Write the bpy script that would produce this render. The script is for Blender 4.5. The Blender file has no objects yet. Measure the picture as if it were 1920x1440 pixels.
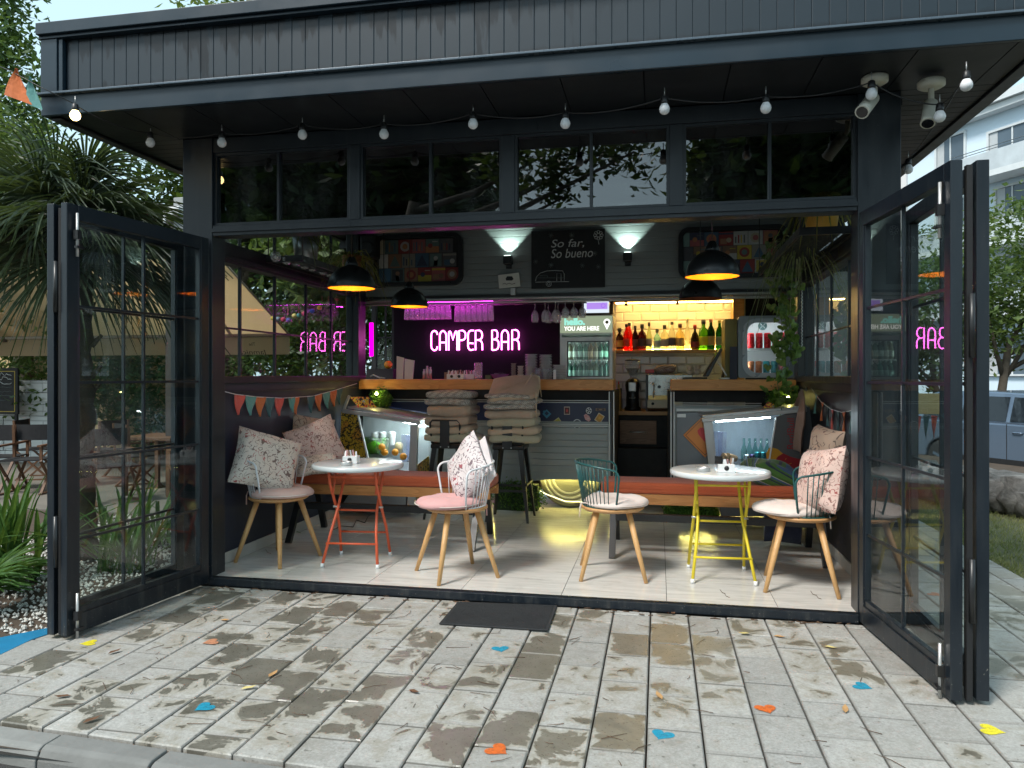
import bpy, math, random
import numpy as np
from mathutils import Vector, Matrix

rnd = random.Random(11)
PI = math.pi
S = bpy.context.scene
C = S.collection

# ------------------------------------------------------------------ camera
EYE = 1.40                       # eye height above the cafe floor (z = 0)
YAW = math.radians(11.1)         # looking a little left of the facade normal
cam_d = bpy.data.cameras.new('camera')
cam = bpy.data.objects.new('camera', cam_d); C.objects.link(cam)
cam.location = (0, 0, EYE); cam.rotation_euler = (PI/2, 0, YAW)
cam_d.sensor_width = 36; cam_d.lens = 26.25; cam_d.shift_y = -0.0078
cam_d.clip_start = 0.05; cam_d.clip_end = 500
S.camera = cam

# ------------------------------------------------------------------ sky, sun, exposure
w = bpy.data.worlds.new("World"); S.world = w; w.use_nodes = True
wn = w.node_tree; wn.nodes.clear()
sky = wn.nodes.new('ShaderNodeTexSky'); sky.sky_type = 'NISHITA'; sky.sun_disc = False
SUN_EL, SUN_AZ = math.radians(52), math.radians(215)
sky.sun_elevation = SUN_EL; sky.sun_rotation = SUN_AZ
sky.air_density = 1.0; sky.dust_density = 2.5; sky.ozone_density = 1.2
bg = wn.nodes.new('ShaderNodeBackground'); bg.inputs[1].default_value = 0.082
wo = wn.nodes.new('ShaderNodeOutputWorld')
veil = wn.nodes.new('ShaderNodeMix'); veil.data_type = 'RGBA'; veil.inputs[0].default_value = .68   # thin even overcast
veil.inputs[7].default_value = (4.3, 6.0, 6.5, 1); wn.links.new(sky.outputs[0], veil.inputs[6]); wn.links.new(veil.outputs[2], bg.inputs[0]); wn.links.new(bg.outputs[0], wo.inputs[0])
sl = bpy.data.lights.new('sun', 'SUN'); sl.energy = 1.5; sl.angle = math.radians(14); sl.color = (1, .96, .9)
so = bpy.data.objects.new('sun', sl); C.objects.link(so)
sd = Vector((math.sin(SUN_AZ)*math.cos(SUN_EL), math.cos(SUN_AZ)*math.cos(SUN_EL), math.sin(SUN_EL)))
so.rotation_euler = (-sd).to_track_quat('-Z', 'Y').to_euler()
S.view_settings.view_transform = 'Standard'; S.view_settings.look = 'None'
S.view_settings.gamma = 1; S.view_settings.use_curve_mapping = False
S.view_settings.exposure = 1.35
S.cycles.max_bounces = 8; S.cycles.diffuse_bounces = 3; S.cycles.glossy_bounces = 4
S.cycles.transmission_bounces = 6; S.cycles.transparent_max_bounces = 24
S.cycles.caustics_reflective = False; S.cycles.caustics_refractive = False
S.cycles.sample_clamp_indirect = 5.0; S.cycles.use_denoising = True

# ------------------------------------------------------------------ measuring helpers
# a point of a known plane of the place, seen in the direction of a photo pixel (1920 wide)
_c, _s = math.cos(YAW), math.sin(YAW)
def ray(px, py):
    a = (px-960)/1400.0
    return Vector((a*_c - _s, a*_s + _c, -(py-705)/1400.0))
def at_y(px, py, Y):
    d = ray(px, py); return Vector((0, 0, EYE)) + d*(Y/d.y)
def at_x(px, py, X):
    d = ray(px, py); return Vector((0, 0, EYE)) + d*(X/d.x)
def at_z(px, py, Z):
    d = ray(px, py); return Vector((0, 0, EYE)) + d*((Z-EYE)/d.z)

# ------------------------------------------------------------------ object helpers
W = {}
class MB:
    def __init__(s): s.v = []; s.f = []; s.mi = []; s.sm = []
    def add(s, vs, fs, mi=0, sm=False):
        n = len(s.v); s.v += [tuple(p) for p in vs]
        for f in fs: s.f.append(tuple(i+n for i in f)); s.mi.append(mi); s.sm.append(sm)
        return s
    def box(s, x0, x1, y0, y1, z0, z1, mi=0):
        if x0 > x1: x0, x1 = x1, x0
        if y0 > y1: y0, y1 = y1, y0
        if z0 > z1: z0, z1 = z1, z0
        return s.add([(x0,y0,z0),(x1,y0,z0),(x1,y1,z0),(x0,y1,z0),(x0,y0,z1),(x1,y0,z1),(x1,y1,z1),(x0,y1,z1)],
              [(0,3,2,1),(4,5,6,7),(0,1,5,4),(1,2,6,5),(2,3,7,6),(3,0,4,7)], mi)
    def obox(s, c, size, m, mi=0):
        hx, hy, hz = [q/2 for q in size]; c = Vector(c)
        vs = [c + m @ Vector(q) for q in [(-hx,-hy,-hz),(hx,-hy,-hz),(hx,hy,-hz),(-hx,hy,-hz),(-hx,-hy,hz),(hx,-hy,hz),(hx,hy,hz),(-hx,hy,hz)]]
        return s.add(vs, [(0,3,2,1),(4,5,6,7),(0,1,5,4),(1,2,6,5),(2,3,7,6),(3,0,4,7)], mi)
    def bar(s, p0, p1, wd, th, up=(0,0,1), mi=0):
        p0, p1 = Vector(p0), Vector(p1); d = p1-p0; L = d.length; d.normalize()
        u = Vector(up); sd_ = d.cross(u)
        if sd_.length < 1e-4: sd_ = d.cross(Vector((1,0,0)))
        sd_.normalize(); u = sd_.cross(d)
        return s.obox((p0+p1)/2, (L, wd, th), Matrix((d, sd_, u)).transposed(), mi)
    def tube(s, pts, r, n=8, closed=False, caps=True, mi=0):
        pts = [Vector(p) for p in pts]; k = len(pts)
        rs = r if isinstance(r, (list, tuple)) else [r]*k
        t0 = ((pts[1]-pts[0])).normalized()
        u = t0.cross(Vector((0,0,1)))
        if u.length < .05: u = t0.cross(Vector((0,1,0)))
        u.normalize(); vs = []
        for i, p in enumerate(pts):
            if closed: t = pts[(i+1)%k]-pts[i-1]
            else: t = pts[min(i+1,k-1)]-pts[max(i-1,0)]
            t = t.normalized() if t.length > 1e-9 else t0
            u = u - t*u.dot(t)
            if u.length < 1e-5: u = t.orthogonal()
            u.normalize(); b = t.cross(u)
            for j in range(n):
                a = 2*PI*j/n; vs.append(p + (u*math.cos(a)+b*math.sin(a))*rs[i])
        fs = []
        for i in range(k if closed else k-1):
            i2 = (i+1) % k
            for j in range(n):
                j2 = (j+1) % n; fs.append((i*n+j, i*n+j2, i2*n+j2, i2*n+j))
        s.add(vs, fs, mi, True)
        if caps and not closed:
            m = len(s.v)-len(vs)
            s.f.append(tuple(m+j for j in range(n))[::-1]); s.mi.append(mi); s.sm.append(False)
            s.f.append(tuple(m+(k-1)*n+j for j in range(n))); s.mi.append(mi); s.sm.append(False)
        return s
    def cyl(s, p0, p1, r0, r1=None, n=14, mi=0): return s.tube([p0, p1], [r0, r0 if r1 is None else r1], n, mi=mi)
    def lathe(s, prof, c=(0,0,0), n=20, m=None, mi=0, sm=True):
        c = Vector(c); m = m or Matrix.Identity(3); vs = []; fs = []
        for (r, z) in prof:
            for j in range(n):
                a = 2*PI*j/n; vs.append(c + m @ Vector((r*math.cos(a), r*math.sin(a), z)))
        for i in range(len(prof)-1):
            for j in range(n):
                j2 = (j+1)%n; fs.append((i*n+j, i*n+j2, (i+1)*n+j2, (i+1)*n+j))
        s.add(vs, fs, mi, sm)
        m0 = len(s.v)-len(vs)
        if prof[0][0] > 1e-4: s.f.append(tuple(m0+j for j in range(n))[::-1]); s.mi.append(mi); s.sm.append(False)
        if prof[-1][0] > 1e-4: s.f.append(tuple(m0+(len(prof)-1)*n+j for j in range(n))); s.mi.append(mi); s.sm.append(False)
        return s
    def lathe_open(s, prof, c=(0,0,0), n=24, m=None, mi=0):
        k = len(s.f); s.lathe(prof, c, n, m, mi)
        while len(s.f) > k and len(s.f[-1]) > 4: s.f.pop(); s.mi.pop(); s.sm.pop()
        return s
    def prism(s, pts, ext, mi=0):
        pts = [Vector(p) for p in pts]; e = Vector(ext); n = len(pts)
        return s.add(pts + [p+e for p in pts], [tuple(range(n))[::-1], tuple(range(n, 2*n))] +
                     [(i, (i+1)%n, (i+1)%n+n, i+n) for i in range(n)], mi)
    def ball(s, c, r, n=14, k=8, sc=(1,1,1), mi=0):
        prof = [(math.sin(PI*i/k), -math.cos(PI*i/k)) for i in range(k+1)]
        m = Matrix.Diagonal((r*sc[0], r*sc[1], r*sc[2]))
        return s.lathe([(max(a,1e-5), b) for a, b in prof], c, n, m, mi)
    def build(s, name, mats, parent=None, bevel=0, local=False, fixn=False):
        me = bpy.data.meshes.new(name)
        vs = s.v
        if parent is not None and not local:
            iv = W[parent].inverted(); vs = [tuple(iv @ Vector(p)) for p in vs]
        me.from_pydata(vs, [], s.f)
        ms = mats if isinstance(mats, (list, tuple)) else [mats]
        for m in ms: me.materials.append(m)
        if len(ms) > 1: me.polygons.foreach_set('material_index', s.mi)
        me.polygons.foreach_set('use_smooth', s.sm); me.update()
        if fixn:
            import bmesh
            b = bmesh.new(); b.from_mesh(me); bmesh.ops.recalc_face_normals(b, faces=b.faces); b.to_mesh(me); b.free()
        o = bpy.data.objects.new(name, me); C.objects.link(o)
        W[o] = (W[parent] if parent is not None else Matrix.Identity(4))
        if parent is not None: o.parent = parent
        if bevel:
            md = o.modifiers.new('bevel', 'BEVEL'); md.width = bevel; md.segments = 2; md.limit_method = 'ANGLE'
        return o
def thing(name, label, cat, loc=(0,0,0), rz=0, group=None, parent=None):
    o = bpy.data.objects.new(name, None); C.objects.link(o); o.empty_display_size = .05
    o.location = loc; o.rotation_euler = (0,0,rz)
    W[o] = Matrix.Translation(Vector(loc)) @ Matrix.Rotation(rz, 4, 'Z')
    if parent is not None:
        o.parent = parent; o.matrix_parent_inverse = Matrix.Identity(4)
        m = W[parent].inverted() @ W[o]; o.location = m.translation; o.rotation_euler = m.to_euler()
    if label: o['label'] = label
    if cat: o['category'] = cat
    if group: o['group'] = group
    return o
def tag(o, label, cat, group=None):
    o['label'] = label; o['category'] = cat
    if group: o['group'] = group
    return o
def struct(o): o['kind'] = 'structure'; return o
def stuff(o, label=None, cat=None):
    o['kind'] = 'stuff'
    if label: o['label'] = label; o['category'] = cat
    return o
def dup(o, loc=None, rz=None, label=None, group=None, parent=None, scale=None):
    c = o.copy(); C.objects.link(c)
    if parent is not None: c.parent = parent
    for ch in [x for x in CH.get(o, []) or o.children]: dup(ch, parent=c)
    if loc is not None: c.location = loc
    if rz is not None: c.rotation_euler = (c.rotation_euler[0], c.rotation_euler[1], rz)
    if scale is not None: c.scale = (scale,)*3 if isinstance(scale, (int, float)) else scale
    if label: c['label'] = label
    if group: c['group'] = group
    W[c] = Matrix.Translation(c.location) @ Matrix.Rotation(c.rotation_euler[2], 4, 'Z')
    return c
CH = {}
def copy_mesh(o, loc, rot=(0,0,0), parent=None, scale=None, mat=None):
    c = bpy.data.objects.new(o.name.split('.')[0], o.data); C.objects.link(c)
    if parent is not None: c.parent = parent
    c.location = loc; c.rotation_euler = rot
    if scale: c.scale = scale
    if mat: c.material_slots[0].link = 'OBJECT'; c.material_slots[0].material = mat
    return c

# ------------------------------------------------------------------ materials
class N:
    def __init__(s, name):
        s.m = bpy.data.materials.new(name); s.m.use_nodes = True; s.t = s.m.node_tree
        s.t.nodes.clear(); s.out = s.t.nodes.new('ShaderNodeOutputMaterial')
    def n(s, typ, **kw):
        nd = s.t.nodes.new(typ)
        for k, v in kw.items():
            if k.startswith('i_'):
                key = k[2:]; key = int(key) if key.isdigit() else key.replace('_', ' ')
                s.set(nd.inputs[key], v)
            else: setattr(nd, k, v)
        return nd
    def set(s, inp, v):
        if isinstance(v, bpy.types.NodeSocket): s.t.links.new(v, inp)
        elif isinstance(v, (tuple, list)) and len(v) == 3 and inp.type == 'RGBA': inp.default_value = (*v, 1)
        else: inp.default_value = v
    def math(s, op, a, b=0.0, c=None, clamp=False):
        nd = s.t.nodes.new('ShaderNodeMath'); nd.operation = op; nd.use_clamp = clamp
        s.set(nd.inputs[0], a); s.set(nd.inputs[1], b)
        if c is not None: s.set(nd.inputs[2], c)
        return nd.outputs[0]
    def mix(s, f, a, b, mode='MIX'):
        nd = s.t.nodes.new('ShaderNodeMix'); nd.data_type = 'RGBA'; nd.blend_type = mode
        s.set(nd.inputs[0], f); s.set(nd.inputs[6], a); s.set(nd.inputs[7], b); return nd.outputs[2]
    def co(s, kind='Object', scale=(1,1,1), rot=(0,0,0), loc=(0,0,0)):
        if kind == 'World': v = s.n('ShaderNodeNewGeometry').outputs['Position']
        else: v = s.n('ShaderNodeTexCoord').outputs[kind]
        mp = s.n('ShaderNodeMapping'); s.set(mp.inputs[0], v); mp.inputs[1].default_value = loc
        mp.inputs[2].default_value = rot; mp.inputs[3].default_value = scale; return mp.outputs[0]
    def noise(s, vec, scale, detail=3, rough=.5, dist=0, dim='3D'):
        nd = s.n('ShaderNodeTexNoise', noise_dimensions=dim); s.set(nd.inputs['Vector'], vec)
        nd.inputs['Scale'].default_value = scale; nd.inputs['Detail'].default_value = detail
        nd.inputs['Roughness'].default_value = rough; nd.inputs['Distortion'].default_value = dist
        return nd.outputs[0]
    def ramp(s, f, stops, interp='LINEAR'):
        nd = s.n('ShaderNodeValToRGB'); s.set(nd.inputs[0], f); cr = nd.color_ramp; cr.interpolation = interp
        while len(cr.elements) > 1: cr.elements.remove(cr.elements[-1])
        for i, (p, c) in enumerate(stops):
            e = cr.elements[0] if i == 0 else cr.elements.new(p)
            e.position = p; e.color = (*c, 1) if len(c) == 3 else c
        return nd.outputs[0]
    def sstep(s, x, a, b):
        nd = s.n('ShaderNodeMapRange', interpolation_type='SMOOTHSTEP'); s.set(nd.inputs[0], x)
        nd.inputs[1].default_value = a; nd.inputs[2].default_value = b; return nd.outputs[0]
    def bump(s, h, strength=.3, dist=.01):
        nd = s.n('ShaderNodeBump'); s.set(nd.inputs['Height'], h)
        nd.inputs['Strength'].default_value = strength; nd.inputs['Distance'].default_value = dist
        return nd.outputs[0]
    def rand(s): return s.n('ShaderNodeObjectInfo').outputs['Random']
    def bsdf(s, col, rough=.5, metal=0, normal=None, **kw):
        p = s.n('ShaderNodeBsdfPrincipled'); s.set(p.inputs['Base Color'], col); s.set(p.inputs['Roughness'], rough)
        s.set(p.inputs['Metallic'], metal)
        if normal is not None: s.set(p.inputs['Normal'], normal)
        for k, v in kw.items(): s.set(p.inputs[k.replace('_', ' ')], v)
        return p.outputs[0]
    def done(s, sh): s.t.links.new(sh, s.out.inputs[0]); return s.m
def M(name, col, rough=.5, metal=0, var=.12, vs=6, bump=.0, bs=60, rand=0, **kw):
    n = N(name); v = n.co('Object')
    a = n.noise(v, vs, 4, .6); f = n.math('MULTIPLY_ADD', a, 2*var, 1-var)
    if rand: f = n.math('MULTIPLY', f, n.math('MULTIPLY_ADD', n.rand(), 2*rand, 1-rand))
    c = n.mix(1.0, col, n.n('ShaderNodeCombineColor', i_0=f, i_1=f, i_2=f).outputs[0], 'MULTIPLY')
    r = n.math('MULTIPLY_ADD', n.noise(v, vs*2.3, 3), .3, rough-.15, clamp=True)
    nm = n.bump(n.noise(v, bs, 3), bump, .003) if bump else None
    return n.done(n.bsdf(c, r, metal, nm, **kw))
def EM(name, col, st):
    n = N(name); return n.done(n.n('ShaderNodeEmission', i_0=col, i_1=st).outputs[0])
def GLASS(name, tint=(.93,.96,.95), rough=0.0, ior=1.5, dirt=.03):
    n = N(name); tr = n.n('ShaderNodeBsdfTransparent', i_0=tint); gl = n.n('ShaderNodeBsdfGlossy', i_0=(1,1,1), i_1=rough)
    f = n.math('MULTIPLY', n.n('ShaderNodeFresnel', i_0=ior).outputs[0], n.math('SUBTRACT', 1.0, n.n('ShaderNodeNewGeometry').outputs['Backfacing']))
    m1 = n.n('ShaderNodeMixShader', i_0=f, i_1=tr.outputs[0], i_2=gl.outputs[0]).outputs[0]
    if dirt:
        d = n.n('ShaderNodeBsdfDiffuse', i_0=(.6,.62,.6))
        k = n.math('MULTIPLY', n.sstep(n.noise(n.co('World', (1,1,.35)), 3.0, 5, .65), .45, .8), dirt)
        m1 = n.n('ShaderNodeMixShader', i_0=k, i_1=m1, i_2=d.outputs[0]).outputs[0]
    return n.done(m1)
def WOOD(name, c1, c2, rough=.45, scale=1.0, axis=0):
    n = N(name); sc = [7*scale, 7*scale, 7*scale]; sc[axis] = .7*scale
    v = n.co('Object', tuple(sc)); rv = n.n('ShaderNodeVectorMath', operation='ADD', i_0=v, i_1=n.n('ShaderNodeCombineXYZ', i_0=n.math('MULTIPLY', n.rand(), 40), i_1=n.math('MULTIPLY', n.rand(), 17)).outputs[0]).outputs[0]
    a = n.noise(rv, 1.2, 2, .5, 1.5); b = n.math('FRACT', n.math('MULTIPLY', a, 7)); fine = n.noise(rv, 14, 4, .7)
    f = n.math('ADD', n.math('MULTIPLY', b, .55), n.math('MULTIPLY', fine, .5), clamp=True)
    c = n.ramp(f, [(.1, c1), (.9, c2)])
    return n.done(n.bsdf(c, rough, 0, n.bump(fine, .15, .002)))
def LEAF(name, c1, c2, trans=.3, rough=.45, scale=1.5):
    n = N(name); v = n.co('World'); a = n.noise(v, scale, 3, .7); g = n.noise(v, 23, 1)
    f = n.math('MULTIPLY_ADD', n.math('SUBTRACT', n.math('ADD', a, n.math('MULTIPLY', g, .9)), .95), 2.2, .5, clamp=True)
    c = n.mix(f, c1, c2)
    p = n.bsdf(c, rough, 0, Specular_IOR_Level=.35)
    t = n.n('ShaderNodeBsdfTranslucent', i_0=n.mix(.35, c, (.25, .35, .03))).outputs[0]
    return n.done(n.n('ShaderNodeMixShader', i_0=trans, i_1=p, i_2=t).outputs[0])
def DOODLE(name, base, ink, ink2, scale=16, width=.02, cut=.46):
    n = N(name); v = n.co('Object'); a = n.noise(v, scale, 1.5, .4, .6)
    k = n.math('ABSOLUTE', n.math('SUBTRACT', a, .5)); line = n.math('SUBTRACT', 1, n.sstep(k, width*.6, width))
    k2 = n.math('ABSOLUTE', n.math('SUBTRACT', n.noise(n.co('Object', loc=(5,3,1)), scale*1.3, 0), .42))
    line2 = n.math('SUBTRACT', 1, n.sstep(k2, width*.5, width*.9))
    msk = n.sstep(n.noise(n.co('Object', loc=(9,2,7)), scale*1.1, 2), cut, cut+.03)
    l = n.math('MAXIMUM', n.math('MULTIPLY', line, msk), n.math('MULTIPLY', line2, n.math('SUBTRACT', 1, msk)))
    ic = n.mix(n.sstep(n.noise(n.co('Object', loc=(1,8,2)), scale*.5, 0), .60, .64), ink, ink2)
    vv = n.noise(v, 5, 4, .6); bc = n.mix(n.math('MULTIPLY', vv, .35), base, tuple(q*.6 for q in base))
    c = n.mix(n.math('MULTIPLY', l, .9), bc, ic)
    return n.done(n.bsdf(c, .9, 0, n.bump(n.noise(v, 300, 2), .2, .001), Sheen_Weight=.15))
def WEAVE(name, c1, c2, scale=90):
    n = N(name); v = n.co('Object', rot=(.4, .3, .78)); ck = n.n('ShaderNodeTexChecker', i_0=v, i_1=(1,1,1), i_2=(0,0,0), i_3=scale).outputs[1]
    d = n.noise(n.co('Object'), 8, 3)
    c = n.mix(n.math('MULTIPLY', ck, .9), c1, c2); c = n.mix(n.math('MULTIPLY', d, .4), c, tuple(q*.5 for q in c1))
    return n.done(n.bsdf(c, .95, 0, n.bump(ck, .2, .002)))
def CLOTH(name, col, rough=.92, var=.25, vs=7, rand=0):
    n = N(name); v = n.co('Object'); a = n.noise(v, vs, 5, .65)
    f = n.math('MULTIPLY_ADD', a, 2*var, 1-var)
    if rand: f = n.math('MULTIPLY', f, n.math('MULTIPLY_ADD', n.rand(), 2*rand, 1-rand))
    c = n.mix(1, col, n.n('ShaderNodeCombineColor', i_0=f, i_1=f, i_2=f).outputs[0], 'MULTIPLY')
    h = n.math('ADD', n.noise(v, 14, 2, .5, .6), n.math('MULTIPLY', n.noise(v, 400, 2), .15))
    return n.done(n.bsdf(c, rough, 0, n.bump(h, .5, .012), Sheen_Weight=.2))

dk = N('dark_paint'); v = dk.co('World'); sx = dk.n('ShaderNodeSeparateXYZ', i_0=v)
_st = dk.noise(dk.co('World', (1,1,.12)), 22, 4, .65); _lo = dk.sstep(sx.outputs[2], .45, -.05); _sp = dk.noise(v, 95, 2, .5)
_f = dk.math('MULTIPLY', dk.sstep(_st, .48, .75), dk.math('MULTIPLY_ADD', _lo, .75, .16)); _s2 = dk.math('MULTIPLY', dk.sstep(_sp, .69, .73), dk.math('MULTIPLY_ADD', _lo, .8, .12))
dcol = dk.mix(dk.noise(v, 3, 4), (.005,.0085,.013), (.009,.014,.021)); dcol = dk.mix(_f, dcol, (.045,.046,.045)); dcol = dk.mix(_s2, dcol, (.16,.155,.14))
dark = dk.done(dk.bsdf(dcol, dk.math('MULTIPLY_ADD', _st, .35, .18), 0, dk.bump(dk.noise(v, 40, 3), .05, .003)))
darker = M('dark_interior_paint', (.012,.013,.018), .5, var=.2, vs=2)
soffit_m = M('soffit_paint', (.011,.013,.016), .42, var=.2, vs=2)
navy = M('navy_wall_paint', (.013,.019,.036), .55, var=.2, vs=1.5)
black = M('black_metal', (.012,.012,.013), .38, var=.2)
blackmatt = M('black_matt', (.008,.008,.009), .7)
steel = M('brushed_steel', (.50,.50,.49), .36, .55, var=.12, vs=9)
alu = M('aluminium_trim', (.52,.52,.51), .38, .45)
greyshell = M('grey_shell_paint', (.24,.26,.255), .38, .3, var=.12, vs=2, bump=.1, bs=12)
white = M('white_plastic', (.75,.76,.76), .35, var=.06)
whitemetal = M('white_powder_coat', (.72,.73,.75), .35, var=.05)
teal = M('teal_powder_coat', (.014,.085,.085), .38)
orangep = M('orange_powder_coat', (.62,.10,.035), .42, var=.25, vs=20)
yellowp = M('yellow_powder_coat', (.66,.52,.02), .42, var=.15, vs=20)
legwood = WOOD('beech_leg', (.50,.27,.10), (.62,.37,.16), .5, 2.0, 2)
seatwood = WOOD('beech_seat', (.45,.22,.08), (.60,.33,.14), .45, 1.2, 0)
barwood = WOOD('counter_oak', (.50,.19,.045), (.66,.30,.085), .4, .8, 0)
benchwood = WOOD('bench_pine', (.42,.17,.05), (.58,.27,.09), .5, .9, 0)
pane_m = GLASS('window_glass')
clear = GLASS('clear_glass', (.96,.97,.97), 0, 1.45, 0)
# ================================================================== THE SETTING
# ground far and wide
asph = N('asphalt'); v = asph.co('World'); g1 = asph.noise(v, 160, 3, .7); g2 = asph.noise(v, 1.6, 4)
asph = asph.done(asph.bsdf(asph.mix(g1, (.02,.02,.021), asph.mix(g2, (.06,.058,.055), (.09,.085,.08))), .85, 0, asph.bump(g1, .8, .01)))
earth = M('garden_earth', (.07,.05,.035), .95, var=.5, vs=4, bump=.8, bs=30)
struct(MB().box(-140,140,-60,200,-.9,-.42).build('street', asph))
struct(MB().box(-60,60,-40,2.58,-.41,-.135).build('road', asph))
struct(MB().add([(-30,2.52,-.075),(2.57,2.52,-.075),(2.57,11,-.075),(-3.3,11,-.075),(-3.3,30,-.075),(-30,30,-.075)], [(0,1,2,3,4,5)]).build('garden_bed', earth))
struct(MB().box(-30,14,2.56,30,-.42,-.11).build('ground', earth))

# paving blocks
pv = N('paving_concrete'); vw = pv.co('World'); vo = pv.co('Object'); r = pv.rand()
sp = pv.n('ShaderNodeSeparateXYZ', i_0=vo)
ax = pv.math('ABSOLUTE', sp.outputs[0]); ay = pv.math('ABSOLUTE', sp.outputs[1])
edge = pv.math('MAXIMUM', pv.math('DIVIDE', ax, .1113), pv.math('DIVIDE', ay, .1675))     # 1 at the block rim
sw = pv.n('ShaderNodeSeparateXYZ', i_0=vw)
big = pv.noise(vw, 1.1, 3, .6, .5); med = pv.noise(vw, 5.2, 4, .62, .8); fine = pv.noise(vw, 90, 4, .7); speck = pv.noise(vw, 34, 2, .5)
xs = pv.sstep(sw.outputs[0], .9, -.4)
wet0 = pv.math('ADD', pv.math('ADD', pv.math('MULTIPLY', med, 1.0), pv.math('MULTIPLY', big, .50)), pv.math('MULTIPLY_ADD', r, .36, -.055))
wet0 = pv.math('SUBTRACT', wet0, pv.math('MULTIPLY', pv.math('POWER', edge, 5), .2))
front = pv.sstep(sw.outputs[1], 2.75, 3.6)
wet0 = pv.math('ADD', wet0, pv.math('SUBTRACT', pv.math('MULTIPLY_ADD', xs, .10, pv.math('MULTIPLY', front, .06)), .05))
wet = pv.math('MULTIPLY', pv.sstep(wet0, 1.0, 1.035), pv.sstep(sw.outputs[1], 6.2, 5.0))
damp = pv.sstep(wet0, .84, 1.02)
tone = pv.math('MULTIPLY_ADD', r, .34, .80)
base = pv.ramp(fine, [(.3, (.27,.272,.268)), (.7, (.50,.50,.49))])
base = pv.mix(pv.math('MULTIPLY', pv.sstep(pv.noise(vw, 17, 5, .75), .42, .68), .35), base, (.20,.195,.18))
base = pv.mix(pv.math('MULTIPLY', big, .5), base, (.36,.32,.24))
base = pv.mix(1, base, pv.n('ShaderNodeCombineColor', i_0=tone, i_1=tone, i_2=tone).outputs[0], 'MULTIPLY')
base = pv.mix(pv.math('MULTIPLY', pv.sstep(pv.noise(vw, 3.1, 5, .7), .52, .72), .45), base, (.17,.155,.125))
base = pv.mix(pv.math('MULTIPLY', damp, .5), base, (.22,.19,.13))
wcol = pv.mix(pv.sstep(sw.outputs[0], -1.4, .2), (.066,.063,.050), (.135,.112,.075))
wcol = pv.mix(pv.sstep(med, .5, .8), wcol, (.05,.045,.032)); base = pv.mix(pv.math('MULTIPLY', wet, pv.math('MULTIPLY_ADD', pv.noise(vw, 11, 4, .7), .5, .45)), base, wcol)
base = pv.mix(pv.math('MULTIPLY', pv.sstep(speck, .68, .74), .55), base, (.06,.055,.045))
base = pv.mix(pv.math('MULTIPLY', pv.sstep(edge, .86, 1.0), .5), base, (.10,.095,.085))
rough = pv.math('SUBTRACT', pv.math('MULTIPLY_ADD', fine, .2, .62), pv.math('MULTIPLY', wet, .42), clamp=True)
hb = pv.math('MULTIPLY', pv.math('ADD', fine, pv.math('MULTIPLY', med, .6)), pv.math('MULTIPLY_ADD', wet, -.85, 1))
paving_m = pv.done(pv.bsdf(base, rough, 0, pv.bump(hb, .45, .004)))
pav = struct(MB().add([(-8,2.5,-.091),(2.60,2.5,-.091),(2.60,11,-.091),(-8,11,-.091)], [(0,1,2,3)]).build('pavement', M('joint_dirt', (.022,.02,.017), .95, var=.4, vs=30)))
kerb_y = lambda x: 2.65 - .054*(x+2.70)
BW, BL = .2226, .335
cols = [1.066 + BW*k for k in range(-33, 7)]
def block_mesh(x0, x1, ya0, ya1, y1):
    g, c = .0035, .005
    x0 += g; x1 -= g; ya0 += .0055; ya1 += .0055; y1 -= .0055; zt, zb = -.05, -.095
    xm, ym = (x0+x1)/2, (min(ya0,ya1)+y1)/2
    P = [(x0,ya0),(x1,ya1),(x1,y1),(x0,y1)]; Q = [(x0+c,ya0+c),(x1-c,ya1+c),(x1-c,y1-c),(x0+c,y1-c)]
    vs = [(a-xm,b-ym,zb) for a,b in P]+[(a-xm,b-ym,zt-c) for a,b in P]+[(a-xm,b-ym,zt) for a,b in Q]
    fs = [(0,1,5,4),(1,2,6,5),(2,3,7,6),(3,0,4,7),(4,5,9,8),(5,6,10,9),(6,7,11,10),(7,4,8,11),(8,9,10,11)]
    mb = MB(); mb.add(vs, fs); return mb, xm, ym
full_block = None; blocks = []
for ci, x0 in enumerate(cols):
    x1 = x0+BW; off = [0, .17, .06, .23, .11, .28][ci % 6] + rnd.uniform(-.01,.01)
    y = 2.35 + off
    while y < 10.2:
        y0, y1 = y, y+BL; y += BL
        xm = (x0+x1)/2
        if xm > 1.44: ymax = 10.2
        elif xm > -3.40: ymax = 4.66
        else: ymax = 3.50 + .18*(xm+3.4)
        ka, kb = kerb_y(x0)+.008, kerb_y(x1)+.008
        if y1 < max(ka, kb)+.04: continue
        if y0 > ymax-.05: break
        clipped = y0 < max(ka, kb) or y1 > ymax or x1 > 2.575
        blocks.append((x0, min(x1, 2.575), max(y0, ka), max(y0, kb), min(y1, ymax), clipped))
blocks.sort(key=lambda b: (b[0]+1)**2*.3 + (b[2]-1)**2)
n_single = 296; rest = MB()
for i, (x0, x1, ya, yb, y1, cl) in enumerate(blocks):
    mb, xm, ym = block_mesh(x0, x1, ya, yb, y1)
    tz = rnd.uniform(-.0025, .0015)
    if i >= n_single:
        rest.add([(a+xm, b+ym, c_+tz) for a, b, c_ in mb.v], mb.f); continue
    if not cl and full_block is not None: copy_mesh(full_block, (xm, ym, tz), (rnd.uniform(-.003,.003), rnd.uniform(-.004,.004), 0), pav)
    else:
        o = mb.build('paving_block', paving_m, pav, local=True); o.location = (xm, ym, tz)
        if not cl: full_block = o
if rest.v: o = rest.build('paving_blocks', paving_m, pav); o['kind'] = 'stuff'

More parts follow.
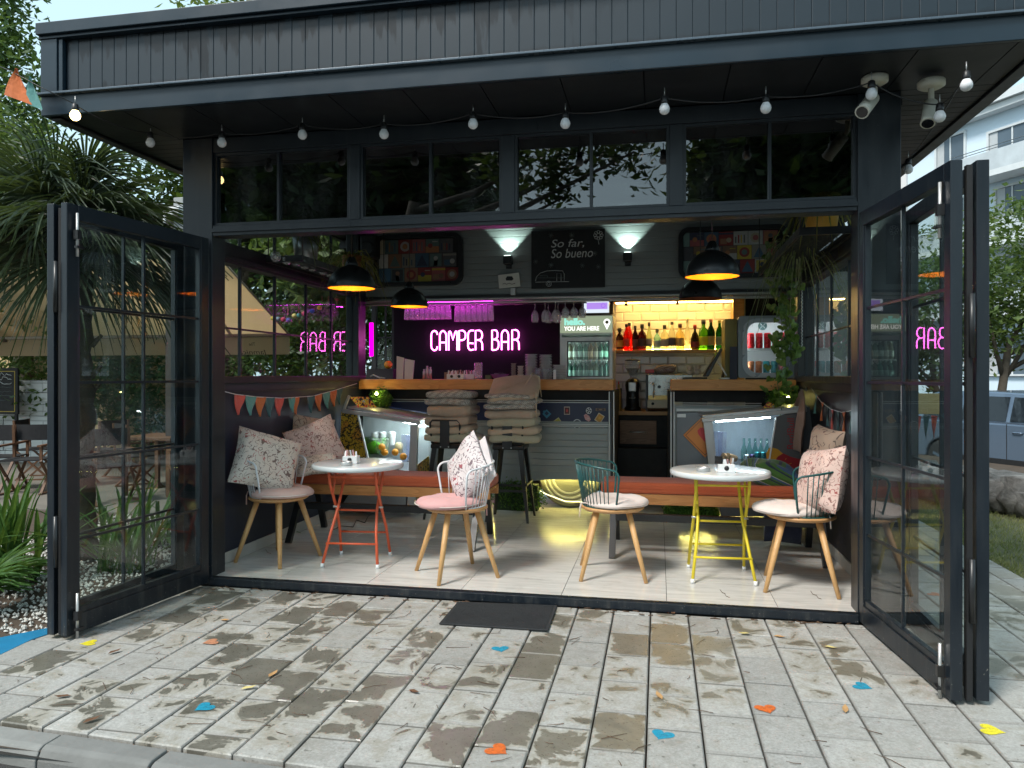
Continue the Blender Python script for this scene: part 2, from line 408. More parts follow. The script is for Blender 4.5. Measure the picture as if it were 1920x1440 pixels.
# kerb
kerbm = M('kerb_concrete', (.20,.20,.19), .85, var=.4, vs=5, bump=.7, bs=50, rand=.12)
kerb = struct(MB().add([(-6,2.3,-.2),(4,2.0,-.2),(4,2.3,-.2),(-6,2.76,-.2)], [(0,1,2,3)]).build('kerb', kerbm))
ks = MB(); L = .497
ks.prism([(0,0,-.056),(0,-.085,-.058),(0,-.105,-.066),(0,-.125,-.105),(0,-.13,-.2),(0,0,-.2)], (L,0,0))
k0 = None; X = -4.9; kk = 0
while X < 3.6:
    px_, py_ = X, kerb_y(X)
    if k0 is None: k0 = ks.build('kerb_stone', kerbm, kerb, local=True, bevel=.006); o = k0
    else:
        o = copy_mesh(k0, (0,0,0), parent=kerb); md = o.modifiers.new('bevel', 'BEVEL'); md.width = .006; md.segments = 2
    o.location = (px_, py_-.004, rnd.uniform(-.004,.002)); o.rotation_euler = (0,0,-.054+rnd.uniform(-.004,.004)); X += .505; kk += 1

# cafe floor tiles
ft = N('porcelain_tile'); vo = ft.co('Object', (1.2,9,1)); rv = ft.n('ShaderNodeVectorMath', operation='ADD', i_0=vo, i_1=ft.n('ShaderNodeCombineXYZ', i_0=ft.math('MULTIPLY', ft.rand(), 31), i_1=ft.math('MULTIPLY', ft.rand(), 57)).outputs[0]).outputs[0]
s1 = ft.noise(rv, 2.2, 6, .7, .4); s2 = ft.noise(ft.co('World'), 4, 5, .7)
cb = ft.ramp(s1, [(.3, (.48,.465,.43)), (.5, (.62,.60,.56)), (.7, (.70,.69,.65))])
cb = ft.mix(ft.math('MULTIPLY', ft.sstep(s2, .5, .75), .25), cb, (.25,.235,.2))
tile_m = ft.done(ft.bsdf(cb, ft.math('MULTIPLY_ADD', s2, .25, .06), 0, ft.bump(s1, .06, .002), Specular_IOR_Level=.6))
floor = struct(MB().box(-3.17,1.33,4.737,9.6,-.09,-.004).build('floor', M('tile_grout', (.06,.055,.05), .9)))
xe = [.05+.66*k for k in range(-6, 4)]; ye = [4.59+.66*k for k in range(0, 8)]
for a in xe:
    for b in ye:
        x0, x1 = max(a+.0018, -3.165), min(a+.6582, 1.325); y0, y1 = max(b+.0018, 4.738), min(b+.6582, 9.5)
        if x1-x0 < .04 or y1-y0 < .04: continue
        xm, ym = (x0+x1)/2, (y0+y1)/2
        o = MB().box(x0-xm, x1-xm, y0-ym, y1-ym, -.0035, 0).build('floor_tile', tile_m, floor, local=True)
        o.location = (xm, ym, rnd.uniform(-.0004,.0004))

# ================================================================== THE PAVILION
pvn = thing('cafe_pavilion', 'dark blue grey glazed cafe pavilion with flat overhanging roof and open folding doors', 'pavilion', (-.95,4.7,-.05))
def part(mb, name, mat, parent=pvn, **k): return mb.build(name, mat, parent, **k)
XLo, XRo = -3.277, 1.386
def bx(name, mat, parent, x0, x1, y0, y1, z0, z1, bevel=.004):
    return MB().box(x0,x1,y0,y1,z0,z1).build(name, mat, parent, bevel=bevel)
bx('front_post', dark, pvn, XLo, -3.05, 4.70, 4.86, -.05, 3.06)
o = bx('front_post', dark, pvn, 1.15, XRo, 4.70, 4.86, -.05, 3.06)
bx('post_cover', dark, pvn, 1.20, 1.215, 4.694, 4.70, .0, 2.36, 0)
bx('threshold', dark, pvn, -3.05, 1.15, 4.672, 4.736, -.05, .003)
bx('threshold_track', M('track_metal', (.05,.055,.06), .3, .8), pvn, -3.05, 1.15, 4.695, 4.708, .003, .008, 0)
bx('head_beam', dark, pvn, -3.05, 1.15, 4.705, 4.83, 2.374, 2.45)
bx('head_rail', dark, pvn, -3.05, 1.15, 4.69, 4.72, 2.40, 2.425, 0)
bx('top_beam', dark, pvn, -3.05, 1.15, 4.71, 4.83, 2.955, 3.06)
tinted = GLASS('tinted_glass', (.34,.36,.38), 0, 2.1, .05)
def XF(px): return at_y(px, 600, 4.72).x
trans = [(388,655,520),(675,941,806),(965,1255,1108),(1281,1622,1444)]
for i, (a, b, c) in enumerate(trans):
    fr = thing('transom_window', None, None, (XF(a), 4.74, 2.44), parent=pvn)
    xa, xb, xc = max(XF(a),-3.05), min(XF(b), 1.15), XF(c)
    part(MB().box(xa-.0,xb,4.752,4.758,2.45,2.955), 'pane', tinted, fr)
    q = MB(); t = .018
    q.box(xa,xa+t,4.725,4.785,2.45,2.955).box(xb-t,xb,4.725,4.785,2.45,2.955).box(xa+t,xb-t,4.725,4.785,2.45,2.45+t).box(xa+t,xb-t,4.725,4.785,2.955-t,2.955)
    part(q, 'window_frame', dark, fr)
    part(MB().box(xc-.009,xc+.009,4.73,4.78,2.45+t,2.955-t), 'glazing_bar', dark, fr)
    if i < 3:
        xn = XF(trans[i+1][0])
        part(MB().box(xb, xn, 4.715, 4.82, 2.45, 2.955), 'transom_post', dark, pvn, bevel=.004)
# fascia of the roof
FX0, FX1, FY0, FY1 = -3.87, 1.99, 4.10, 8.6
fasc = M('fascia_paint', (.008,.021,.034), .34, var=.3, vs=2, bump=.05, bs=30, Specular_IOR_Level=.6)
fp = N('cladding_paint'); vv = fp.co('World', (1,1,.16)); st = fp.noise(vv, 9, 4, .6, .3)
szz = fp.n('ShaderNodeSeparateXYZ', i_0=fp.co('World'))
drip = fp.math('MULTIPLY', fp.sstep(fp.math('ADD', st, fp.math('MULTIPLY', fp.sstep(szz.outputs[2], 3.30, 3.56), .20)), .60, .66), .85)
drip = fp.math('MULTIPLY', drip, fp.sstep(szz.outputs[0], .2, -1.2))
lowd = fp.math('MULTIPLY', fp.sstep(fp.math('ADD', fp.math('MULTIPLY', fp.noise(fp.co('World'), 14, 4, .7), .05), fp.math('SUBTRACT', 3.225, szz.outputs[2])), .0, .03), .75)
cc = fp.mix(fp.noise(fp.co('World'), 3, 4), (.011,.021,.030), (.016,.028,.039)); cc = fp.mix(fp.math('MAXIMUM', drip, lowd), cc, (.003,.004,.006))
clad_m = fp.done(fp.bsdf(cc, fp.math('MULTIPLY_ADD', drip, -.1, .42), 0, fp.bump(st, .05, .002)))
bx('fascia_board', fasc, pvn, FX0, FX1, FY0, FY0+.03, 3.06, 3.185)
bx('drip_ledge', M('ledge_highlight', (.09,.12,.15), .3, .2), pvn, FX0-.01, FX1+.01, FY0-.03, FY0+.05, 3.185, 3.199, .003)  # lighter ledge colour stands in for the highlight along it
bx('fascia_cap', fasc, pvn, FX0-.01, FX1+.01, FY0-.035, FY0+.2, 3.565, 3.64)
bx('fascia_cap', fasc, pvn, FX0-.008, FX1+.008, FY0-.012, FY0+.06, 3.545, 3.563, .002)
bx('corner_trim', fasc, pvn, FX0, FX0+.12, FY0-.004, FY0+.04, 3.20, 3.545)
bx('corner_trim', fasc, pvn, FX0+.125, FX0+.155, FY0+.004, FY0+.04, 3.20, 3.545)
pl = None; X = FX0+.16; wpl = .0865
while X < FX1-.02:
    q = MB().prism([(0,0,0),(.003,-.0018,0),(wpl-.005,-.0018,0),(wpl-.002,0,0),(wpl-.002,.01,0),(0,.01,0)], (0,0,.342))
    if pl is None: pl = q.build('cladding_plank', clad_m, pvn, local=True); o = pl
    else: o = copy_mesh(pl, (0,0,0), parent=pvn)
    o.location = W[pvn].inverted() @ Vector((X, FY0+.035, 3.201)); X += wpl
bx('fascia_backing', blackmatt, pvn, FX0+.02, FX1-.02, FY0+.05, FY0+.07, 3.2, 3.56, 0)
for a, b in ((FX0, FX0+.03), (FX1-.03, FX1)):
    bx('side_fascia', fasc, pvn, a, b, FY0+.03, FY1, 3.06, 3.64)
bx('eave_trim', M('eave_trim_paint', (.06,.065,.075), .4), pvn, FX1-.10, FX1-.032, FY0+.05, FY1, 3.045, 3.059, .002)
bx('eave_trim', M('eave_trim_paint2', (.05,.055,.062), .4), pvn, FX0+.032, FX0+.10, FY0+.05, FY1, 3.045, 3.059, .002)
bx('roof_slab', blackmatt, pvn, FX0+.03, FX1-.03, FY0+.21, FY1, 3.52, 3.60, 0)
bx('back_fascia', fasc, pvn, FX0, FX1, FY1, FY1+.03, 3.06, 3.64)
bx('back_roof', darker, pvn, -3.8, 1.95, 8.5, 10.2, 2.95, 3.05, 0)
# soffit boards
ys = FY0+.035
X = FX0+.11
while X < FX1-.12:
    X2 = min(X+.46, FX1-.105)
    bx('soffit_panel', soffit_m, pvn, X+.003, X2-.003, ys, 4.70, 3.062, 3.075, 0); X = X2
for a, b in ((XRo+.002, FX1-.102), (FX0+.102, XLo-.002)):
    Y = 4.703
    while Y < FY1-.05:
        bx('soffit_board', soffit_m, pvn, a, b, Y+.003, Y+.088, 3.062, 3.075, 0); Y += .091
bx('ceiling_panel', darker, pvn, -3.27, 1.43, 4.83, 9.9, 3.02, 3.06, 0)
for k in range(4): bx('ceiling_batten', darker, pvn, -3.17, 1.33, 5.45+k*.72, 5.49+k*.72, 2.985, 3.018, 0)
# side walls with windows
MUL = [5.33, 5.87, 6.445, 6.99, 7.50]
skirt_m = M('skirting_tile', (.42,.41,.38), .35, var=.15, vs=4)
for side, xi, xo, sg in (('left', -3.17, -3.27, -1), ('right', 1.33, 1.43, 1)):
    nm = navy if sg < 0 else M('charcoal_wall_paint', (.020,.020,.026), .6, var=.2, vs=1.5)
    wl = thing('side_wall', None, None, (xi, 6.2, 0), parent=pvn)
    part(MB().box(xi, xo, 4.861, 7.95, -.06, 1.345), 'wall_panel', nm, wl)
    part(MB().box(xi-sg*.03, xo+sg*.02, 4.861, 7.7, 1.347, 1.40), 'window_sill', dark, wl, bevel=.004)
    part(MB().box(xi-sg*.012, xi-sg*.001, 4.861, 7.7, 1.27, 1.282), 'dado_moulding', dark, wl)
    Y = 4.865
    while Y < 7.6:
        y2 = min(Y+.6, 7.69); part(MB().box(xi-sg*.012, xi-sg*.0005, Y+.002, y2-.002, .001, .085), 'skirting_tile', skirt_m, wl, bevel=.002); Y += .6
    part(MB().box(xi-sg*.005, xo-sg*.02*0, 4.861, 7.7, 2.25, 2.40), 'transom_rail', darker, wl, bevel=.004)
    part(MB().box(xi-sg*.025, xi-sg*.006, 4.861, 7.7, 2.27, 2.30), 'rail_moulding', darker, wl, bevel=.003)
    part(MB().box(xi, xo, 4.861, 7.7, 2.96, 3.02), 'top_rail', darker, wl)
    part(MB().box(xi-sg*.03, xo+sg*.01, 7.50, 7.70, 1.40, 3.02), 'end_post', dark if sg < 0 else black, wl, bevel=.004)
    y0 = 4.862; 
    for y1 in MUL:
        xm = (xi+xo)/2
        for z0, z1 in ((1.40, 2.25), (2.40, 2.96)):
            wf = thing('side_window', None, None, (xm, y0, z0), parent=pvn)
            part(MB().box(xm-.003, xm+.003, y0+.01, y1-.008, z0, z1), 'pane', pane_m, wf)
            part(MB().box(xm-.012, xm+.012, y1-.008, y1+.008, z0, z1), 'window_stile', dark, wf)
            if z0 < 2: part(MB().box(xm-.008, xm+.008, y0+.009, y1-.009, 1.758, 1.772), 'glazing_bar', dark, wf)
        y0 = y1
# folding glass doors
def leaf(H, O, TH=.058, SW=.075):
    H, O = Vector((*H, 0)), Vector((*O, 0)); d = (O-H); Ln = d.length; d.normalize(); nrm = Vector((-d.y, d.x, 0))
    lf = thing('glazed_door', None, None, tuple(H), parent=pvn)
    m = Matrix((d, nrm, Vector((0,0,1)))).transposed()
    def bb(name, a0, a1, z0, z1, th, mat, off=0, bev=.003, parent=lf):
        mb = MB().obox(H + d*((a0+a1)/2) + nrm*off + Vector((0,0,(z0+z1)/2)), (a1-a0, th, z1-z0), m)
        return mb.build(name, mat, parent, bevel=bev)
    zb, zt = -.03, 2.352; sw_ = SW
    bb('door_stile', 0, sw_, zb, zt, .058*0+TH, dark); bb('door_stile', Ln-sw_, Ln, zb, zt, .058*0+TH, dark)
    bb('door_rail', sw_, Ln-sw_, zb, zb+.105, .058*0+TH, dark); bb('door_rail', sw_, Ln-sw_, zt-.085, zt, .058*0+TH, dark)
    bb('glazing_bead', sw_, Ln-sw_, zb+.105, zb+.14, .034, dark); bb('glazing_bead', sw_, sw_+.012, zb+.14, zt-.085, .036, dark, 0); bb('glazing_bead', Ln-sw_-.012, Ln-sw_, zb+.14, zt-.085, .036, dark, 0)
    mid = Ln/2; bb('glazing_bar', mid-.007, mid+.007, zb+.14, zt-.085, .018, dark, 0, 0)
    for k in range(4):
        z = .508 + .4275*k - (.02 if k == 0 else 0)
        bb('glazing_bar', sw_+.012, mid-.0075, z-.007, z+.007, .016, dark, 0, 0); bb('glazing_bar', mid+.0075, Ln-sw_-.012, z-.007, z+.007, .016, dark, 0, 0)
    bb('pane', sw_+.002, Ln-sw_-.002, zb+.107, zt-.087, .006, pane_m, 0, 0)
    return lf, H, d, nrm, Ln, m
def bolt(lf, P, z0, z1, nrm):
    q = MB(); p = P + nrm*.04
    q.cyl(p+Vector((0,0,z0)), p+Vector((0,0,z1)), .008, n=8)
    q.build('shoot_bolt', steel, lf)
    q = MB(); q.obox(p+Vector((0,0,(z0+z1)/2)), (.03,.03,.05), Matrix.Identity(3)); q.build('bolt_keep', black, lf)
    q = MB(); q.obox(p+nrm*.012+Vector((0,0,z0+.05)), (.02,.05,.012), Matrix.Identity(3)); q.build('bolt_handle', black, lf)
lfL = leaf((-3.075, 4.67), (-3.20, 3.545), .042); bolt(lfL[0], Vector((-3.19, 3.585, 0)), 2.06, 2.30, Vector((1,0,0))); bolt(lfL[0], Vector((-3.19, 3.585, 0)), -.045, .20, Vector((1,0,0)))
lfL2 = leaf((-3.27, 4.67), (-3.295, 3.555), .045)
lfR = leaf((1.175, 4.67), (1.287, 3.60), .052, .06); bolt(lfR[0], Vector((1.28, 3.66, 0)), 2.02, 2.27, Vector((-1,0,0))); bolt(lfR[0], Vector((1.28, 3.66, 0)), -.045, .20, Vector((-1,0,0)))
lfR2 = leaf((1.43, 4.68), (1.400, 3.62), .052, .06)
for (lf, x, y) in ((lfL2[0], -3.247, 3.54), (lfR[0], 1.345, 3.59)):
    for z0 in (.35, 1.75) if x < 0 else (.32, 1.48):
        MB().cyl((x, y, z0), (x, y, z0+.28), .013, n=10).build('hinge_barrel', black, lf)
for (lf, x, y) in ((lfL2[0], -3.246, 3.58), (lfR[0], 1.343, 3.62)):
    MB().box(x-.012, x+.012, y-.01, y+.02, -.03, 2.33).build('rubber_seal', blackmatt, lf)

# ================================================================== THE CAMPER
cmp_ = thing('camper_trailer', 'grey metal camper trailer built in as the bar, with oak counter and serving hatch', 'camper', (-1.0, 8.5, 0))
def cp(mb, name, mat, **k): return mb.build(name, mat, cmp_, **k)
YB = 7.72
Zrail = 2.215
# upper shell
cp(MB().box(-3.3, 1.50, YB+.01, YB+.06, 2.20, 3.019), 'upper_shell', greyshell)
z = 2.262
while z < 2.98:
    cp(MB().box(-3.14, 1.30, YB-.004, YB+.009, z+.0015, z+.066), 'cladding_strip', greyshell, bevel=.003); z += .0675
for zz in (2.165, 2.205): cp(MB().cyl((-3.14, YB-.03, zz+.012), (1.30, YB-.03, zz+.012), .013, n=10), 'awning_rail', alu)
cp(MB().box(-3.14, 1.30, YB-.03, YB+.0, 2.228, 2.258), 'hatch_rail', black)
# camper box behind
cp(MB().box(-3.9, 1.9, 9.40, 9.5, .3, 2.5), 'back_wall', blackmatt)
cp(MB().box(-3.9, 1.9, YB+.08, 9.4, 2.42, 2.5), 'roof', blackmatt)
cp(MB().box(1.50, 1.9, YB+.06, 9.4, .3, 2.42), 'end_wall', M('inner_grey_paint', (.25,.25,.25), .6))
xL = at_y(737, 600, 9.3).x
cp(MB().box(xL, -.56, 9.33, 9.395, 1.0, 2.4), 'sign_wall', M('sign_wall_paint', (.011,.010,.013), .7, var=.2, Specular_IOR_Level=.15))
# lower bodies
hg = .24
def arch():
    cx = at_y(1064, 900, YB).x; r = .40; pts = []
    for k in range(13):
        a = PI - PI*k/12; pts.append((cx+r*math.cos(a)*1.05, YB, hg + (.085*math.sin(a)**.55)))
    return cx, pts
cxw, ap = arch()
x0, x1 = -3.16, at_y(1148, 800, YB).x
cp(MB().prism([(x0,YB,hg)]+ap+[(x1,YB,hg),(x1,YB,.885),(x0,YB,.885)], (0,.03,0)), 'lower_panel', greyshell)
z = .34
while z < .87: 
    if z > .35: cp(MB().box(x0, x1-.04, YB-.006, YB-.0005, z, z+.062), 'cladding_strip', greyshell, bevel=.003)
    z += .066
nb = M('navy_band', (.010,.016,.055), .4, var=.15)
cp(MB().box(x0, x1, YB-.002, YB+.03, .90, 1.13), 'navy_band', nb)
for zz in (.878, .896, 1.122, 1.142): cp(MB().box(x0, x1-.02, YB-.022, YB-.003, zz, zz+.009), 'trim_rail', alu, bevel=.002)
cp(MB().box(x0, x1, YB+.03, YB+.05, 1.13, 1.25), 'counter_recess', blackmatt)
for dx, mt, wd in ((-.035, alu, .012), (-.012, black, .014), (.01, alu, .012)):
    cp(MB().box(x1+dx, x1+dx+wd, YB-.03, YB+.05, hg, 1.24), 'jamb_trim', mt, bevel=.002)
ct = MB().box(-3.16, x1+.02, YB-.17, YB+.30, 1.258, 1.365); cp(ct, 'counter_top', barwood, bevel=.006)
xr0, xr1 = at_y(1257, 800, YB).x, 1.30
cp(MB().box(xr0, xr1, YB-.15, YB+.30, 1.258, 1.365), 'counter_top', barwood, bevel=.006)
cp(MB().box(xr0+.04, xr1, YB+.03, YB+.05, 1.14, 1.255), 'counter_recess', blackmatt)
cp(MB().box(xr0+.03, xr1, YB, YB+.03, hg, 1.10), 'lower_panel', greyshell)
for zz in (1.105, 1.125): cp(MB().box(xr0+.04, xr1-.3, YB-.02, YB-.002, zz, zz+.008), 'trim_rail', alu, bevel=.002)
for dx, mt, wd in ((.0, alu, .012), (.014, black, .014), (.03, alu, .010)):
    cp(MB().box(xr0+dx, xr0+dx+wd, YB-.03, YB+.05, hg, 1.24), 'jamb_trim', mt, bevel=.002)
cd = cp(MB().box(xr0+.06, at_y(1381,800,YB).x, YB-.022, YB-.002, .42, 1.04), 'hatch_door', M('hatch_door_paint', (.13,.14,.15), .4, .3), bevel=.006)
MB().box(xr0+.06, at_y(1381,800,YB).x, YB-.03, YB-.023, 1.045, 1.075).build('door_trim', alu, cd, bevel=.002)
MB().box(xr0+.065, xr0+.15, YB-.045, YB-.023, .985, 1.02).build('latch', steel, cd, bevel=.003)
# under-body with the wheel
cp(MB().box(-3.1, 1.3, 8.35, 9.3, .12, .6), 'chassis', blackmatt)
yw = N('wheel_paint'); yw = yw.done(yw.bsdf((.5,.5,.46), .35, .2))
wh = thing('wheel', None, None, (cxw, 7.98, .33), parent=cmp_)
mr = Matrix.Rotation(PI/2, 3, 'X')
MB().lathe([(.20,-.1),(.29,-.1),(.325,-.075),(.33,-.03),(.33,.06),(.30,.10),(.20,.10)], (cxw,7.98,.33), 40, mr).build('tyre', M('tyre_rubber', (.16,.16,.14), .5), wh)
prof = [(.285,.095),(.265,.115),(.25,.09),(.235,.10),(.22,.112),(.20,.085),(.185,.10),(.165,.108),(.15,.075),(.13,.085),(.115,.09),(.10,.06),(.06,.055),(.055,.085),(.0001,.09)]
MB().lathe(prof, (cxw,7.98,.33), 40, mr).build('rim', yw, wh)
for k in range(6):
    a = k*PI/3+.3; MB().box(cxw+.148*math.cos(a)-.008, cxw+.148*math.cos(a)+.008, 7.90, 7.915, .33+.148*math.sin(a)-.008, .33+.148*math.sin(a)+.008).build('wheel_bolt', black, wh)
led_y = EM('led_yellow', (1.0,.86,.22), 26)
MB().box(cxw-.4, x1-.05, YB+.10, YB+.115, .335, .345).build('led_strip', led_y, cmp_)
for a_, b_ in ((at_y(920,900,YB).x, cxw-.44), (cxw+.44, x1-.03)): MB().box(a_, b_, YB+.012, YB+.024, .228, .238).build('led_strip', EM('led_yellow_low', (1.0,.88,.25), 48), cmp_)
MB().box(xr0+.1, 1.2, YB+.04, YB+.052, .232, .242).build('led_strip', led_y, cmp_)
for xx in (x1+.012, xr0-.012): cp(MB().box(xx-.01, xx+.01, YB+.05, 9.3, .0, 1.25), 'passage_light_block', blackmatt)  # black panels added to keep the LED light out of the passage
o = MB().tube([(cxw-.36,YB+.02,.235),(cxw-.22,YB+.0,.165),(cxw-.02,YB-.01,.10),(cxw+.2,YB-.01,.10)], .004, 6).build('led_cord', EM('led_cord_glow', (1,.9,.35), 2), cmp_)
# interior tile wall
tx0, tx1 = at_y(1152, 600, 9.3).x, at_y(1395, 600, 9.3).x
wt = N('glazed_wall_tile'); rr = wt.rand(); tc = wt.mix(rr, (.60,.59,.55), (.70,.69,.64))
wtile = wt.done(wt.bsdf(tc, .18))
tw = thing('tile_wall', None, None, (tx0, 9.32, .9), parent=cmp_)
MB().box(tx0-.02, tx1+.02, 9.335, 9.36, .9, 2.42).build('wall_backing', M('tile_grout_white', (.5,.5,.46), .8), tw)
tl = None; row = 0; z = .90
while z < 2.40:
    X = tx0 - (.11 if row % 2 else 0)
    while X < tx1:
        a, b = max(X, tx0), min(X+.214, tx1)
        if b-a > .03:
            if b-a > .213 and tl is not None: o = copy_mesh(tl, (0,0,0), parent=tw)
            else:
                wd = b-a; q = MB(); e = .014
                q.add([(0,0,0),(wd,0,0),(wd,0,.103),(0,0,.103),(e,-.010,e),(wd-e,-.010,e),(wd-e,-.010,.103-e),(e,-.010,.103-e)],
                      [(4,5,6,7),(0,1,5,4),(1,2,6,5),(2,3,7,6),(3,0,4,7)])
                o = q.build('wall_tile', wtile, tw, local=True)
                if wd > .213: tl = o
            o.location = W[tw].inverted() @ Vector((a, 9.333, z))
        X += .218
    z += .107; row += 1
# shelves
shz = at_y(1270, 656, 9.15).z
shw = WOOD('shelf_oak', (.42,.22,.08), (.56,.32,.13), .5, 1, 0)
cp(MB().box(tx0, at_y(1372,600,9.15).x, 9.05, 9.32, shz-.035, shz), 'bottle_shelf', shw, bevel=.003)
upz = at_y(1270, 563, 9.15).z
cp(MB().box(tx0, at_y(1300,600,9.15).x, 9.05, 9.32, upz-.02, upz), 'upper_shelf', shw, bevel=.003)
cp(MB().box(at_y(1372,600,9.2).x, at_y(1392,600,9.2).x, 9.0, 9.32, 1.35, 2.35), 'shelf_side', shw)
for px_ in (1174, 1270): cp(MB().box(at_y(px_,560,9.1).x-.015, at_y(px_,560,9.1).x+.015, 9.07, 9.11, upz-.06, upz-.021), 'shelf_clip', black)
cp(MB().box(tx0+.03, tx1-.15, 9.10, 9.13, upz-.032, upz-.022), 'led_strip', EM('led_warm', (1,.68,.20), 23))
cp(MB().box(tx0+.03, tx1-.15, 9.30, 9.315, shz+.004, shz+.014), 'led_strip', bpy.data.materials['led_warm'])
# side window at the left end of the camper
wf = thing('end_window', None, None, (xL-.25, 9.3, 1.3), parent=cmp_)
xa = at_y(703, 600, 9.3).x
MB().box(xa, xL-.03, 9.36, 9.366, 1.30, 2.4).build('pane', pane_m, wf)
MB().box(xa-.06, xa, 9.33, 9.40, .9, 2.42).build('window_frame', black, wf)
MB().box(xL-.03, xL, 9.33, 9.40, .9, 2.42).build('window_frame', black, wf)
MB().box((xa+xL)/2-.012, (xa+xL)/2+.012, 9.35, 9.375, 1.3, 2.4).build('glazing_bar', black, wf)
MB().box(xa, xL-.03, 9.35, 9.375, at_y(720,633,9.36).z-.01, at_y(720,633,9.36).z+.01).build('glazing_bar', black, wf)
# camper's back wall opening for that window is simply the wall left out: rebuild it in two pieces
bpy.data.objects.remove([o for o in cmp_.children if o.name.startswith('back_wall')][0])
cp(MB().box(xL, 1.9, 9.40, 9.5, .3, 2.42), 'back_wall', blackmatt)
cp(MB().box(-3.9, xL, 9.40, 9.5, .3, 1.30), 'back_wall', blackmatt)
mag = EM('led_magenta', (1.0,.04,.85), 22)
p0 = at_y(696, 605, 7.9); p1 = at_y(696, 668, 7.9)
cp(MB().box(p0.x-.022, p0.x+.022, 7.9, 7.91, p1.z, p0.z), 'magenta_led_panel', EM('led_magenta_panel', (.75,.0,.55), 1.3))

# ================================================================== FURNITURE
def make_chair(mat, label, loc, rz):
    t = thing('cafe_chair', label, 'chair', loc, rz, 'round wooden cafe chairs with wire backs')
    L = lambda mb, n, m, **k: mb.build(n, m, t, local=True, **k)
    L(MB().lathe([(.0001,.452),(.16,.453),(.205,.462),(.222,.474),(.222,.484),(.215,.489),(.0001,.489)], n=36), 'seat', seatwood)
    for a in (45, 135, 225, 315):
        a = math.radians(a); c_, s_ = math.cos(a), math.sin(a)
        L(MB().tube([(.155*c_,.155*s_,.455),(.235*c_,.235*s_,.22),(.312*c_,.312*s_,0)], [.021,.019,.0135], 12), 'leg', legwood)
    # back rail : arc about -x, dropping to the seat at both arm ends
    Rr = .262; pts = []
    A = 86
    def rz_(a):
        t_ = abs(a)/A
        return .80 - .035*t_**2
    for k in range(-20, 21):
        a = math.radians(A*k/20); pts.append((-Rr*math.cos(a), Rr*math.sin(a)*1.0, rz_(A*k/20)))
    def endp(sg):
        a0 = math.radians(A)*sg; out = []
        bxx, byy, bz = -Rr*math.cos(a0), Rr*math.sin(a0), rz_(A)
        tx, ty = math.sin(abs(a0)), math.cos(a0)*sg      # tangent forward
        r = .055
        for q in range(1, 6):
            th = q*PI/2/5; out.append((bxx + r*math.sin(th)*tx, byy + r*math.sin(th)*math.cos(a0)*sg, bz - r*(1-math.cos(th))))
        e = out[-1]; out.append((e[0]*.8, e[1]*.88, .60)); out.append((e[0]*.45, e[1]*.775, .478))
        return out
    full = endp(-1)[::-1] + pts + endp(1)
    L(MB().tube(full, .0075, 8), 'back_rail', mat)
    ring = []
    for k in range(-16, 17):
        a = math.radians(A*1.04*k/16); ring.append((-.207*math.cos(a), .207*math.sin(a), .494))
    L(MB().tube(ring, .005, 6), 'lower_rail', mat)
    for k in range(-11, 12):
        a = math.radians(A*k/11.6); zt = rz_(math.degrees(a))
        L(MB().tube([(-.207*math.cos(a), .207*math.sin(a), .492), (-Rr*math.cos(a), Rr*math.sin(a), zt)], .0037, 5), 'spindle', mat)
    CHR[t] = (loc, rz); return t
CHR = {}
rad = math.radians
ch1 = make_chair(whitemetal, 'white wire-backed chair against the left wall, holding the cream squiggle pillow', (-2.85,5.26,0), rad(-15))
ch2 = make_chair(whitemetal, 'white wire-backed chair right of the orange-legged table, with pink seat pad', (-1.40,5.10,0), rad(218))
ch3 = make_chair(teal, 'teal wire-backed chair left of the yellow-legged table, no pillow on it', (-.32,5.32,0), rad(5))
ch4 = make_chair(teal, 'teal wire-backed chair right of the yellow-legged table, against the right wall', (.925,5.24,0), rad(172))

def pad_mesh(r=.20, h=.045, seed=0, tilt=0):
    q = MB(); rr = random.Random(seed); n = 28; ph = [rr.uniform(0, 6) for _ in range(4)]
    rows = [(.0001,1),(.35,1.0),(.65,.96),(.85,.82),(.96,.6),(1.0,.35),(.97,.12),(.85,.02),(.5,0),(.0001,0)]
    vs = []; fs = []
    for i, (a, b) in enumerate(rows):
        for j in range(n):
            th = 2*PI*j/n
            wv = 1 + .035*math.sin(3*th+ph[0]) + .02*math.sin(5*th+ph[1])
            zz = b*h*(1+.12*math.sin(2*th+ph[2])*a + .08*math.sin(7*th+ph[3])*a)
            zz -= .010*math.exp(-(a/.18)**2)*b
            vs.append((a*r*wv*math.cos(th), a*r*wv*math.sin(th), zz))
    for i in range(len(rows)-1):
        for j in range(n): fs.append((i*n+j, i*n+(j+1)%n, (i+1)*n+(j+1)%n, (i+1)*n+j))
    q.add(vs, [f[::-1] for f in fs], 0, True); return q
padm = {'blush': CLOTH('blush_cloth', (.62,.42,.37), var=.15), 'pink': CLOTH('pink_cloth', (.62,.34,.33), var=.12), 'cream': CLOTH('cream_cloth', (.68,.58,.53), var=.15)}
def seat_pad(ch, key, seed, label, fw=.03):
    loc, rz = CHR[ch]; p = Vector((fw*math.cos(rz), fw*math.sin(rz), .490))
    t = thing('seat_pad', label, 'cushion', (loc[0]+p.x, loc[1]+p.y, .490), rz, 'round pads on the cafe chairs')
    pad_mesh(.228, .068, seed).build('pad', padm[key], t, local=True)
    # piping and ties at the back
    pts = [(.226*math.cos(2*PI*k/32), .226*math.sin(2*PI*k/32), .024) for k in range(32)]
    MB().tube(pts, .0035, 6, closed=True).build('piping', padm['cream'], t, local=True)
    for sg in (-1, 1):
        MB().tube([(-.17,.10*sg,.02),(-.235,.12*sg,.03),(-.245,.125*sg,.0),(-.25,.12*sg,-.07)], .005, 5).build('tie', padm[key], t, local=True)
    return t
seat_pad(ch1, 'blush', 1, 'blush pink round pad on the white chair at the left wall', .04)
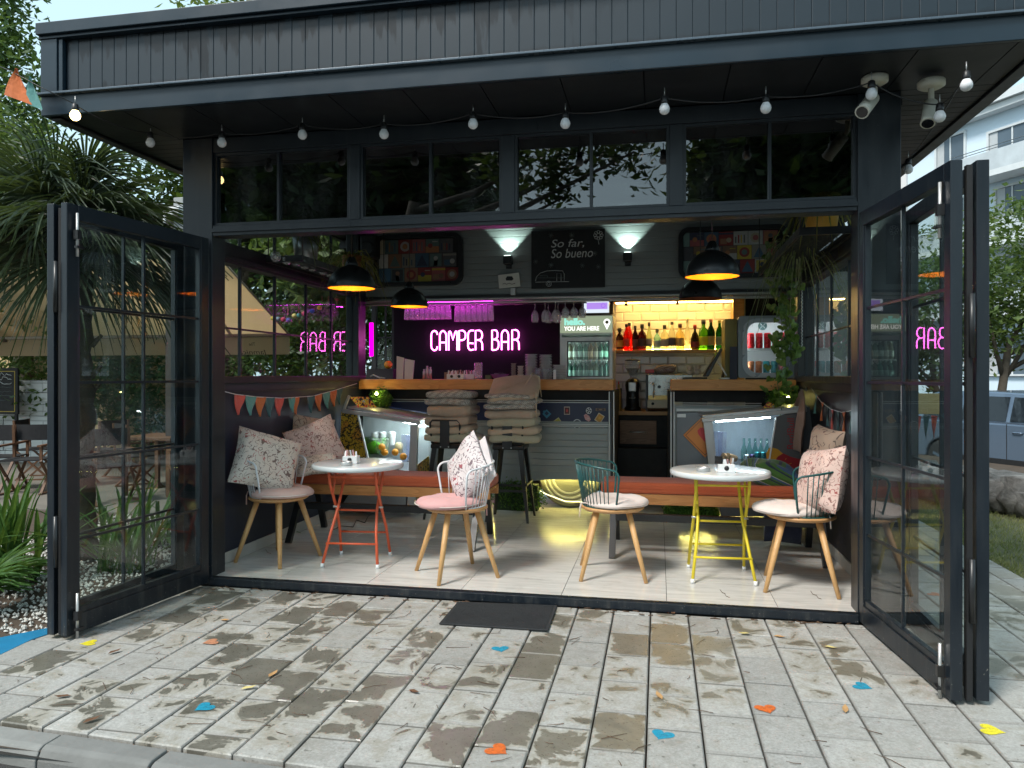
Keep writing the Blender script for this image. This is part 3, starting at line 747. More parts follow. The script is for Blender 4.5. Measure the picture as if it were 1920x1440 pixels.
seat_pad(ch2, 'pink', 2, 'rosy pink round pad on the white chair right of the orange-legged table', .07)
seat_pad(ch3, 'cream', 3, 'cream and pink round pad on the teal chair left of the yellow-legged table', .02)
seat_pad(ch4, 'cream', 4, 'cream round pad on the teal chair at the right wall', .07)

def pillow_mesh(w=.44, h=.44, t=.085, seed=0, n=14):
    rr = random.Random(seed); q = MB(); vs = []; fs = []
    ph = [rr.uniform(0, 6) for _ in range(6)]
    for sd_ in (1, -1):
        for i in range(n+1):
            for j in range(n+1):
                u, v = 2*i/n-1, 2*j/n-1
                pin = 1 - .10*(1-abs(u*v))*(.5*(u*u+v*v))
                th = t*((1-u**4)*(1-v**4))**.55
                x = u*w/2*(1-.07*(1-v*v)*0 - .06*math.cos(v*PI/2)*abs(u)**3); y = v*h/2*(1-.06*math.cos(u*PI/2)*abs(v)**3)
                z = sd_*th*(1+.10*math.sin(3*u+ph[0])*math.sin(2.5*v+ph[1])+.06*math.sin(6*u+5*v+ph[2]))
                z += .02*math.sin(2*u+ph[3])*(u*u) + .015*math.sin(2*v+ph[4])*v*v
                vs.append((x, y, z))
    m = (n+1)**2
    for i in range(n):
        for j in range(n):
            a = i*(n+1)+j; fs.append((a, a+n+1, a+n+2, a+1)); fs.append((m+a, m+a+1, m+a+n+2, m+a+n+1))
    q.add(vs, fs, 0, True); return q
dood_c = DOODLE('doodle_cream', (.70,.62,.54), (.13,.07,.06), (.35,.03,.03), 23, .036)
dood_p = DOODLE('doodle_pink', (.66,.48,.42), (.20,.09,.08), (.32,.06,.06), 24, .036)
dood_w = DOODLE('doodle_white', (.70,.64,.64), (.12,.07,.09), (.30,.03,.05), 22, .042)
dood_t = DOODLE('doodle_tan', (.45,.33,.25), (.10,.07,.06), (.14,.06,.05), 12, .035)
def pillow(center, nrm, roll, mat, label, seed, w=.44, h=.44, t=.085, grp='throw pillows', face2=None):
    z = Vector(nrm).normalized(); y0 = Vector((0,0,1)); x = y0.cross(z).normalized(); y = z.cross(x)
    m = Matrix((x, y, z)).transposed() @ Matrix.Rotation(roll, 3, 'Z')
    o = pillow_mesh(w, h, t, seed).build('pillow', mat, None)
    o.rotation_euler = m.to_euler(); o.location = center
    tag(o, label, 'pillow', grp); W[o] = Matrix.Translation(Vector(center)) @ m.to_4x4()
    mb = MB(); pts = []
    for k in range(40):
        a = k/40*4; sd_ = int(a); f = a-sd_
        u, v = [(-1+2*f,-1),(1,-1+2*f),(1-2*f,1),(-1,1-2*f)][sd_]
        pts.append((u*w/2*(1-.06*math.cos(v*PI/2)*abs(u)**3), v*h/2*(1-.06*math.cos(u*PI/2)*abs(v)**3), .02*math.sin(2*u)*0))
    return o
pillow((-2.93,5.22,.75), (.72,-.60,.42), rad(-20), dood_c, 'cream pillow with dark red squiggles leaning on the left white chair', 1, .50, .47, .10)
pillow((-1.335,5.16,.735), (-.66,-.70,.28), rad(48), dood_w, 'white pillow with black squiggles standing on its corner on the white chair by the stools', 2, .40, .40, .075)
pillow((-1.265,5.21,.735), (-.70,-.68,.24), rad(40), CLOTH('plain_white_cloth', (.66,.60,.60)), 'plain white pillow tucked behind the squiggle pillow, white chair by the stools', 12, .34, .34, .055)
pillow((1.05,5.20,.715), (-.90,-.26,.20), rad(10), dood_w if False else dood_p, 'pale pink squiggle pillow on the teal chair at the right wall', 3, .43, .44, .09)
pillow((1.16,5.60,.85), (-.85,-.35,.15), rad(-6), dood_t, 'tan pillow standing behind the pink one at the right wall', 4, .36, .38, .08)
pillow((-2.90,6.00,.80), (.62,-.75,.25), rad(20), dood_p, 'pink squiggle pillow standing on the left end of the bench', 5, .44, .42, .08)
pillow((-3.02,6.18,.83), (.75,-.6,.2), rad(-10), dood_t, 'tan pillow at the very back of the bench corner, left wall', 6, .40, .42, .07)
pillow((-2.83,5.86,.655), (.2,-.35,.9), rad(8), dood_c, 'small cream squiggle pillow lying flat on the left bench', 7, .38, .30, .05)

# benches
def bench(x0, x1, label, y0=5.98, y1=6.34, legs=None):
    t = thing('bench', label, 'bench', ((x0+x1)/2, (y0+y1)/2, 0), 0, 'long benches with orange cushions')
    cush = MB(); n = 24
    cush.box(x0, x1, y0-.01, y1, .470, .560)
    cl = CLOTH('orange_bench_cloth'+str(int(x0*10)), (.50,.105,.04), var=.2, vs=5)
    cm = cush.build('bench_cushion', cl, t, bevel=.02)
    MB().box(x0, x1, y0-.014, y0-.0105, .512, .518).build('piping', cl, cm)
    MB().box(x0, x1, y0, y0+.03, .385, .468).build('seat_rail', benchwood, t, bevel=.003)
    MB().box(x0, x1, y1-.04, y1-.01, .385, .468).build('seat_rail', benchwood, t, bevel=.003)
    MB().box(x0+.01, x1-.01, y0+.03, y1-.04, .44, .465).build('seat_board', benchwood, t)
    MB().box(x0+.12, x1-.12, y0-.10, y0-.04, .27, .325).build('stretcher', black, t, bevel=.003)
    for x in (x0+.10, x1-.10):
        for ya, yb in ((y0+.05, y0-.21), (y1-.05, y1+.12)):
            MB().bar((x, ya, .44), (x, yb, .0), .05, .035, (0,1,0)).build('leg', black, t)
    return t
bench(-3.14, -1.36, 'long orange-cushioned bench behind the orange-legged table')
bench(-.45, 1.30, 'long orange-cushioned bench behind the yellow-legged table')
# striped blanket on right bench
bl = N('striped_cloth'); vb = bl.co('Object', rot=(0,.5,.5)); sp_ = bl.n('ShaderNodeSeparateXYZ', i_0=vb)
fr_ = bl.math('FRACT', bl.math('MULTIPLY', bl.math('ADD', sp_.outputs[0], sp_.outputs[2]), 9))
bc = bl.ramp(fr_, [(0,(.07,.16,.03)),(.3,(.02,.03,.06)),(.42,(.06,.14,.03)),(.55,(.05,.10,.22)),(.72,(.35,.38,.33)),(.8,(.05,.12,.02))], 'CONSTANT')
bl = bl.done(bl.bsdf(bc, .95, 0, bl.bump(bl.noise(bl.co('Object'), 9, 3), .7, .03), Sheen_Weight=.2))
o = pillow_mesh(.42, .34, .10, 33).build('blanket', bl); o.location = (.86, 6.12, .635); o.rotation_euler = (.15,.25,.2); tag(o, 'crumpled green and blue striped blanket on the right bench', 'blanket')
o = pillow_mesh(.30, .34, .12, 34).build('backpack', CLOTH('dark_red_blue_cloth', (.03,.035,.07))); o.location = (1.0, 6.45, .20); o.rotation_euler = (1.3,.1,.2); tag(o, 'dark bag stowed on the floor beneath the right bench', 'bag')

# folding round tables
def table(c, mat, label, rz):
    t = thing('folding_table', label, 'table', (c[0], c[1], 0), rz)
    L = lambda mb, n, m, **k: mb.build(n, m, t, local=True, **k)
    top = M('white_table_top', (.62,.66,.67), .22, var=.05, vs=3, Coat_Weight=.3)
    L(MB().lathe([(.0001,.715),(.30,.715),(.330,.708),(.338,.712),(.341,.722),(.341,.736),(.336,.744),(.325,.746),(.0001,.744)], n=56), 'table_top', top)
    for sx in (-1, 1):
        x = .175*sx
        a = [(x, -.16, .705), (x, -.13, .60), (x, .02, .40), (x*1.05, .12, .24), (x*1.12, .20, .012)]
        b = [(x*.86, .16, .705), (x*.86, .13, .60), (x*.86, -.02, .40), (x*.98, -.12, .24), (x*1.18, -.21, .012)]
        L(MB().tube(a, .011, 10), 'leg', mat); L(MB().tube(b, .011, 10), 'leg', mat)
        for p in (a[-1], b[-1]): L(MB().cyl((p[0], p[1], 0), (p[0]*.995, p[1]*.98, .03), .0135, .013), 'foot_cap', white)
        L(MB().cyl((x*.8, .0, .41), (x*1.1, .0, .41), .008), 'pivot_bolt', steel)
        L(MB().tube([(x*.93,-.02,.70),(x*.93,-.10,.52)], .008, 8), 'catch_strut', mat)
    for y, z, k_ in ((.165, .30, 1.09), (-.155, .165, 1.06), (-.115, .585, .93)):
        pass
    L(MB().tube([(-.196,-.155,.165),(.196,-.155,.165)], .008, 8), 'cross_bar', mat)
    L(MB().tube([(-.19,.15,.19),(.19,.15,.19)], .008, 8), 'cross_bar', mat)
    L(MB().tube([(-.150,-.0,.385),(.150,-.0,.385)], .008, 8), 'cross_bar', mat)
    L(MB().tube([(-.17,-.15,.655),(.17,-.15,.655)], .007, 8), 'cross_bar', mat)
    return t
table((-2.23,5.32), orangep, 'round white-topped folding table on worn orange metal legs', rad(6))
table((.42,5.40), yellowp, 'round white-topped folding table on yellow metal legs', rad(3))
def ashtray(x, y, label):
    o = MB().lathe([(.0001,.0),(.044,.0),(.047,.004),(.047,.026),(.044,.028),(.042,.026),(.041,.008),(.0001,.006)], n=26).build('ashtray', steel); o.location = (x, y, .7465); tag(o, label, 'ashtray')
ashtray(-2.245, 5.13, 'round steel ashtray on the orange-legged table')
ashtray(.30, 5.28, 'round steel ashtray on the yellow-legged table')
def sachet_box(x, y, rz, label, z=.7465, badge=True, sachets=True):
    t = thing('sachet_holder', label, 'sachet box', (x, y, z), rz)
    MB().box(-.055,.055,-.04,.04,0,.055).build('box', white, t, local=True, bevel=.003)
    if badge: MB().lathe([(.0001,0),(.016,0),(.016,.002),(.0001,.002)], (0,-.0405,.03), 18, Matrix.Rotation(PI/2,3,'X')).build('round_badge', black, t, local=True)
    for k in range(7):
        xx = -.045+.015*k; MB().bar((xx,rnd.uniform(-.02,.02),.05),(xx+rnd.uniform(-.008,.008),rnd.uniform(-.025,.025),.085+rnd.uniform(0,.015)), .010, .004, (0,1,0)).build('sachet', [white, padm['pink'], M('sachet_brown%d'%rnd.randint(0,9), (.35,.22,.15), .6)][k%3 if k%3 != 2 else rnd.choice([0,2])], t, local=True)
    return t
sachet_box(-2.26, 5.26, .1, 'white box of sugar sachets on the orange-legged table')
sachet_box(.45, 5.27, .05, 'white box of sugar sachets on the yellow-legged table')
o = pillow_mesh(.06,.05,.014,8).build('black_ribbon', blackmatt); o.location = (.40,5.255,.83); o.rotation_euler = (1.2,0,.2); tag(o, 'black folded coaster on top of the right table sachet box', 'coaster')

# bar stools with stacked cushions
def stool(x, y, label):
    t = thing('bar_stool', label, 'bar stool', (x, y, 0), 0)
    L = lambda mb, n, m, **k: mb.build(n, m, t, local=True, **k)
    gun = M('gunmetal_paint', (.028,.027,.026), .33, .6, var=.3, vs=4)
    L(MB().box(-.155,.155,-.15,.15,.735,.76), 'seat', gun, bevel=.012)
    L(MB().box(-.155,.155,-.152,.152,.690,.734), 'seat_apron', gun, bevel=.01)
    for sx in (-1,1):
        for sy in (-1,1):
            p0 = Vector((.138*sx,.132*sy,.73)); p1 = Vector((.215*sx,.205*sy,0))
            mb = MB(); d = p1-p0
            wv = [.040,.034,.020]
            rings = []
            for k, f in enumerate((0,.4,1)):
                c = p0+d*f; w_ = wv[k]
                rings += [c+Vector((-w_*sx,0,0))*1.2, c, c+Vector((0,-w_*sy,0))*1.2, c+Vector((-w_*sx*.4,-w_*sy*.4,0))]
            fs = []
            for k in range(2):
                for j in range(4): fs.append((k*4+j, k*4+(j+1)%4, (k+1)*4+(j+1)%4, (k+1)*4+j))
            fs += [(3,2,1,0),(8,9,10,11)]
            mb.add(rings, fs); o = mb.build('leg', gun, t, local=True, fixn=True)
    for a, b in (((-.185,-.18,.30),(.185,-.18,.30)),((-.185,.18,.30),(.185,.18,.30)),((-.185,-.18,.36),(-.185,.18,.36)),((.185,-.18,.36),(.185,.18,.36))):
        L(MB().bar(a, b, .012, .022), 'foot_rail', gun)
    ph = [(-.135,-.155,.75),(-.15,-.175,.90),(-.148,-.18,.945),(-.125,-.182,.968),(.125,-.182,.968),(.148,-.18,.945),(.15,-.175,.90),(.135,-.155,.75)]
    L(MB().tube(ph, .0095, 8), 'back_hoop', black)
    L(MB().box(-.048,.048,-.188,-.176,.70,.965), 'back_splat', black, bevel=.003)
    for x_ in (-.04,.04): L(MB().cyl((x_,-.186,.712),(x_,-.192,.712), .006), 'rivet', steel)
    return t
SA, SB = (-2.04, 7.18), (-1.42, 7.18)
stool(*SA, 'black metal bar stool nearer the juice cooler, under the left cushion stack')
stool(*SB, 'black metal bar stool under the taller right-hand cushion stack')
cbrown, cweave, cgreen, ctan = CLOTH('taupe_cloth', (.47,.35,.26)), WEAVE('woven_cloth', (.60,.55,.49), (.17,.14,.12)), CLOTH('olive_cloth', (.46,.41,.29)), CLOTH('tan_cloth', (.55,.41,.29))
def box_cushion(w, d, h, seed):
    rr = random.Random(seed); q = MB(); nu, nv = 40, 10; vs = []; fs = []; ph = [rr.uniform(0,6) for _ in range(6)]
    for i in range(nv+1):
        b_ = -PI/2+PI*i/nv; zz = math.copysign(abs(math.sin(b_))**.75, math.sin(b_)); rr2 = max(abs(math.cos(b_))**.32, .0)
        for j in range(nu):
            a_ = 2*PI*j/nu; e_ = .28
            x = math.copysign(abs(math.cos(a_))**e_, math.cos(a_)); y = math.copysign(abs(math.sin(a_))**e_, math.sin(a_))
            wv = 1+.02*math.sin(3*a_+ph[0])+.012*math.sin(7*a_+ph[1]); k_ = (.90+.10*rr2) if i not in (0, nv) else 0
            r2 = rr2 if i not in (0,nv) else 0
            crease = -.05*math.exp(-((i-nv/2)/.6)**2)
            vs.append((x*r2*w/2*wv*(1+crease*.3), y*r2*d/2*wv*(1+crease*.3), zz*h/2*(1+.10*math.sin(2*x+ph[2])*math.cos(2.3*y+ph[3])) + .006*math.sin(4*x+ph[4])+.005*math.sin(5*y+ph[5])))
    for i in range(nv):
        for j in range(nu): fs.append((i*nu+j, i*nu+(j+1)%nu, (i+1)*nu+(j+1)%nu, (i+1)*nu+j))
    q.add(vs, fs, 0, True); return q
def sq_cushion(x, y, z, w, h, d, mat, label, rz=0, tilt=0, seed=0):
    o = box_cushion(w, d, h*1.06, seed).build('square_cushion', mat); o.location = (x, y, z); o.rotation_euler = (tilt, rnd.uniform(-.04,.04), rz)
    q = pillow_mesh; tag(o, label, 'cushion', 'spare cushions stacked on the bar stools')
zA = [(.795,.085,cgreen,'olive cushion at the bottom of the left stool stack'),(.872,.08,ctan,'tan cushion second from the bottom of the left stool stack'),
      (.956,.10,cbrown,'taupe cushion third from the bottom, left stool stack'),(1.055,.11,cbrown,'thick brown cushion fourth from the bottom, left stool stack'),
      (1.145,.075,cweave,'grey woven cushion just under the top of the left stool stack'),(1.215,.08,cweave,'patterned woven cushion on top of the left stool stack')]
for k, (z, h, m, l) in enumerate(zA): sq_cushion(SA[0]+rnd.uniform(-.02,.02)+.02, SA[1]+.02, z, .47, h, .42, m, l, rnd.uniform(-.06,.06), 0, 40+k)
zB = [(.80,.085,cgreen,'olive cushion at the bottom of the right stool stack'),(.872,.08,ctan,'tan cushion second from the bottom, right stool stack'),
      (.95,.09,cgreen,'olive cushion third from the bottom, right stool stack'),(1.03,.09,cbrown,'brown cushion fourth from the bottom, right stool stack'),(1.10,.06,cweave,'thin woven cushion fifth from the bottom, right stool stack'),
      (1.155,.06,cweave,'grey woven cushion folded under the tan one, right stool stack'),(1.205,.05,cweave,'woven cushion right below the top, right stool stack')]
for k, (z, h, m, l) in enumerate(zB): sq_cushion(SB[0]+rnd.uniform(-.03,.03)+.02, SB[1]+.02, z, .50, h, .44, m, l, rnd.uniform(-.08,.08), 0, 60+k)
o = box_cushion(.50,.50,.06,80).build('square_cushion', ctan); o.location = (SB[0]+.03, SB[1]+.03, 1.285); o.rotation_euler = (rad(24), rad(-4), .05)
tag(o, 'tan tufted cushion with long ties topping the right stool stack', 'cushion', 'spare cushions stacked on the bar stools'); W[o] = Matrix.Translation(o.location)
MB().tube([(.20,-.20,.06),(.235,-.23,.03),(.22,-.24,-.12),(.215,-.24,-.26)], [.006,.009,.008,.004], 6).build('tie', ctan, o, local=True)
MB().tube([(.12,-.05,.05),(.19,.05,.12),(.25,.02,.08),(.255,-.0,-.12)], [.005,.009,.008,.004], 6).build('tie', ctan, o, local=True)
o = pillow_mesh(.30,.22,.03,81).build('square_cushion', cgreen); o.location = (-1.73, 7.12, .80); o.rotation_euler = (0, rad(20), 0); tag(o, 'olive cushion sagging in the gap between the two stools', 'cushion', 'spare cushions stacked on the bar stools')

# ================================================================== COOLERS
def glassbox(): pass
ydood = N('yellow_doodle_print'); v = ydood.co('Object'); a = ydood.noise(v, 17, 1.5, .4, .7); k = ydood.math('ABSOLUTE', ydood.math('SUBTRACT', a, .5))
l = ydood.math('SUBTRACT', 1, ydood.sstep(k, .025, .045)); k2 = ydood.math('ABSOLUTE', ydood.math('SUBTRACT', ydood.noise(ydood.co('Object', loc=(4,4,4)), 26, .5), .45)); l = ydood.math('MAXIMUM', l, ydood.math('SUBTRACT', 1, ydood.sstep(k2, .02, .035)))
ydood = ydood.done(ydood.bsdf(ydood.mix(l, ydood.mix(ydood.sstep(ydood.noise(ydood.co('Object', loc=(1,9,1)), 6, 1), .55, .6), (.55,.36,.03), (.55,.26,.03)), (.02,.018,.012)), .5))
rdood = N('red_doodle_print'); v = rdood.co('Object'); cI = rdood.ramp(rdood.noise(v, 40, 1), [(0,(.02,.02,.02)),(.42,(.75,.10,.05)),(.50,(.8,.62,.04)),(.6,(.75,.14,.06)),(.64,(.05,.05,.03)),(.7,(.7,.65,.5))], 'CONSTANT')
rdood = rdood.done(rdood.bsdf(cI, .5))
def cooler(name, label, P, yf, yb, mats, sgn):
    """P: outline in the x-z plane of the end facing the terrace, counter-clockwise dict of corners"""
    t = thing(name, label, 'cooler', ((P['bl'][0]+P['br'][0])/2, (yf+yb)/2, 0))
    V = lambda k, y: Vector((P[k][0], y, P[k][1]))
    bodym, sidem, frm = mats
    # lower cabinet and side cheek
    MB().prism([V('bl',yf),V('br',yf),V('wr' if sgn>0 else 'wr',yf),V('wl',yf)], (0,yb-yf,0)).build('cabinet', bodym, t, bevel=.004)
    return t, V
YC0, YC1 = 7.02, 7.60
P = {k: (at_y(px, py, YC0).x, at_y(px, py, YC0).z) for k, (px, py) in dict(tl=(650,748), tl2=(645,772), tr=(785,789), wl=(692,868), wr=(766,884), wtl=(672,774), wtr=(771,795), br=(760,955), bl=(636,955)).items()}
t, V = cooler('juice_cooler', 'steel open display cooler with yellow doodle side and oranges inside, left of the stools', P, YC0, YC1, (M('cooler_grey', (.23,.24,.25), .4), ydood, steel), 1)
# yellow cheek left of the window
w_ = lambda px, py: at_y(px, py, YC0)
MB().prism([w_(640,772), w_(636,872), w_(690,872), w_(670,776)], (0,.012,0)).build('printed_panel', ydood, t)
MB().bar(w_(644,770)+Vector((0,-.004,0)), w_(787,792)+Vector((0,-.004,0)), .05, .042, (0,0,1)).build('frame_rail', steel, t, bevel=.004)
MB().bar(w_(778,796), w_(771,962), .05, .075, (1,0,0)).build('frame_post', steel, t, bevel=.004)
MB().bar(w_(671,774)+Vector((0,-.004,0)), w_(693,872)+Vector((0,-.004,0)), .02, .014, (1,0,0)).build('frame_edge', white, t)
MB().bar(w_(644,770), w_(655,742), .03, .02, (1,0,0)).build('frame_edge', alu, t)
pt = w_(655,742); MB().prism([w_(655,744), w_(690,744), w_(706,764), w_(672,764)], (0,.01,0)).build('sloped_sign', rdood, t)
# glass: end pane, right face pane
MB().prism([w_(673,776), w_(694,872), w_(768,884), w_(773,797)], (0,.006,0)).build('pane', clear, t)
e = Vector((0,YC1-YC0,0))
xr_ = w_(776,800); xr2 = w_(770,880)
MB().prism([xr_+Vector((0,.03,0)), xr_+e, xr2+e, xr2+Vector((0,.03,0))], (.006,0,0)).build('pane', clear, t)
pp = [w_(650,766), w_(787,789)]
MB().prism([pp[0]+Vector((0,.03,0)), pp[1]+Vector((0,.03,0)), pp[1]+e, pp[0]+e], (0,0,.02)).build('top_panel', steel, t)
MB().bar(w_(700,783)+Vector((0,.25,-.01)), w_(765,797)+Vector((0,.25,-.01)), .02, .01).build('led_strip', EM('led_cool', (.8,.95,1), 26), t)
MB().bar(xr_+e*.1+Vector((-.02,0,-.01)), xr_+e*.95+Vector((-.02,0,-.01)), .015, .01).build('led_strip', bpy.data.materials['led_cool'], t)
MB().prism([w_(640,772)+e, w_(636,872)+e, w_(772,884)+e, w_(785,792)+e], (0,-.01,0)).build('back_panel', M('liner_grey', (.45,.5,.5), .35), t)
sh0 = w_(694,874).z
MB().prism([w_(692,878)+Vector((0,.05,.0)), w_(768,884)+Vector((0,.05,0)), w_(768,884)+e, w_(692,878)+e], (0,0,-.02)).build('cooler_floor', white, t)
MB().prism([Vector((xr2.x+.004, YC0+.03, .12)), Vector((xr2.x+.004, YC1, .12)), Vector((xr2.x+.004, YC1, sh0+.05)), Vector((xr2.x+.004, YC0+.03, sh0-.02))], (.006,0,0)).build('printed_panel', ydood, t)
# contents
zf = sh0+.005
orm = M('orange_peel', (.85,.33,.02), .45, bump=.3, bs=180)
for k, (px, py) in enumerate(((716,838),(721,848),(741,848),(756,856))):
    p = at_y(px, py, YC0+.16+.03*(k%2)); o = MB().ball((0,0,0), .036, 16, 10).build('orange', orm); o.location = (p.x, p.y, max(p.z, zf+.03)); tag(o, ['orange resting on top of the other oranges in the left cooler','orange at the left of the row in the left cooler','orange in the middle of the row in the left cooler','orange next to the plastic cups in the left cooler'][k], 'orange', 'oranges in the left cooler')
p = at_y(706, 836, YC0+.25); o = pillow_mesh(.26,.18,.10,90).build('produce_bag', GLASS('green_film', (.45,.80,.30), .25, 1.3, .5)); o.location = (p.x, p.y, p.z); o.rotation_euler = (PI/2,0,0); tag(o, 'green plastic bag of lettuce inside the left cooler', 'bag')
o = MB().ball((0,0,0), .075, 14, 9, (1.25,.8,.85)).build('lettuce', M('lettuce_green', (.40,.55,.14), .6, var=.4, vs=14, bump=1, bs=20)); o.location = (p.x-.02, p.y+.01, p.z-.015); tag(o, 'pale green lettuce inside the plastic bag', 'lettuce')
cupm = GLASS('cup_plastic', (.85,.86,.95), .15, 1.4, .35)
for k, px in enumerate((704,718,735)):
    p = at_y(px, 818, YC1-.13); o = MB().lathe_open([(.030,-.09),(.042,.03),(.044,.035),(.03,.05),(.012,.055),(.0001,.056)], n=14).build('cup_stack', M('cup_white', (.75,.76,.76), .4)); o.location = (p.x, p.y, p.z); tag(o, ['white cup stack behind the lettuce, leftmost of three','white cup stack at the centre of the left cooler','white cup stack nearest the food tub in the left cooler'][k], 'cup', 'cups in the left cooler')
for k, px in enumerate((764,790)):
    p = at_y(px if k == 0 else 772, 842, YC0+.2+.2*k); o = MB().lathe([(.036,-.13),(.046,.14),(.048,.145),(.0001,.15)], n=16).build('plastic_cup_stack', cupm); o.location = (p.x-.02, p.y, p.z+.0); tag(o, ['tall stack of clear plastic cups, front of the left cooler','tall stack of clear plastic cups, rear of the left cooler'][k], 'cup')
p = at_y(748,838,YC1-.2); o = MB().lathe([(.04,-.06),(.045,.03),(.03,.045),(.0001,.05)], n=14).build('food_tub', M('tub_label', (.55,.45,.25), .5, var=.5, vs=30)); o.location = p; tag(o, 'round labelled food tub behind the oranges', 'tub')

# right cooler (mirror layout)
YR0, YR1 = 6.92, 7.60
w_ = lambda px, py: at_y(px, py, YR0)
P = {k: (w_(*q).x, w_(*q).z) for k, q in dict(wl=(1340,874), wr=(1530,878), br=(1535,968), bl=(1352,968)).items()}
cgrey = M('cooler_side_grey', (.11,.115,.12), .45, .2)
t, V = cooler('drinks_cooler', 'steel display cooler with energy drink logo side and cans inside, right of the passage', P, YR0, YR1, (cgrey, cgrey, steel), -1)
e = Vector((0,YR1-YR0,0))
MB().prism([w_(1455,782), w_(1440,878), w_(1532,878), w_(1518,762)], (0,.012,0)).build('side_panel', cgrey, t)
MB().bar(w_(1316,788)+Vector((0,-.006,0)), w_(1512,768)+Vector((0,-.006,0)), .05, .035, (0,0,1)).build('frame_rail', steel, t, bevel=.004)
MB().prism([w_(1318,785), w_(1336,788), w_(1345,880), w_(1330,880)], (0,.05,0)).build('frame_post', steel, t, bevel=.003)
MB().bar(w_(1455,782)+Vector((0,-.005,0)), w_(1440,876)+Vector((0,-.005,0)), .018, .012, (1,0,0)).build('frame_edge', white, t)
MB().prism([w_(1336,790), w_(1346,876), w_(1440,876), w_(1454,784)], (0,.006,0)).build('pane', GLASS('misty_glass', (.90,.94,.95), .03, 1.5, .22), t)
MB().prism([w_(1318,784)+Vector((0,.03,0)), w_(1515,765)+Vector((0,.03,0)), w_(1515,765)+e, w_(1318,784)+e], (0,0,.02)).build('top_panel', steel, t)
MB().prism([w_(1330,786)+e, w_(1340,878)+e, w_(1500,878)+e, w_(1500,772)+e], (0,-.01,0)).build('back_panel', M('liner_blue', (.42,.5,.6), .35), t)
MB().prism([w_(1345,880)+Vector((0,.05,0)), w_(1500,880)+Vector((0,.05,0)), w_(1500,880)+e, w_(1345,880)+e], (0,0,-.02)).build('cooler_floor', white, t)
MB().bar(w_(1345,793)+Vector((0,.2,0)), w_(1450,785)+Vector((0,.2,0)), .02, .01).build('led_strip', bpy.data.materials['led_cool'], t)
def text(body, size, loc, mat, parent, ext=.001, rot=(PI/2,0,0), align='LEFT', width=None, name='lettering', bold=0, height=None):
    c = bpy.data.curves.new(name, 'FONT'); c.body = body; c.size = size; c.extrude = ext; c.align_x = align; c.offset = bold; c.resolution_u = 4
    c.materials.append(mat); o = bpy.data.objects.new(name, c); C.objects.link(o)
    bpy.context.view_layer.update(); sx = 1; sy = 1
    if width: sx = width/max(o.dimensions.x, 1e-6)
    if height: sy = height/max(o.dimensions.y, 1e-6)
    elif width: sy = sx
    me = bpy.data.meshes.new_from_object(o.evaluated_get(bpy.context.evaluated_depsgraph_get())); bpy.data.objects.remove(o); bpy.data.curves.remove(c)
    o = bpy.data.objects.new(name, me); C.objects.link(o)
    m = Matrix.Translation(Vector(loc))
    if parent is not None: o.parent = parent; m = W[parent].inverted() @ m
    o.location = m.translation; o.rotation_euler = rot; o.scale = (sx, sy, 1); return o
redl = M('logo_red', (.30,.014,.022), .4); yell = M('logo_yellow', (.62,.30,.02), .4)
p = w_(1489,843); text('RedBull', .1, (p.x, YR0-.004, p.z), redl, t, rot=(PI/2,-PI/2,0), width=(p.z-w_(1489,786).z)*-1, height=.060)
pl_ = [w_(*q)+Vector((0,-.002,0)) for q in ((1440,878),(1436,850),(1444,838),(1458,842),(1470,852),(1462,878))]
MB().prism(pl_, (0,.001,0)).build('sun_logo', yell, t)
pl_ = [w_(*q)+Vector((0,-.005,0)) for q in ((1445,878),(1452,866),(1458,856),(1468,850),(1482,856),(1496,860),(1516,862),(1516,878))]
MB().prism(pl_, (0,.001,0)).build('bull_logo', redl, t)
for q in ((1460,868,1464,866),(1472,862,1474,859),(1480,870,1484,868)): MB().bar(w_(q[0],q[1])+Vector((0,-.007,0)), w_(q[2],q[3])+Vector((0,-.007,0)), .001, .004, (0,0,1)).build('bull_logo_line', yell, t)
def can(x, y, z, mat, label, grp, h=.115, r=.029, name='drink_can'):
    o = MB().lathe([(.0001,0),(r*.82,0),(r,.008),(r,h-.012),(r*.84,h),(r*.8,h-.003),(.0001,h-.003)], n=18).build(name, [mat], None); o.location = (x,y,z)
    if label: tag(o, label, 'can', grp)
    return o
canm = [M('can_blue', (.02,.09,.18), .3, .6), M('can_teal', (.02,.22,.26), .3, .6), M('can_purple', (.07,.05,.16), .3, .6), M('can_silver', (.45,.5,.55), .3, .8)]
zc_ = w_(1345,880).z+.001
names_ = ['silver drink can nearest the mop-like straws in the right cooler','dark purple drink can in the right cooler','deep blue drink can in the right cooler','teal drink can, tallest in the right cooler','blue drink can beside the window edge, right cooler','silver drink can leftmost in the right cooler']
for k, px in enumerate((1400,1410,1420,1431,1441)):
    p = at_y(px, 870, YR0+.14); can(p.x, p.y, zc_, canm[[3,2,1,0,0][k]] if k < 3 else canm[1 if k == 3 else 0], names_[[0,1,2,3,4][k]], 'cans in the right cooler', .15 if k > 1 else .125, .027)
for k, px in enumerate((1395,1405,1416,1427,1438)):
    p = at_y(px, 850, YR0+.4); 
    o = MB().lathe([(.0001,0),(.03,.0),(.03,.13),(.012,.19),(.012,.25),(.0001,.25)], n=12).build('small_bottle', GLASS('bottle_film%d'%k, (.5,.75,.72), .1, 1.4, .2)); o.location = (p.x, p.y, zc_); tag(o, ('leftmost','second from left','middle','second from right','rightmost')[k]+' small glass bottle in the back row of the right cooler', 'bottle', 'bottles in the right cooler')
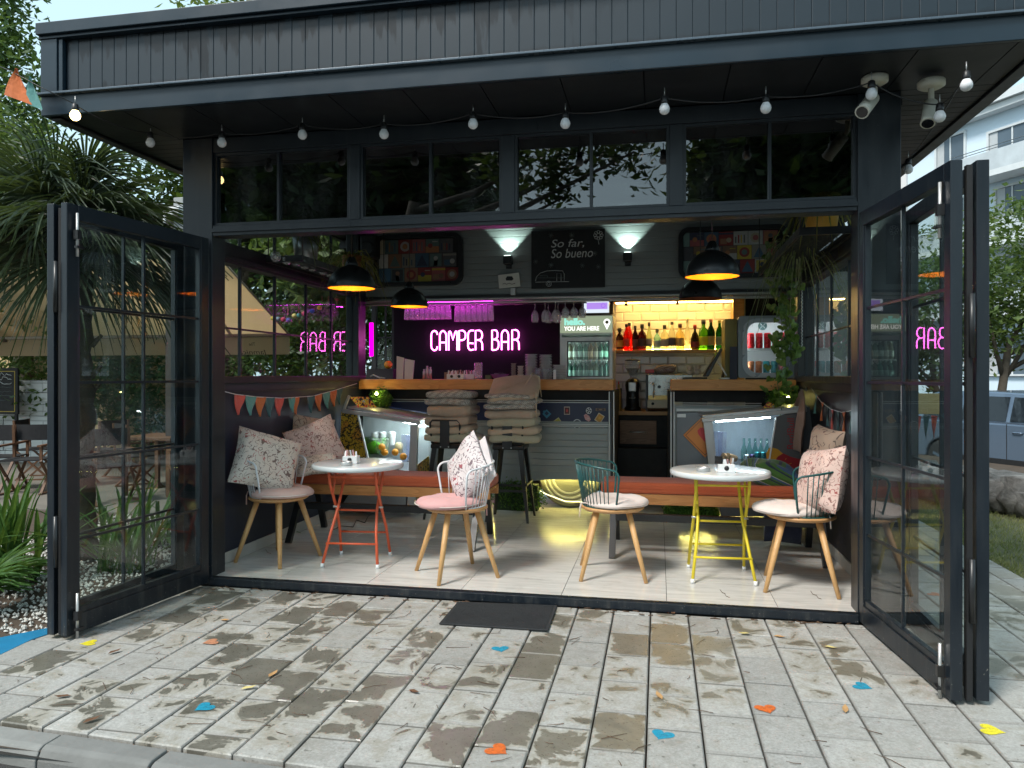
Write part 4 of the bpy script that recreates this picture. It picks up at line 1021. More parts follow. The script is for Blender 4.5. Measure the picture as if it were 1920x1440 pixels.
for k, px in enumerate((1366,1374)):
    p = at_y(px, 855, YR0+.2); o = MB().cyl((p.x-.05, p.y, p.z), (p.x+.03, p.y+.06, p.z-.03), .03).build('bread_roll', M('bread%d'%k, (.50,.30,.15), .7)); tag(o, ('tan roll tilted at the back left of the right cooler','tan roll lying in front in the right cooler')[k], 'roll')
for k, px in enumerate((1345,1352)):
    p = at_y(px, 835, YR0+.14+.2*k); o = MB().lathe([(.034,-.12),(.042,.12),(.044,.125),(.0001,.13)], n=16).build('plastic_cup_stack', cupm); o.location = (p.x+.01, p.y, p.z); tag(o, ('clear plastic cup stack by the left post of the right cooler','clear plastic cup stack further back in the right cooler')[k], 'cup')
ORD = ['first','second','third','fourth','fifth','sixth','seventh','eighth','ninth']
# ================================================================== LAMPS
def pendant(x, y, label, lit=True, dia=.36):
    t = thing('pendant_lamp', label, 'pendant lamp', (x, y, 2.07), 0)
    Rr = dia/2
    outer = [(Rr*math.cos(a), Rr*1.0*math.sin(a)*.98) for a in [rad(q) for q in range(0, 76, 5)]] + [(.05,Rr*.99),(.042,Rr+.02),(.03,Rr+.045),(.018,Rr+.06)]
    MB().lathe_open([(Rr+.002,-.004)]+outer, n=48).build('lamp_shade', M('shade_black_%d'%int(y*10), (.010,.011,.012), .32), t, local=True)
    inn = [(r*.97, z*.97) for r, z in outer[:16]]
    MB().lathe_open(inn, n=48).build('shade_lining', M('shade_gold_%d'%int(y*10), (.90,.42,.05), .4, .2, var=.05) if lit else M('shade_gold_unlit', (.25,.06,.015), .4, .3), t, local=True)  # unlit lamp gets a darkened copy of the gold lining
    MB().tube([(0,0,Rr+.05),(0,0,.93)], .004, 6).build('cord', black, t, local=True)
    MB().cyl((0,0,Rr*.95),(0,0,Rr*.60),.02).build('lamp_socket', black, t, local=True)
    MB().ball((0,0,.07), .034, 16, 10).build('bulb', EM('bulb_warm', (1,.56,.12), 32) if lit else white, t, local=True)
pendant(-2.30, 5.36, 'black dome pendant lamp with glowing gold inside, larger one at the left')
pendant(-2.36, 6.88, 'black dome pendant lamp further back in front of the record window')
pendant(.355, 5.20, 'black dome pendant lamp with orange lining above the yellow-legged table, the nearer one')
pendant(.355, 6.65, 'unlit black dome pendant lamp tucked behind the nearer right one', False)
def wall_light(px, py, label):
    p = at_y(px, py, 7.66)
    t = thing('wall_spotlight', label, 'wall light', (p.x, 7.70, p.z-.03), 0)
    MB().box(p.x-.045,p.x+.045,7.60,7.69,p.z-.05,p.z+.035).build('lamp_body', black, t, bevel=.006)
    MB().box(p.x-.03,p.x+.03,7.69,7.712,p.z-.09,p.z-.03).build('wall_bracket', black, t)
    MB().box(p.x-.035,p.x+.035,7.612,7.678,p.z+.036,p.z+.038).build('lamp_glass', EM('spot_glass', (.8,1,.92), 4), t)
    for up, en, an in ((1, 13.0, 88), (-1, .0, 60)):
        if not en: continue
        l = bpy.data.lights.new('spot_beam', 'SPOT'); l.energy = en; l.color = (.74,1,.90); l.spot_size = rad(an); l.spot_blend = .18; l.shadow_soft_size = .02
        o = bpy.data.objects.new('spot_beam', l); C.objects.link(o); o.location = (p.x, 7.655, p.z+.045)
        o.rotation_euler = (PI-rad(8), 0, 0)
wall_light(953, 487, 'small black wall spotlight left of the chalkboard')
wall_light(1177, 481, 'small black wall spotlight right of the chalkboard')

# neon sign
ng = EM('neon_pink', (1.0,.13,.68), 5.5)
sgn = thing('neon_sign', 'pink neon sign reading CAMPER BAR on the dark back wall', 'neon sign', (at_y(890,640,9.3).x, 9.3, 1.85))
bl_, tr_ = at_y(808, 657, 9.28), at_y(975, 620, 9.28); un = (tr_.x-bl_.x)/640.0; hh = at_y(890,620,9.28).z-at_y(890,657,9.28).z
LT = {'C': [[(.35,.80),(.33,.91),(.26,.98),(.18,1),(.09,.97),(.03,.89),(0,.78),(0,.22),(.03,.11),(.09,.03),(.18,0),(.27,.02),(.33,.09),(.35,.2)]],
 'A': [[(0,0),(0,.75),(.02,.86),(.08,.95),(.18,1),(.28,.95),(.34,.86),(.37,.75),(.37,0)], [(0,.40),(.37,.40)]],
 'M': [[(0,0),(0,.85),(.02,.95),(.07,.97),(.12,.9),(.24,.52),(.36,.9),(.41,.97),(.46,.95),(.48,.85),(.48,0)]],
 'P': [[(0,0),(0,.99),(.2,1),(.30,.95),(.36,.86),(.37,.74),(.35,.62),(.28,.54),(.2,.51),(.02,.51)]],
 'E': [[(.32,.99),(.18,1),(.08,.96),(.02,.88),(0,.78),(0,.22),(.02,.1),(.08,.03),(.16,0),(.32,.03)], [(.02,.32),(.10,.36),(.30,.34)]],
 'R': [[(0,0),(0,.99),(.2,1),(.30,.95),(.36,.86),(.37,.74),(.35,.62),(.28,.54),(.2,.51),(.02,.51)], [(.2,.51),(.31,.45),(.37,.34),(.38,0)]],
 'B': [[(0,0),(0,.99),(.16,1),(.25,.96),(.30,.87),(.30,.66),(.24,.57),(.14,.53),(.02,.53)], [(.14,.53),(.28,.50),(.36,.40),(.37,.22),(.32,.07),(.2,0),(.0,0)]]}
for ch_, x0 in zip('CAMPERBAR', (0,63,128,203,268,322,440,508,582)):
    mb = MB(); mb2 = MB()
    for st in LT[ch_]:
        pts = [(bl_.x + (x0+3+x*128)*un, 9.275, bl_.z + y*hh) for x, y in st]; mb.tube(pts, .0088, 8)
    mb.build('neon_letter', ng, sgn)
    mb2.box(bl_.x+(x0+20)*un-.006, bl_.x+(x0+20)*un+.006, 9.285, 9.33, bl_.z+hh*.45, bl_.z+hh*.5).build('letter_clip', black, sgn)

# festoon bulbs along the eave
bulbw = M('bulb_white', (.78,.78,.80), .25); 
def bulb(px, py, Y, label, lit=False, r=.030):
    p = at_y(px, py, Y)
    t = thing('festoon_bulb', label, 'light bulb', (p.x, p.y, p.z+.06), 0, 'bulbs on the festoon string')
    MB().lathe([(.0001,-r),(r*.5,-r*.87),(r*.87,-r*.5),(r,0),(r*.9,r*.45),(r*.62,r*.95),(r*.5,r*1.2)], p, 18).build('bulb', EM('bulb_lit', (1,.72,.30), 5) if lit else bulbw, t)
    MB().lathe([(r*.66,r*1.0),(r*.7,r*1.3),(r*.6,r*2.3),(r*.3,r*2.5)], p, 14).build('lamp_socket', black, t)
    MB().tube([(p.x,p.y,p.z+r*2.4),(p.x,p.y,p.z+.12)], .003, 5).build('hook', steel, t)
    return p
fb = []
lab = ['lit yellow bulb hanging at the left corner of the fascia','white bulb second from the left corner, under the eave','white bulb above the left post of the pavilion','white bulb above the first transom window','white bulb above the gap between the first and second transom windows',
 'white bulb above the right half of the second transom window','white bulb above the left half of the third transom window','white bulb above the right edge of the third transom window','white bulb above the middle bar of the fourth transom window','white bulb in front of the left security camera',
 'white bulb beside the right security camera','white bulb nearest the right eave, highest of all','white bulb low by the top of the right door, under the side eave']
for (px, py, Y), l in zip(((141,217,3.98),(282,268,4.45),(416,268,4.45),(567,253,4.45),(720,252,4.45),(887,233,4.35),(1060,232,4.35),(1246,205,4.25),(1436,203,4.3),(1634,177,4.3),(1762,219,4.35),(1812,160,4.15),(1703,318,5.4)), lab):
    fb.append(bulb(px, py, Y, l, lit=(px == 141)))
def sag(a, b, d, n=10): return [a.lerp(b, k/n)+Vector((0,0,-4*d*(k/n)*(1-k/n))) for k in range(n+1)]
pts = []; tops = [p+Vector((0,0,.065)) for p in fb]
for a, b in zip(tops, tops[1:]): pts += sag(a, b, .03)[:-1]
pts.append(tops[-1])
o = MB().tube(pts, .0035, 6).build('festoon_cable', black); tag(o, 'black cable carrying the festoon bulbs along the eave', 'cable')
# outdoor bunting on a cord to the upper left
flagc = {'o': CLOTH('flag_orange', (.60,.16,.05)), 'r': CLOTH('flag_red', (.58,.10,.08)), 't': CLOTH('flag_teal', (.12,.30,.28)), 'g': CLOTH('flag_slate', (.06,.13,.14))}
flagk = {'o':'flag_orange','r':'flag_red','t':'flag_teal','g':'flag_slate'}
def flag(parent, a, b, tip, key, bend=None):
    a, b, tip = Vector(a), Vector(b), Vector(tip); n = (b-a).cross(tip-a).normalized()*.0015
    mb = MB(); N_ = 5; vs = []; wv = n*8
    for i in range(N_+1):
        f = i/N_; l = a.lerp(tip, f); r_ = b.lerp(tip, f*.999)
        for j in range(4):
            g = j/3; vs.append(l.lerp(r_, g) + wv*math.sin(f*3+g*4))
    fs = []
    for i in range(N_):
        for j in range(3): q = i*4+j; fs.append((q,q+1,q+5,q+4))
    m = len(vs); vs2 = vs + [v_+n for v_ in vs]
    fs2 = fs + [tuple(m+k for k in f[::-1]) for f in fs]
    return mb.add(vs2, fs2).build('flag', flagc[key], parent)
cord = [at_y(-60,100,3.95), at_y(20,133,3.95), at_y(70,160,3.96), fb[0]+Vector((0,0,.07))]
t = thing('bunting', 'orange and teal bunting pennants on a cord by the left corner of the roof', 'bunting', tuple(cord[1]))
MB().tube(cord, .003, 5).build('cord', black, t)
flag(t, at_y(30,131,3.95), at_y(34,129,3.95), at_y(31,129,3.95), 'o'); 
flag(t, at_y(8,178,3.95), at_y(58,196,3.95), at_y(31,128,3.95), 'o'); flag(t, at_y(50,196,3.97), at_y(78,205,3.97), at_y(56,143,3.97), 't')
# bunting on the left wall
def wall_bunting(X, strg, flags, label):
    t = thing('bunting', label, 'bunting', tuple(at_x(*strg[len(strg)//2], X)))
    MB().tube([at_x(px,py,X) for px,py in strg], .003, 5).build('cord', whitemetal, t)
    def ty(px):
        for (a, ya), (b, yb) in zip(strg, strg[1:]):
            if a <= px <= b: return ya+(yb-ya)*(px-a)/(b-a)
        return strg[-1][1]
    for (xa, xb, xt, yt, key) in flags:
        flag(t, at_x(xa, ty(xa), X), at_x(xb, ty(xb), X), at_x(xt, yt, X+ (.004 if X < 0 else -.004)), key)
wall_bunting(-3.135, [(400,729),(440,739),(480,744),(530,746.5),(587,742.5),(630,731),(669,719)],
    [(440,459,446,778,'r'),(460,479,469,779,'t'),(479,497,487,781,'o'),(497,514,505,782,'g'),(515,531,523,780,'r'),(541,552,549,773,'t'),(546,560,554,777,'o'),(576,589,583,774,'g'),(590,602,599,770,'o'),(605,617,614,766,'t'),(619,630,626,762,'o'),(630,641,636,758,'g')],
    'bunting of red, teal and orange pennants strung along the left wall')
wall_bunting(1.30, [(1521,728),(1539,753),(1558,767),(1578,773),(1592,771),(1606,766)],
    [(1527.5,1534,1528,775,'t'),(1539,1546,1540,789,'o'),(1549,1555.5,1552,799,'g'),(1558,1565,1560,806,'r'),(1568,1576.5,1572,812,'g'),(1579,1587.5,1582,815,'o'),(1591,1600,1596,813,'g')],
    'bunting of slate, orange and red pennants on the right wall')

# security cameras
cream = M('camera_cream', (.62,.60,.52), .4)
def cctv(base, tip, label):
    b_, e_ = Vector(base), Vector(tip)
    t = thing('security_camera', label, 'security camera', tuple(b_))
    MB().lathe([(.065,.045),(.07,.04),(.07,.012),(.05,.0),(.0001,0)], b_, 22).build('mount_base', cream, t)
    k = b_+Vector((0,0,-.06)); MB().tube([b_, k, k.lerp(e_, .3)], .016, 10).build('arm', cream, t)
    d = (e_-k).normalized(); s0 = k.lerp(e_, .18)
    MB().tube([s0, e_, e_+d*.015], [.036,.036,.038], 20).build('camera_body', cream, t)
    MB().tube([e_+d*.0155, e_+d*.018], [.030,.030], 18).build('lens', M('lens_black', (.01,.01,.012), .1), t)
b1 = at_y(1640,162,4.45); b1.z = 3.015; b2 = at_y(1746,182,4.5); b2.z = 2.99
cctv(b1, at_y(1618,208,4.33), 'cream security camera pointing down left from the eave corner')
cctv(b2, at_y(1740,228,4.42), 'cream security camera pointing down, nearer the right eave edge')

# ================================================================== ON THE CAMPER FRONT
def rrect(x0, x1, z0, z1, r, n=6):
    pts = []
    for cx, cz, a0 in ((x1-r,z1-r,0),(x0+r,z1-r,90),(x0+r,z0+r,180),(x1-r,z0+r,270)):
        for k in range(n+1): a = rad(a0+90*k/n); pts.append((cx+r*math.cos(a), cz+r*math.sin(a)))
    return pts
def ring(outer, inner, y0, y1):
    mb = MB(); n = len(outer)
    vs = [(x,y0,z) for x,z in outer]+[(x,y0,z) for x,z in inner]+[(x,y1,z) for x,z in outer]+[(x,y1,z) for x,z in inner]
    fs = []
    for i in range(n):
        j = (i+1)%n
        fs += [(i,i+n,j+n,j),(i+2*n,j+2*n,j+3*n,i+3*n),(i,j,j+2*n,i+2*n),(i+n,i+3*n,j+3*n,j+n)]
    return mb.add(vs, fs)
FLAT = {}
def flat(col):
    k = tuple(round(q,3) for q in col)
    if k not in FLAT: FLAT[k] = M('print_ink_%d'%len(FLAT), col, .5, var=.25, vs=25)
    return FLAT[k]
pal = [(.30,.03,.03),(.05,.05,.06),(.45,.40,.28),(.05,.12,.20),(.55,.42,.04),(.35,.18,.10),(.10,.10,.11),(.40,.10,.10),(.12,.20,.19),(.5,.5,.48),(.22,.13,.08),(.03,.04,.09),(.48,.20,.08),(.3,.28,.24)]
def sleeve(parent, x, z, s_, y, k):
    rr = random.Random(k*7+1); cols_ = [tuple(q*.6 for q in c_) for c_ in rr.sample(pal, 4)]
    mb = MB().box(x, x+s_, y, y+.003, z, z+s_); mats = [flat(c_) for c_ in cols_]; m = rr.randint(0, 5); yy = y-.0006
    def rect(a,b,c_,d,mi): mb.add([(x+a*s_,yy,z+c_*s_),(x+b*s_,yy,z+c_*s_),(x+b*s_,yy,z+d*s_),(x+a*s_,yy,z+d*s_)], [(0,1,2,3)], mi)
    def disc(cx,cz,r,mi,off=0): mb.add([(x+(cx+r*math.cos(q*PI/10))*s_, yy-off, z+(cz+r*math.sin(q*PI/10))*s_) for q in range(20)], [tuple(range(20))], mi)
    if m == 0: disc(.5,.5,.36,1); disc(.5,.5,.2,2,.0004)
    elif m == 1: rect(.0,1,.78,.92,1); rect(.1,.55,.1,.5,2); disc(.7,.38,.18,3,.0004)
    elif m == 2: mb.add([(x+.1*s_,yy,z+.1*s_),(x+.9*s_,yy,z+.1*s_),(x+.5*s_,yy,z+.9*s_)], [(0,1,2)], 1); rect(.35,.65,.12,.3,2) if False else None
    elif m == 3: rect(0,1,0,.45,1); disc(.35,.5,.17,2,.0004); rect(.5,.9,.75,.82,3)
    elif m == 4: rect(.08,.92,.08,.92,1); disc(.5,.62,.16,2,.0004); rect(.36,.64,.1,.45,3)
    else:
        for q in range(4): rect(.1+.2*q,.2+.2*q,.15,.55+.1*rr.random()*3,1+q%3)
    o = mb.build('record_sleeve', mats, parent)
def rec_window(px0, px1, py0, py1, label, seed):
    a, b = at_y(px0, py1, 7.69), at_y(px1, py0, 7.69); x0, x1, z0, z1 = a.x, b.x, a.z, b.z
    t = thing('record_window', label, 'framed display', ((x0+x1)/2, 7.70, z0))
    ring(rrect(x0,x1,z0,z1,.10), rrect(x0+.045,x1-.045,z0+.04,z1-.045,.065), 7.665, 7.714).build('window_frame', M('window_rubber', (.010,.010,.011), .35), t)
    MB().box(x0+.03,x1-.03,7.706,7.712,z0+.03,z1-.03).build('backing', blackmatt, t)
    xa, za, xb, zb = x0+.05, z0+.045, x1-.05, z1-.05; s_ = (zb-za)/3; k = 0
    for r_ in range(3):
        X = xa - (.3*s_ if r_ == 1 else .55*s_ if r_ == 2 else .1*s_)
        while X < xb-.02:
            sleeve_x0 = max(X, xa)
            if X >= xa-.001 and X+s_ <= xb+.03: sleeve(t, X, za+r_*s_+.002, min(s_-.004, xb-X), 7.697-.001*(k%2), seed+k)
            elif X < xa: MB().box(xa, X+s_-.004, 7.697, 7.70, za+r_*s_+.002, za+(r_+1)*s_-.002).build('record_sleeve', flat(pal[(seed+k)%14]), t)
            X += s_; k += 1
    return t
rec_window(702, 868, 436, 538, 'round-cornered camper window papered with record sleeves, behind the left lamps', 3)
rec_window(1272, 1478, 420, 524, 'round-cornered camper window papered with record sleeves, behind the right lamps and hanging vine', 50)
# chalk menu board
a, b = at_y(996, 541, 7.67), at_y(1134, 428, 7.67)
cb_ = thing('chalkboard', 'black chalkboard with So far So bueno and a chalk camper drawing', 'chalkboard', ((a.x+b.x)/2, 7.69, a.z))
MB().box(a.x, b.x, 7.68, 7.70, a.z, b.z).build('board', M('board_black', (.006,.007,.008), .6, var=.4, vs=4), cb_)
chalk = M('chalk', (.55,.58,.58), .95, var=.5, vs=60); chalkd = M('chalk_faint', (.13,.16,.16), .95, var=.5, vs=60)
for tx, px, py, wd in (('So far,', 1032, 464, 62), ('So bueno', 1032, 484, 78)):
    p = at_y(px, py, 7.678); p2 = at_y(px+wd, py, 7.678)
    o = text(tx, .1, p, chalk, cb_, ext=.0004, width=p2.x-p.x, height=at_y(px,py-17,7.678).z-p.z)
    for v_ in o.data.vertices: v_.co.x += v_.co.y*.22
YY = 7.6785
def ch_line(pts, mat=chalk, r=.0025): MB().tube([at_y(x_,y_,YY) for x_, y_ in pts], r, 5).build('chalk_line', mat, cb_)
cpts = [(1004,527),(1006,519),(1013,512),(1025,508),(1040,507),(1055,508),(1058,514),(1058,528)]
ch_line(cpts+[(1004,529)]); ch_line([(1004,521),(1057,521)], chalkd); ch_line([(1058,528),(1067,528)])
ch_line([(1044,527),(1044,513),(1052,513),(1052,527)])
for k in range(2): ch_line([(1029+5*math.cos(q*PI/6)*(1-k*.5), 532+5*math.sin(q*PI/6)*(1-k*.5)) for q in range(13)])
ch_line([(1012,517),(1020,516),(1026,516),(1027,520)], chalkd)
for k in range(8):
    q = k*PI/4; cx, cy = 1122+6*math.cos(q), 441+6*math.sin(q)
    ch_line([(cx+3*math.cos(z_*PI/4), cy+3*math.sin(z_*PI/4)) for z_ in range(9)])
ch_line([(1122,452),(1123,458)], chalk)
for cx, cy in ((1004,490),(1033,497),(1092,497),(1122,500),(1033,441),(1072,441),(1115,475)):
    for k in range(4): q = k*PI/4+cx; ch_line([(cx-5*math.cos(q), cy-5*math.sin(q)),(cx+5*math.cos(q), cy+5*math.sin(q))], chalkd, .0018)
# small notice cards
a = at_y(934, 542, 7.66)
t = thing('notice_card', 'white card with a small camper drawing standing on the hatch rail', 'card', tuple(at_y(955,540,7.68)))
cps = [at_y(*q, 7.668) for q in ((936,541),(934,516),(973,511),(976,537))]
MB().prism(cps, (0,.003,0)).build('card', M('card_white', (.66,.66,.60), .6), t)
MB().prism([at_y(*q,7.6665) for q in ((948,522),(951,518),(960,518),(963,523),(960,526),(949,526))], (0,.001,0)).build('camper_print', black, t)
MB().tube([at_y(x_,y_,7.666) for x_,y_ in ((942,533),(946,531),(950,533),(955,531),(960,533),(966,531))], .0025, 5).build('handwriting_line', black, t)
p = at_y(962,546,7.66); o = MB().box(p.x-.025,p.x+.025,7.655,7.68,p.z-.04,p.z+.035).build('rail_clip', steel, None, bevel=.004); tag(o, 'small metal clip on the hatch rail under the card', 'clip')
# speaker
p = at_y(692, 462, 7.5)
t = thing('loudspeaker', 'small black loudspeaker in the top left corner beside the record window', 'speaker', (p.x, 7.55, p.z-.12))
MB().box(p.x-.085,p.x+.085,7.45,7.62,p.z-.13,p.z+.12).build('speaker_case', blackmatt, t, bevel=.02)
MB().lathe([(.0001,0),(.062,0),(.07,.006),(.065,.01)], (p.x,7.449,p.z-.03), 22, Matrix.Rotation(PI/2,3,'X')).build('speaker_cone', black, t)
# stickers on the navy band
def sticker(px, py, wd, hh_, rot, cols_, label, shape='r'):
    p = at_y(px, py, 7.713); sc_ = 7.8/1400; w2, h2 = wd*sc_/2, hh_*sc_/2; c_, s_ = math.cos(rad(rot)), math.sin(rad(rot)); mb = MB()
    def T(u, v_, k): u *= w2; v_ *= h2; return (p.x+u*c_-v_*s_, 7.7165-.0006*k, p.z+u*s_+v_*c_)
    def poly(pts, mi): mb.add([T(u, v_, mi) for u, v_ in pts], [tuple(range(len(pts)))], mi)
    sq = lambda q: [(-q,-q),(q,-q),(q,q),(-q,q)]
    ci = lambda q, ox=0, oy=0: [(ox+q*math.cos(k*PI/10), oy+q*math.sin(k*PI/10)) for k in range(20)]
    if shape == 'r': poly(sq(1), 0); poly(sq(.8), 1); poly(ci(.38), 2)
    elif shape == 'c': poly(ci(1), 0); poly(ci(.82), 1); poly([(math.cos(-.9)*.8,math.sin(-.9)*.8),(.8,0),(math.cos(.7)*.8,math.sin(.7)*.8),(-.55,-.6)], 2)
    elif shape == 'h': poly([(0,-1),(.85,0),(1,.5),(.6,.95),(.2,.9),(0,.6),(-.2,.9),(-.6,.95),(-1,.5),(-.85,0)], 0); poly([(0,-.6),(.55,0),(.6,.45),(.3,.55),(0,.3),(-.3,.55),(-.6,.45),(-.55,0)], 1)
    elif shape == 'b': poly(ci(1), 0); [poly(ci(.26, .6*math.cos(k*2*PI/5), .6*math.sin(k*2*PI/5)), 1) for k in range(5)]; poly(ci(.25), 1)
    elif shape == 'o': poly([(-1,.3),(-.6,1),(.3,.7),(1,-.2),(.7,-1),(-.3,-.8)], 0); poly(ci(.25,-.4,.3), 1); poly(ci(.2,.3,-.2), 2)
    elif shape == 'd': poly([(-1,0),(0,-1),(1,0),(0,1)], 0); poly([(-.5,.1),(0,-.4),(.5,.1),(0,.6)], 1); poly([(-.9,.4),(-.6,.2),(-.3,.5),(-.6,.8)], 0)
    o = mb.build('sticker', [flat(c_) for c_ in cols_]); tag(o, label, 'sticker')
sticker(1025,776,17,17,0,[(.05,.25,.40),(.02,.04,.10)], 'blue diamond-patterned sticker on the navy panel', 'd')
sticker(1046,792,13,14,35,[(.55,.50,.25),(.40,.36,.05),(.45,.30,.10)], 'tilted yellow card sticker in the middle of the navy panel')
sticker(1063,770,11,15,0,[(.50,.45,.38),(.08,.02,.02),(.45,.05,.05)], 'upright dark red card sticker with white border')
sticker(1082,795,17,18,0,[(.60,.62,.62),(.04,.04,.06),(.55,.35,.22)], 'round white-rimmed sticker with a tan streak', 'c')
sticker(1104,770,11,12,0,[(.55,.56,.58),(.02,.03,.05)], 'round black and white football sticker', 'b')
sticker(1101,783,15,12,-20,[(.60,.32,.32),(.55,.2,.2),(.6,.5,.45)], 'pink oblong sticker beside the football sticker', 'o')
sticker(1124,784,13,16,-32,[(.55,.48,.35),(.50,.25,.04),(.55,.33,.06)], 'tilted orange card sticker at the right of the navy panel')
sticker(1131,799,10,9,0,[(.60,.32,.32),(.45,.08,.09)], 'small pink heart sticker low on the navy panel', 'h')
sticker(1126,768,18,5,0,[(.22,.14,.08),(.05,.03,.03),(.25,.16,.10)], 'narrow brown sticker at the top right of the navy panel')
sticker(1000,771,11,13,-15,[(.50,.42,.40),(.06,.02,.03),(.30,.04,.06)], 'topmost of three dark red stickers beside the cushion stack')
sticker(1003,783,11,14,5,[(.50,.42,.40),(.07,.02,.03),(.25,.03,.05)], 'middle of three dark red stickers beside the cushion stack')
sticker(999,797,10,13,-25,[(.50,.42,.40),(.05,.02,.03),(.20,.04,.05)], 'lowest of three dark red stickers beside the cushion stack')
# orange diamond sign
dp = [at_y(*q, 7.684) for q in ((1281,816),(1322,776),(1363,816),(1322,858))]
t = thing('diamond_sign', 'orange diamond road-style sign with a red heart on the grey hatch door', 'sign', tuple(at_y(1322,858,7.69)))
MB().prism(dp, (0,.004,0)).build('sign_plate', M('sign_orange', (.50,.17,.03), .45), t, bevel=.001)
cn = sum(dp, Vector())/4
dp2 = [cn+(q-cn)*.90 for q in dp]; dp3 = [cn+(q-cn)*.87 for q in dp]
ring([(q.x,q.z) for q in dp2], [(q.x,q.z) for q in dp3], 7.682, 7.683).build('sign_border', black, t)
hp = at_y(1322,815,7.681); MB().prism([(hp.x+u*.075, 7.681, hp.z+v_*.075) for u, v_ in [(0,-1),(.85,0),(1,.5),(.6,.95),(.2,.9),(0,.6),(-.2,.9),(-.6,.95),(-1,.5),(-.85,0)]], (0,.001,0)).build('heart', M('sign_red', (.50,.03,.03), .5), t)

# ================================================================== INSIDE THE CAMPER
lab_m = M('label_cream', (.62,.58,.45), .6, var=.5, vs=60)
bprof = {'wine': [(.0001,0),(.036,0),(.038,.01),(.038,.17),(.030,.205),(.015,.24),(.0135,.29),(.016,.292),(.016,.305),(.0001,.305)],
 'square': [(.0001,0),(.040,0),(.042,.01),(.042,.15),(.036,.18),(.016,.20),(.015,.245),(.018,.247),(.018,.27),(.0001,.27)],
 'slim': [(.0001,0),(.032,0),(.034,.01),(.033,.17),(.022,.215),(.013,.245),(.012,.30),(.0145,.302),(.0145,.33),(.0001,.33)],
 'round': [(.0001,0),(.040,0),(.048,.04),(.048,.11),(.032,.17),(.014,.20),(.013,.25),(.017,.252),(.017,.275),(.0001,.275)],
 'short': [(.0001,0),(.036,0),(.038,.01),(.038,.13),(.024,.165),(.012,.18),(.012,.21),(.016,.212),(.016,.235),(.0001,.235)]}
def bottle(x, y, z, kind, liquid, capc, lbl, label, sc=1.0, grp='spirit bottles on the lit shelf', name='bottle', rgh=.05, dif=.38):
    t = thing(name, label, 'bottle', (x, y, z), 0, grp)
    pr = [(r_*sc*1.02, z_*sc) for r_, z_ in bprof[kind]]
    km = 'liquor_%s' % '_'.join('%02d'%int(q*100) for q in liquid)
    gm = bpy.data.materials.get(km) or GLASS(km, liquid, rgh, 1.45, 0)
    if km not in DN:
        n_ = N(km+'_b'); tr = n_.n('ShaderNodeBsdfTransparent', i_0=liquid); df = n_.n('ShaderNodeBsdfTranslucent', i_0=tuple(q*.9 for q in liquid)); df2 = n_.n('ShaderNodeBsdfDiffuse', i_0=tuple(q*.5 for q in liquid))
        g_ = n_.n('ShaderNodeBsdfGlossy', i_0=(1,1,1), i_1=.05)
        a_ = n_.n('ShaderNodeMixShader', i_0=dif, i_1=tr.outputs[0], i_2=n_.n('ShaderNodeMixShader', i_0=.4, i_1=df.outputs[0], i_2=df2.outputs[0]).outputs[0])
        DN[km] = n_.done(n_.n('ShaderNodeMixShader', i_0=n_.math('MULTIPLY', n_.n('ShaderNodeFresnel', i_0=1.45).outputs[0], n_.math('SUBTRACT', 1.0, n_.n('ShaderNodeNewGeometry').outputs['Backfacing'])), i_1=a_.outputs[0], i_2=g_.outputs[0]).outputs[0])
    MB().lathe(pr[:-3], n=18).build('glass_body', DN[km], t, local=True)
    (r1, z1), (r2, z2) = pr[-3], pr[-2]
    MB().lathe([(r1,z1-.02*sc),(r1*1.1,z1),(r2*1.05,z2),(.0001,z2)], n=14).build('cap', flat(capc), t, local=True)
    if lbl: MB().lathe_open([(pr[3][0]*1.02,pr[3][1]*.25),(pr[3][0]*1.02,pr[3][1]*.78)], n=18).build('label', flat(lbl), t, local=True)
    return t
DN = {}
amber, red_, clr, grn, dkr, yel, org = (.55,.22,.03), (.85,.04,.02), (.93,.95,.88), (.10,.42,.08), (.10,.03,.02), (.85,.80,.25), (.90,.30,.03)
zs = shz+.001
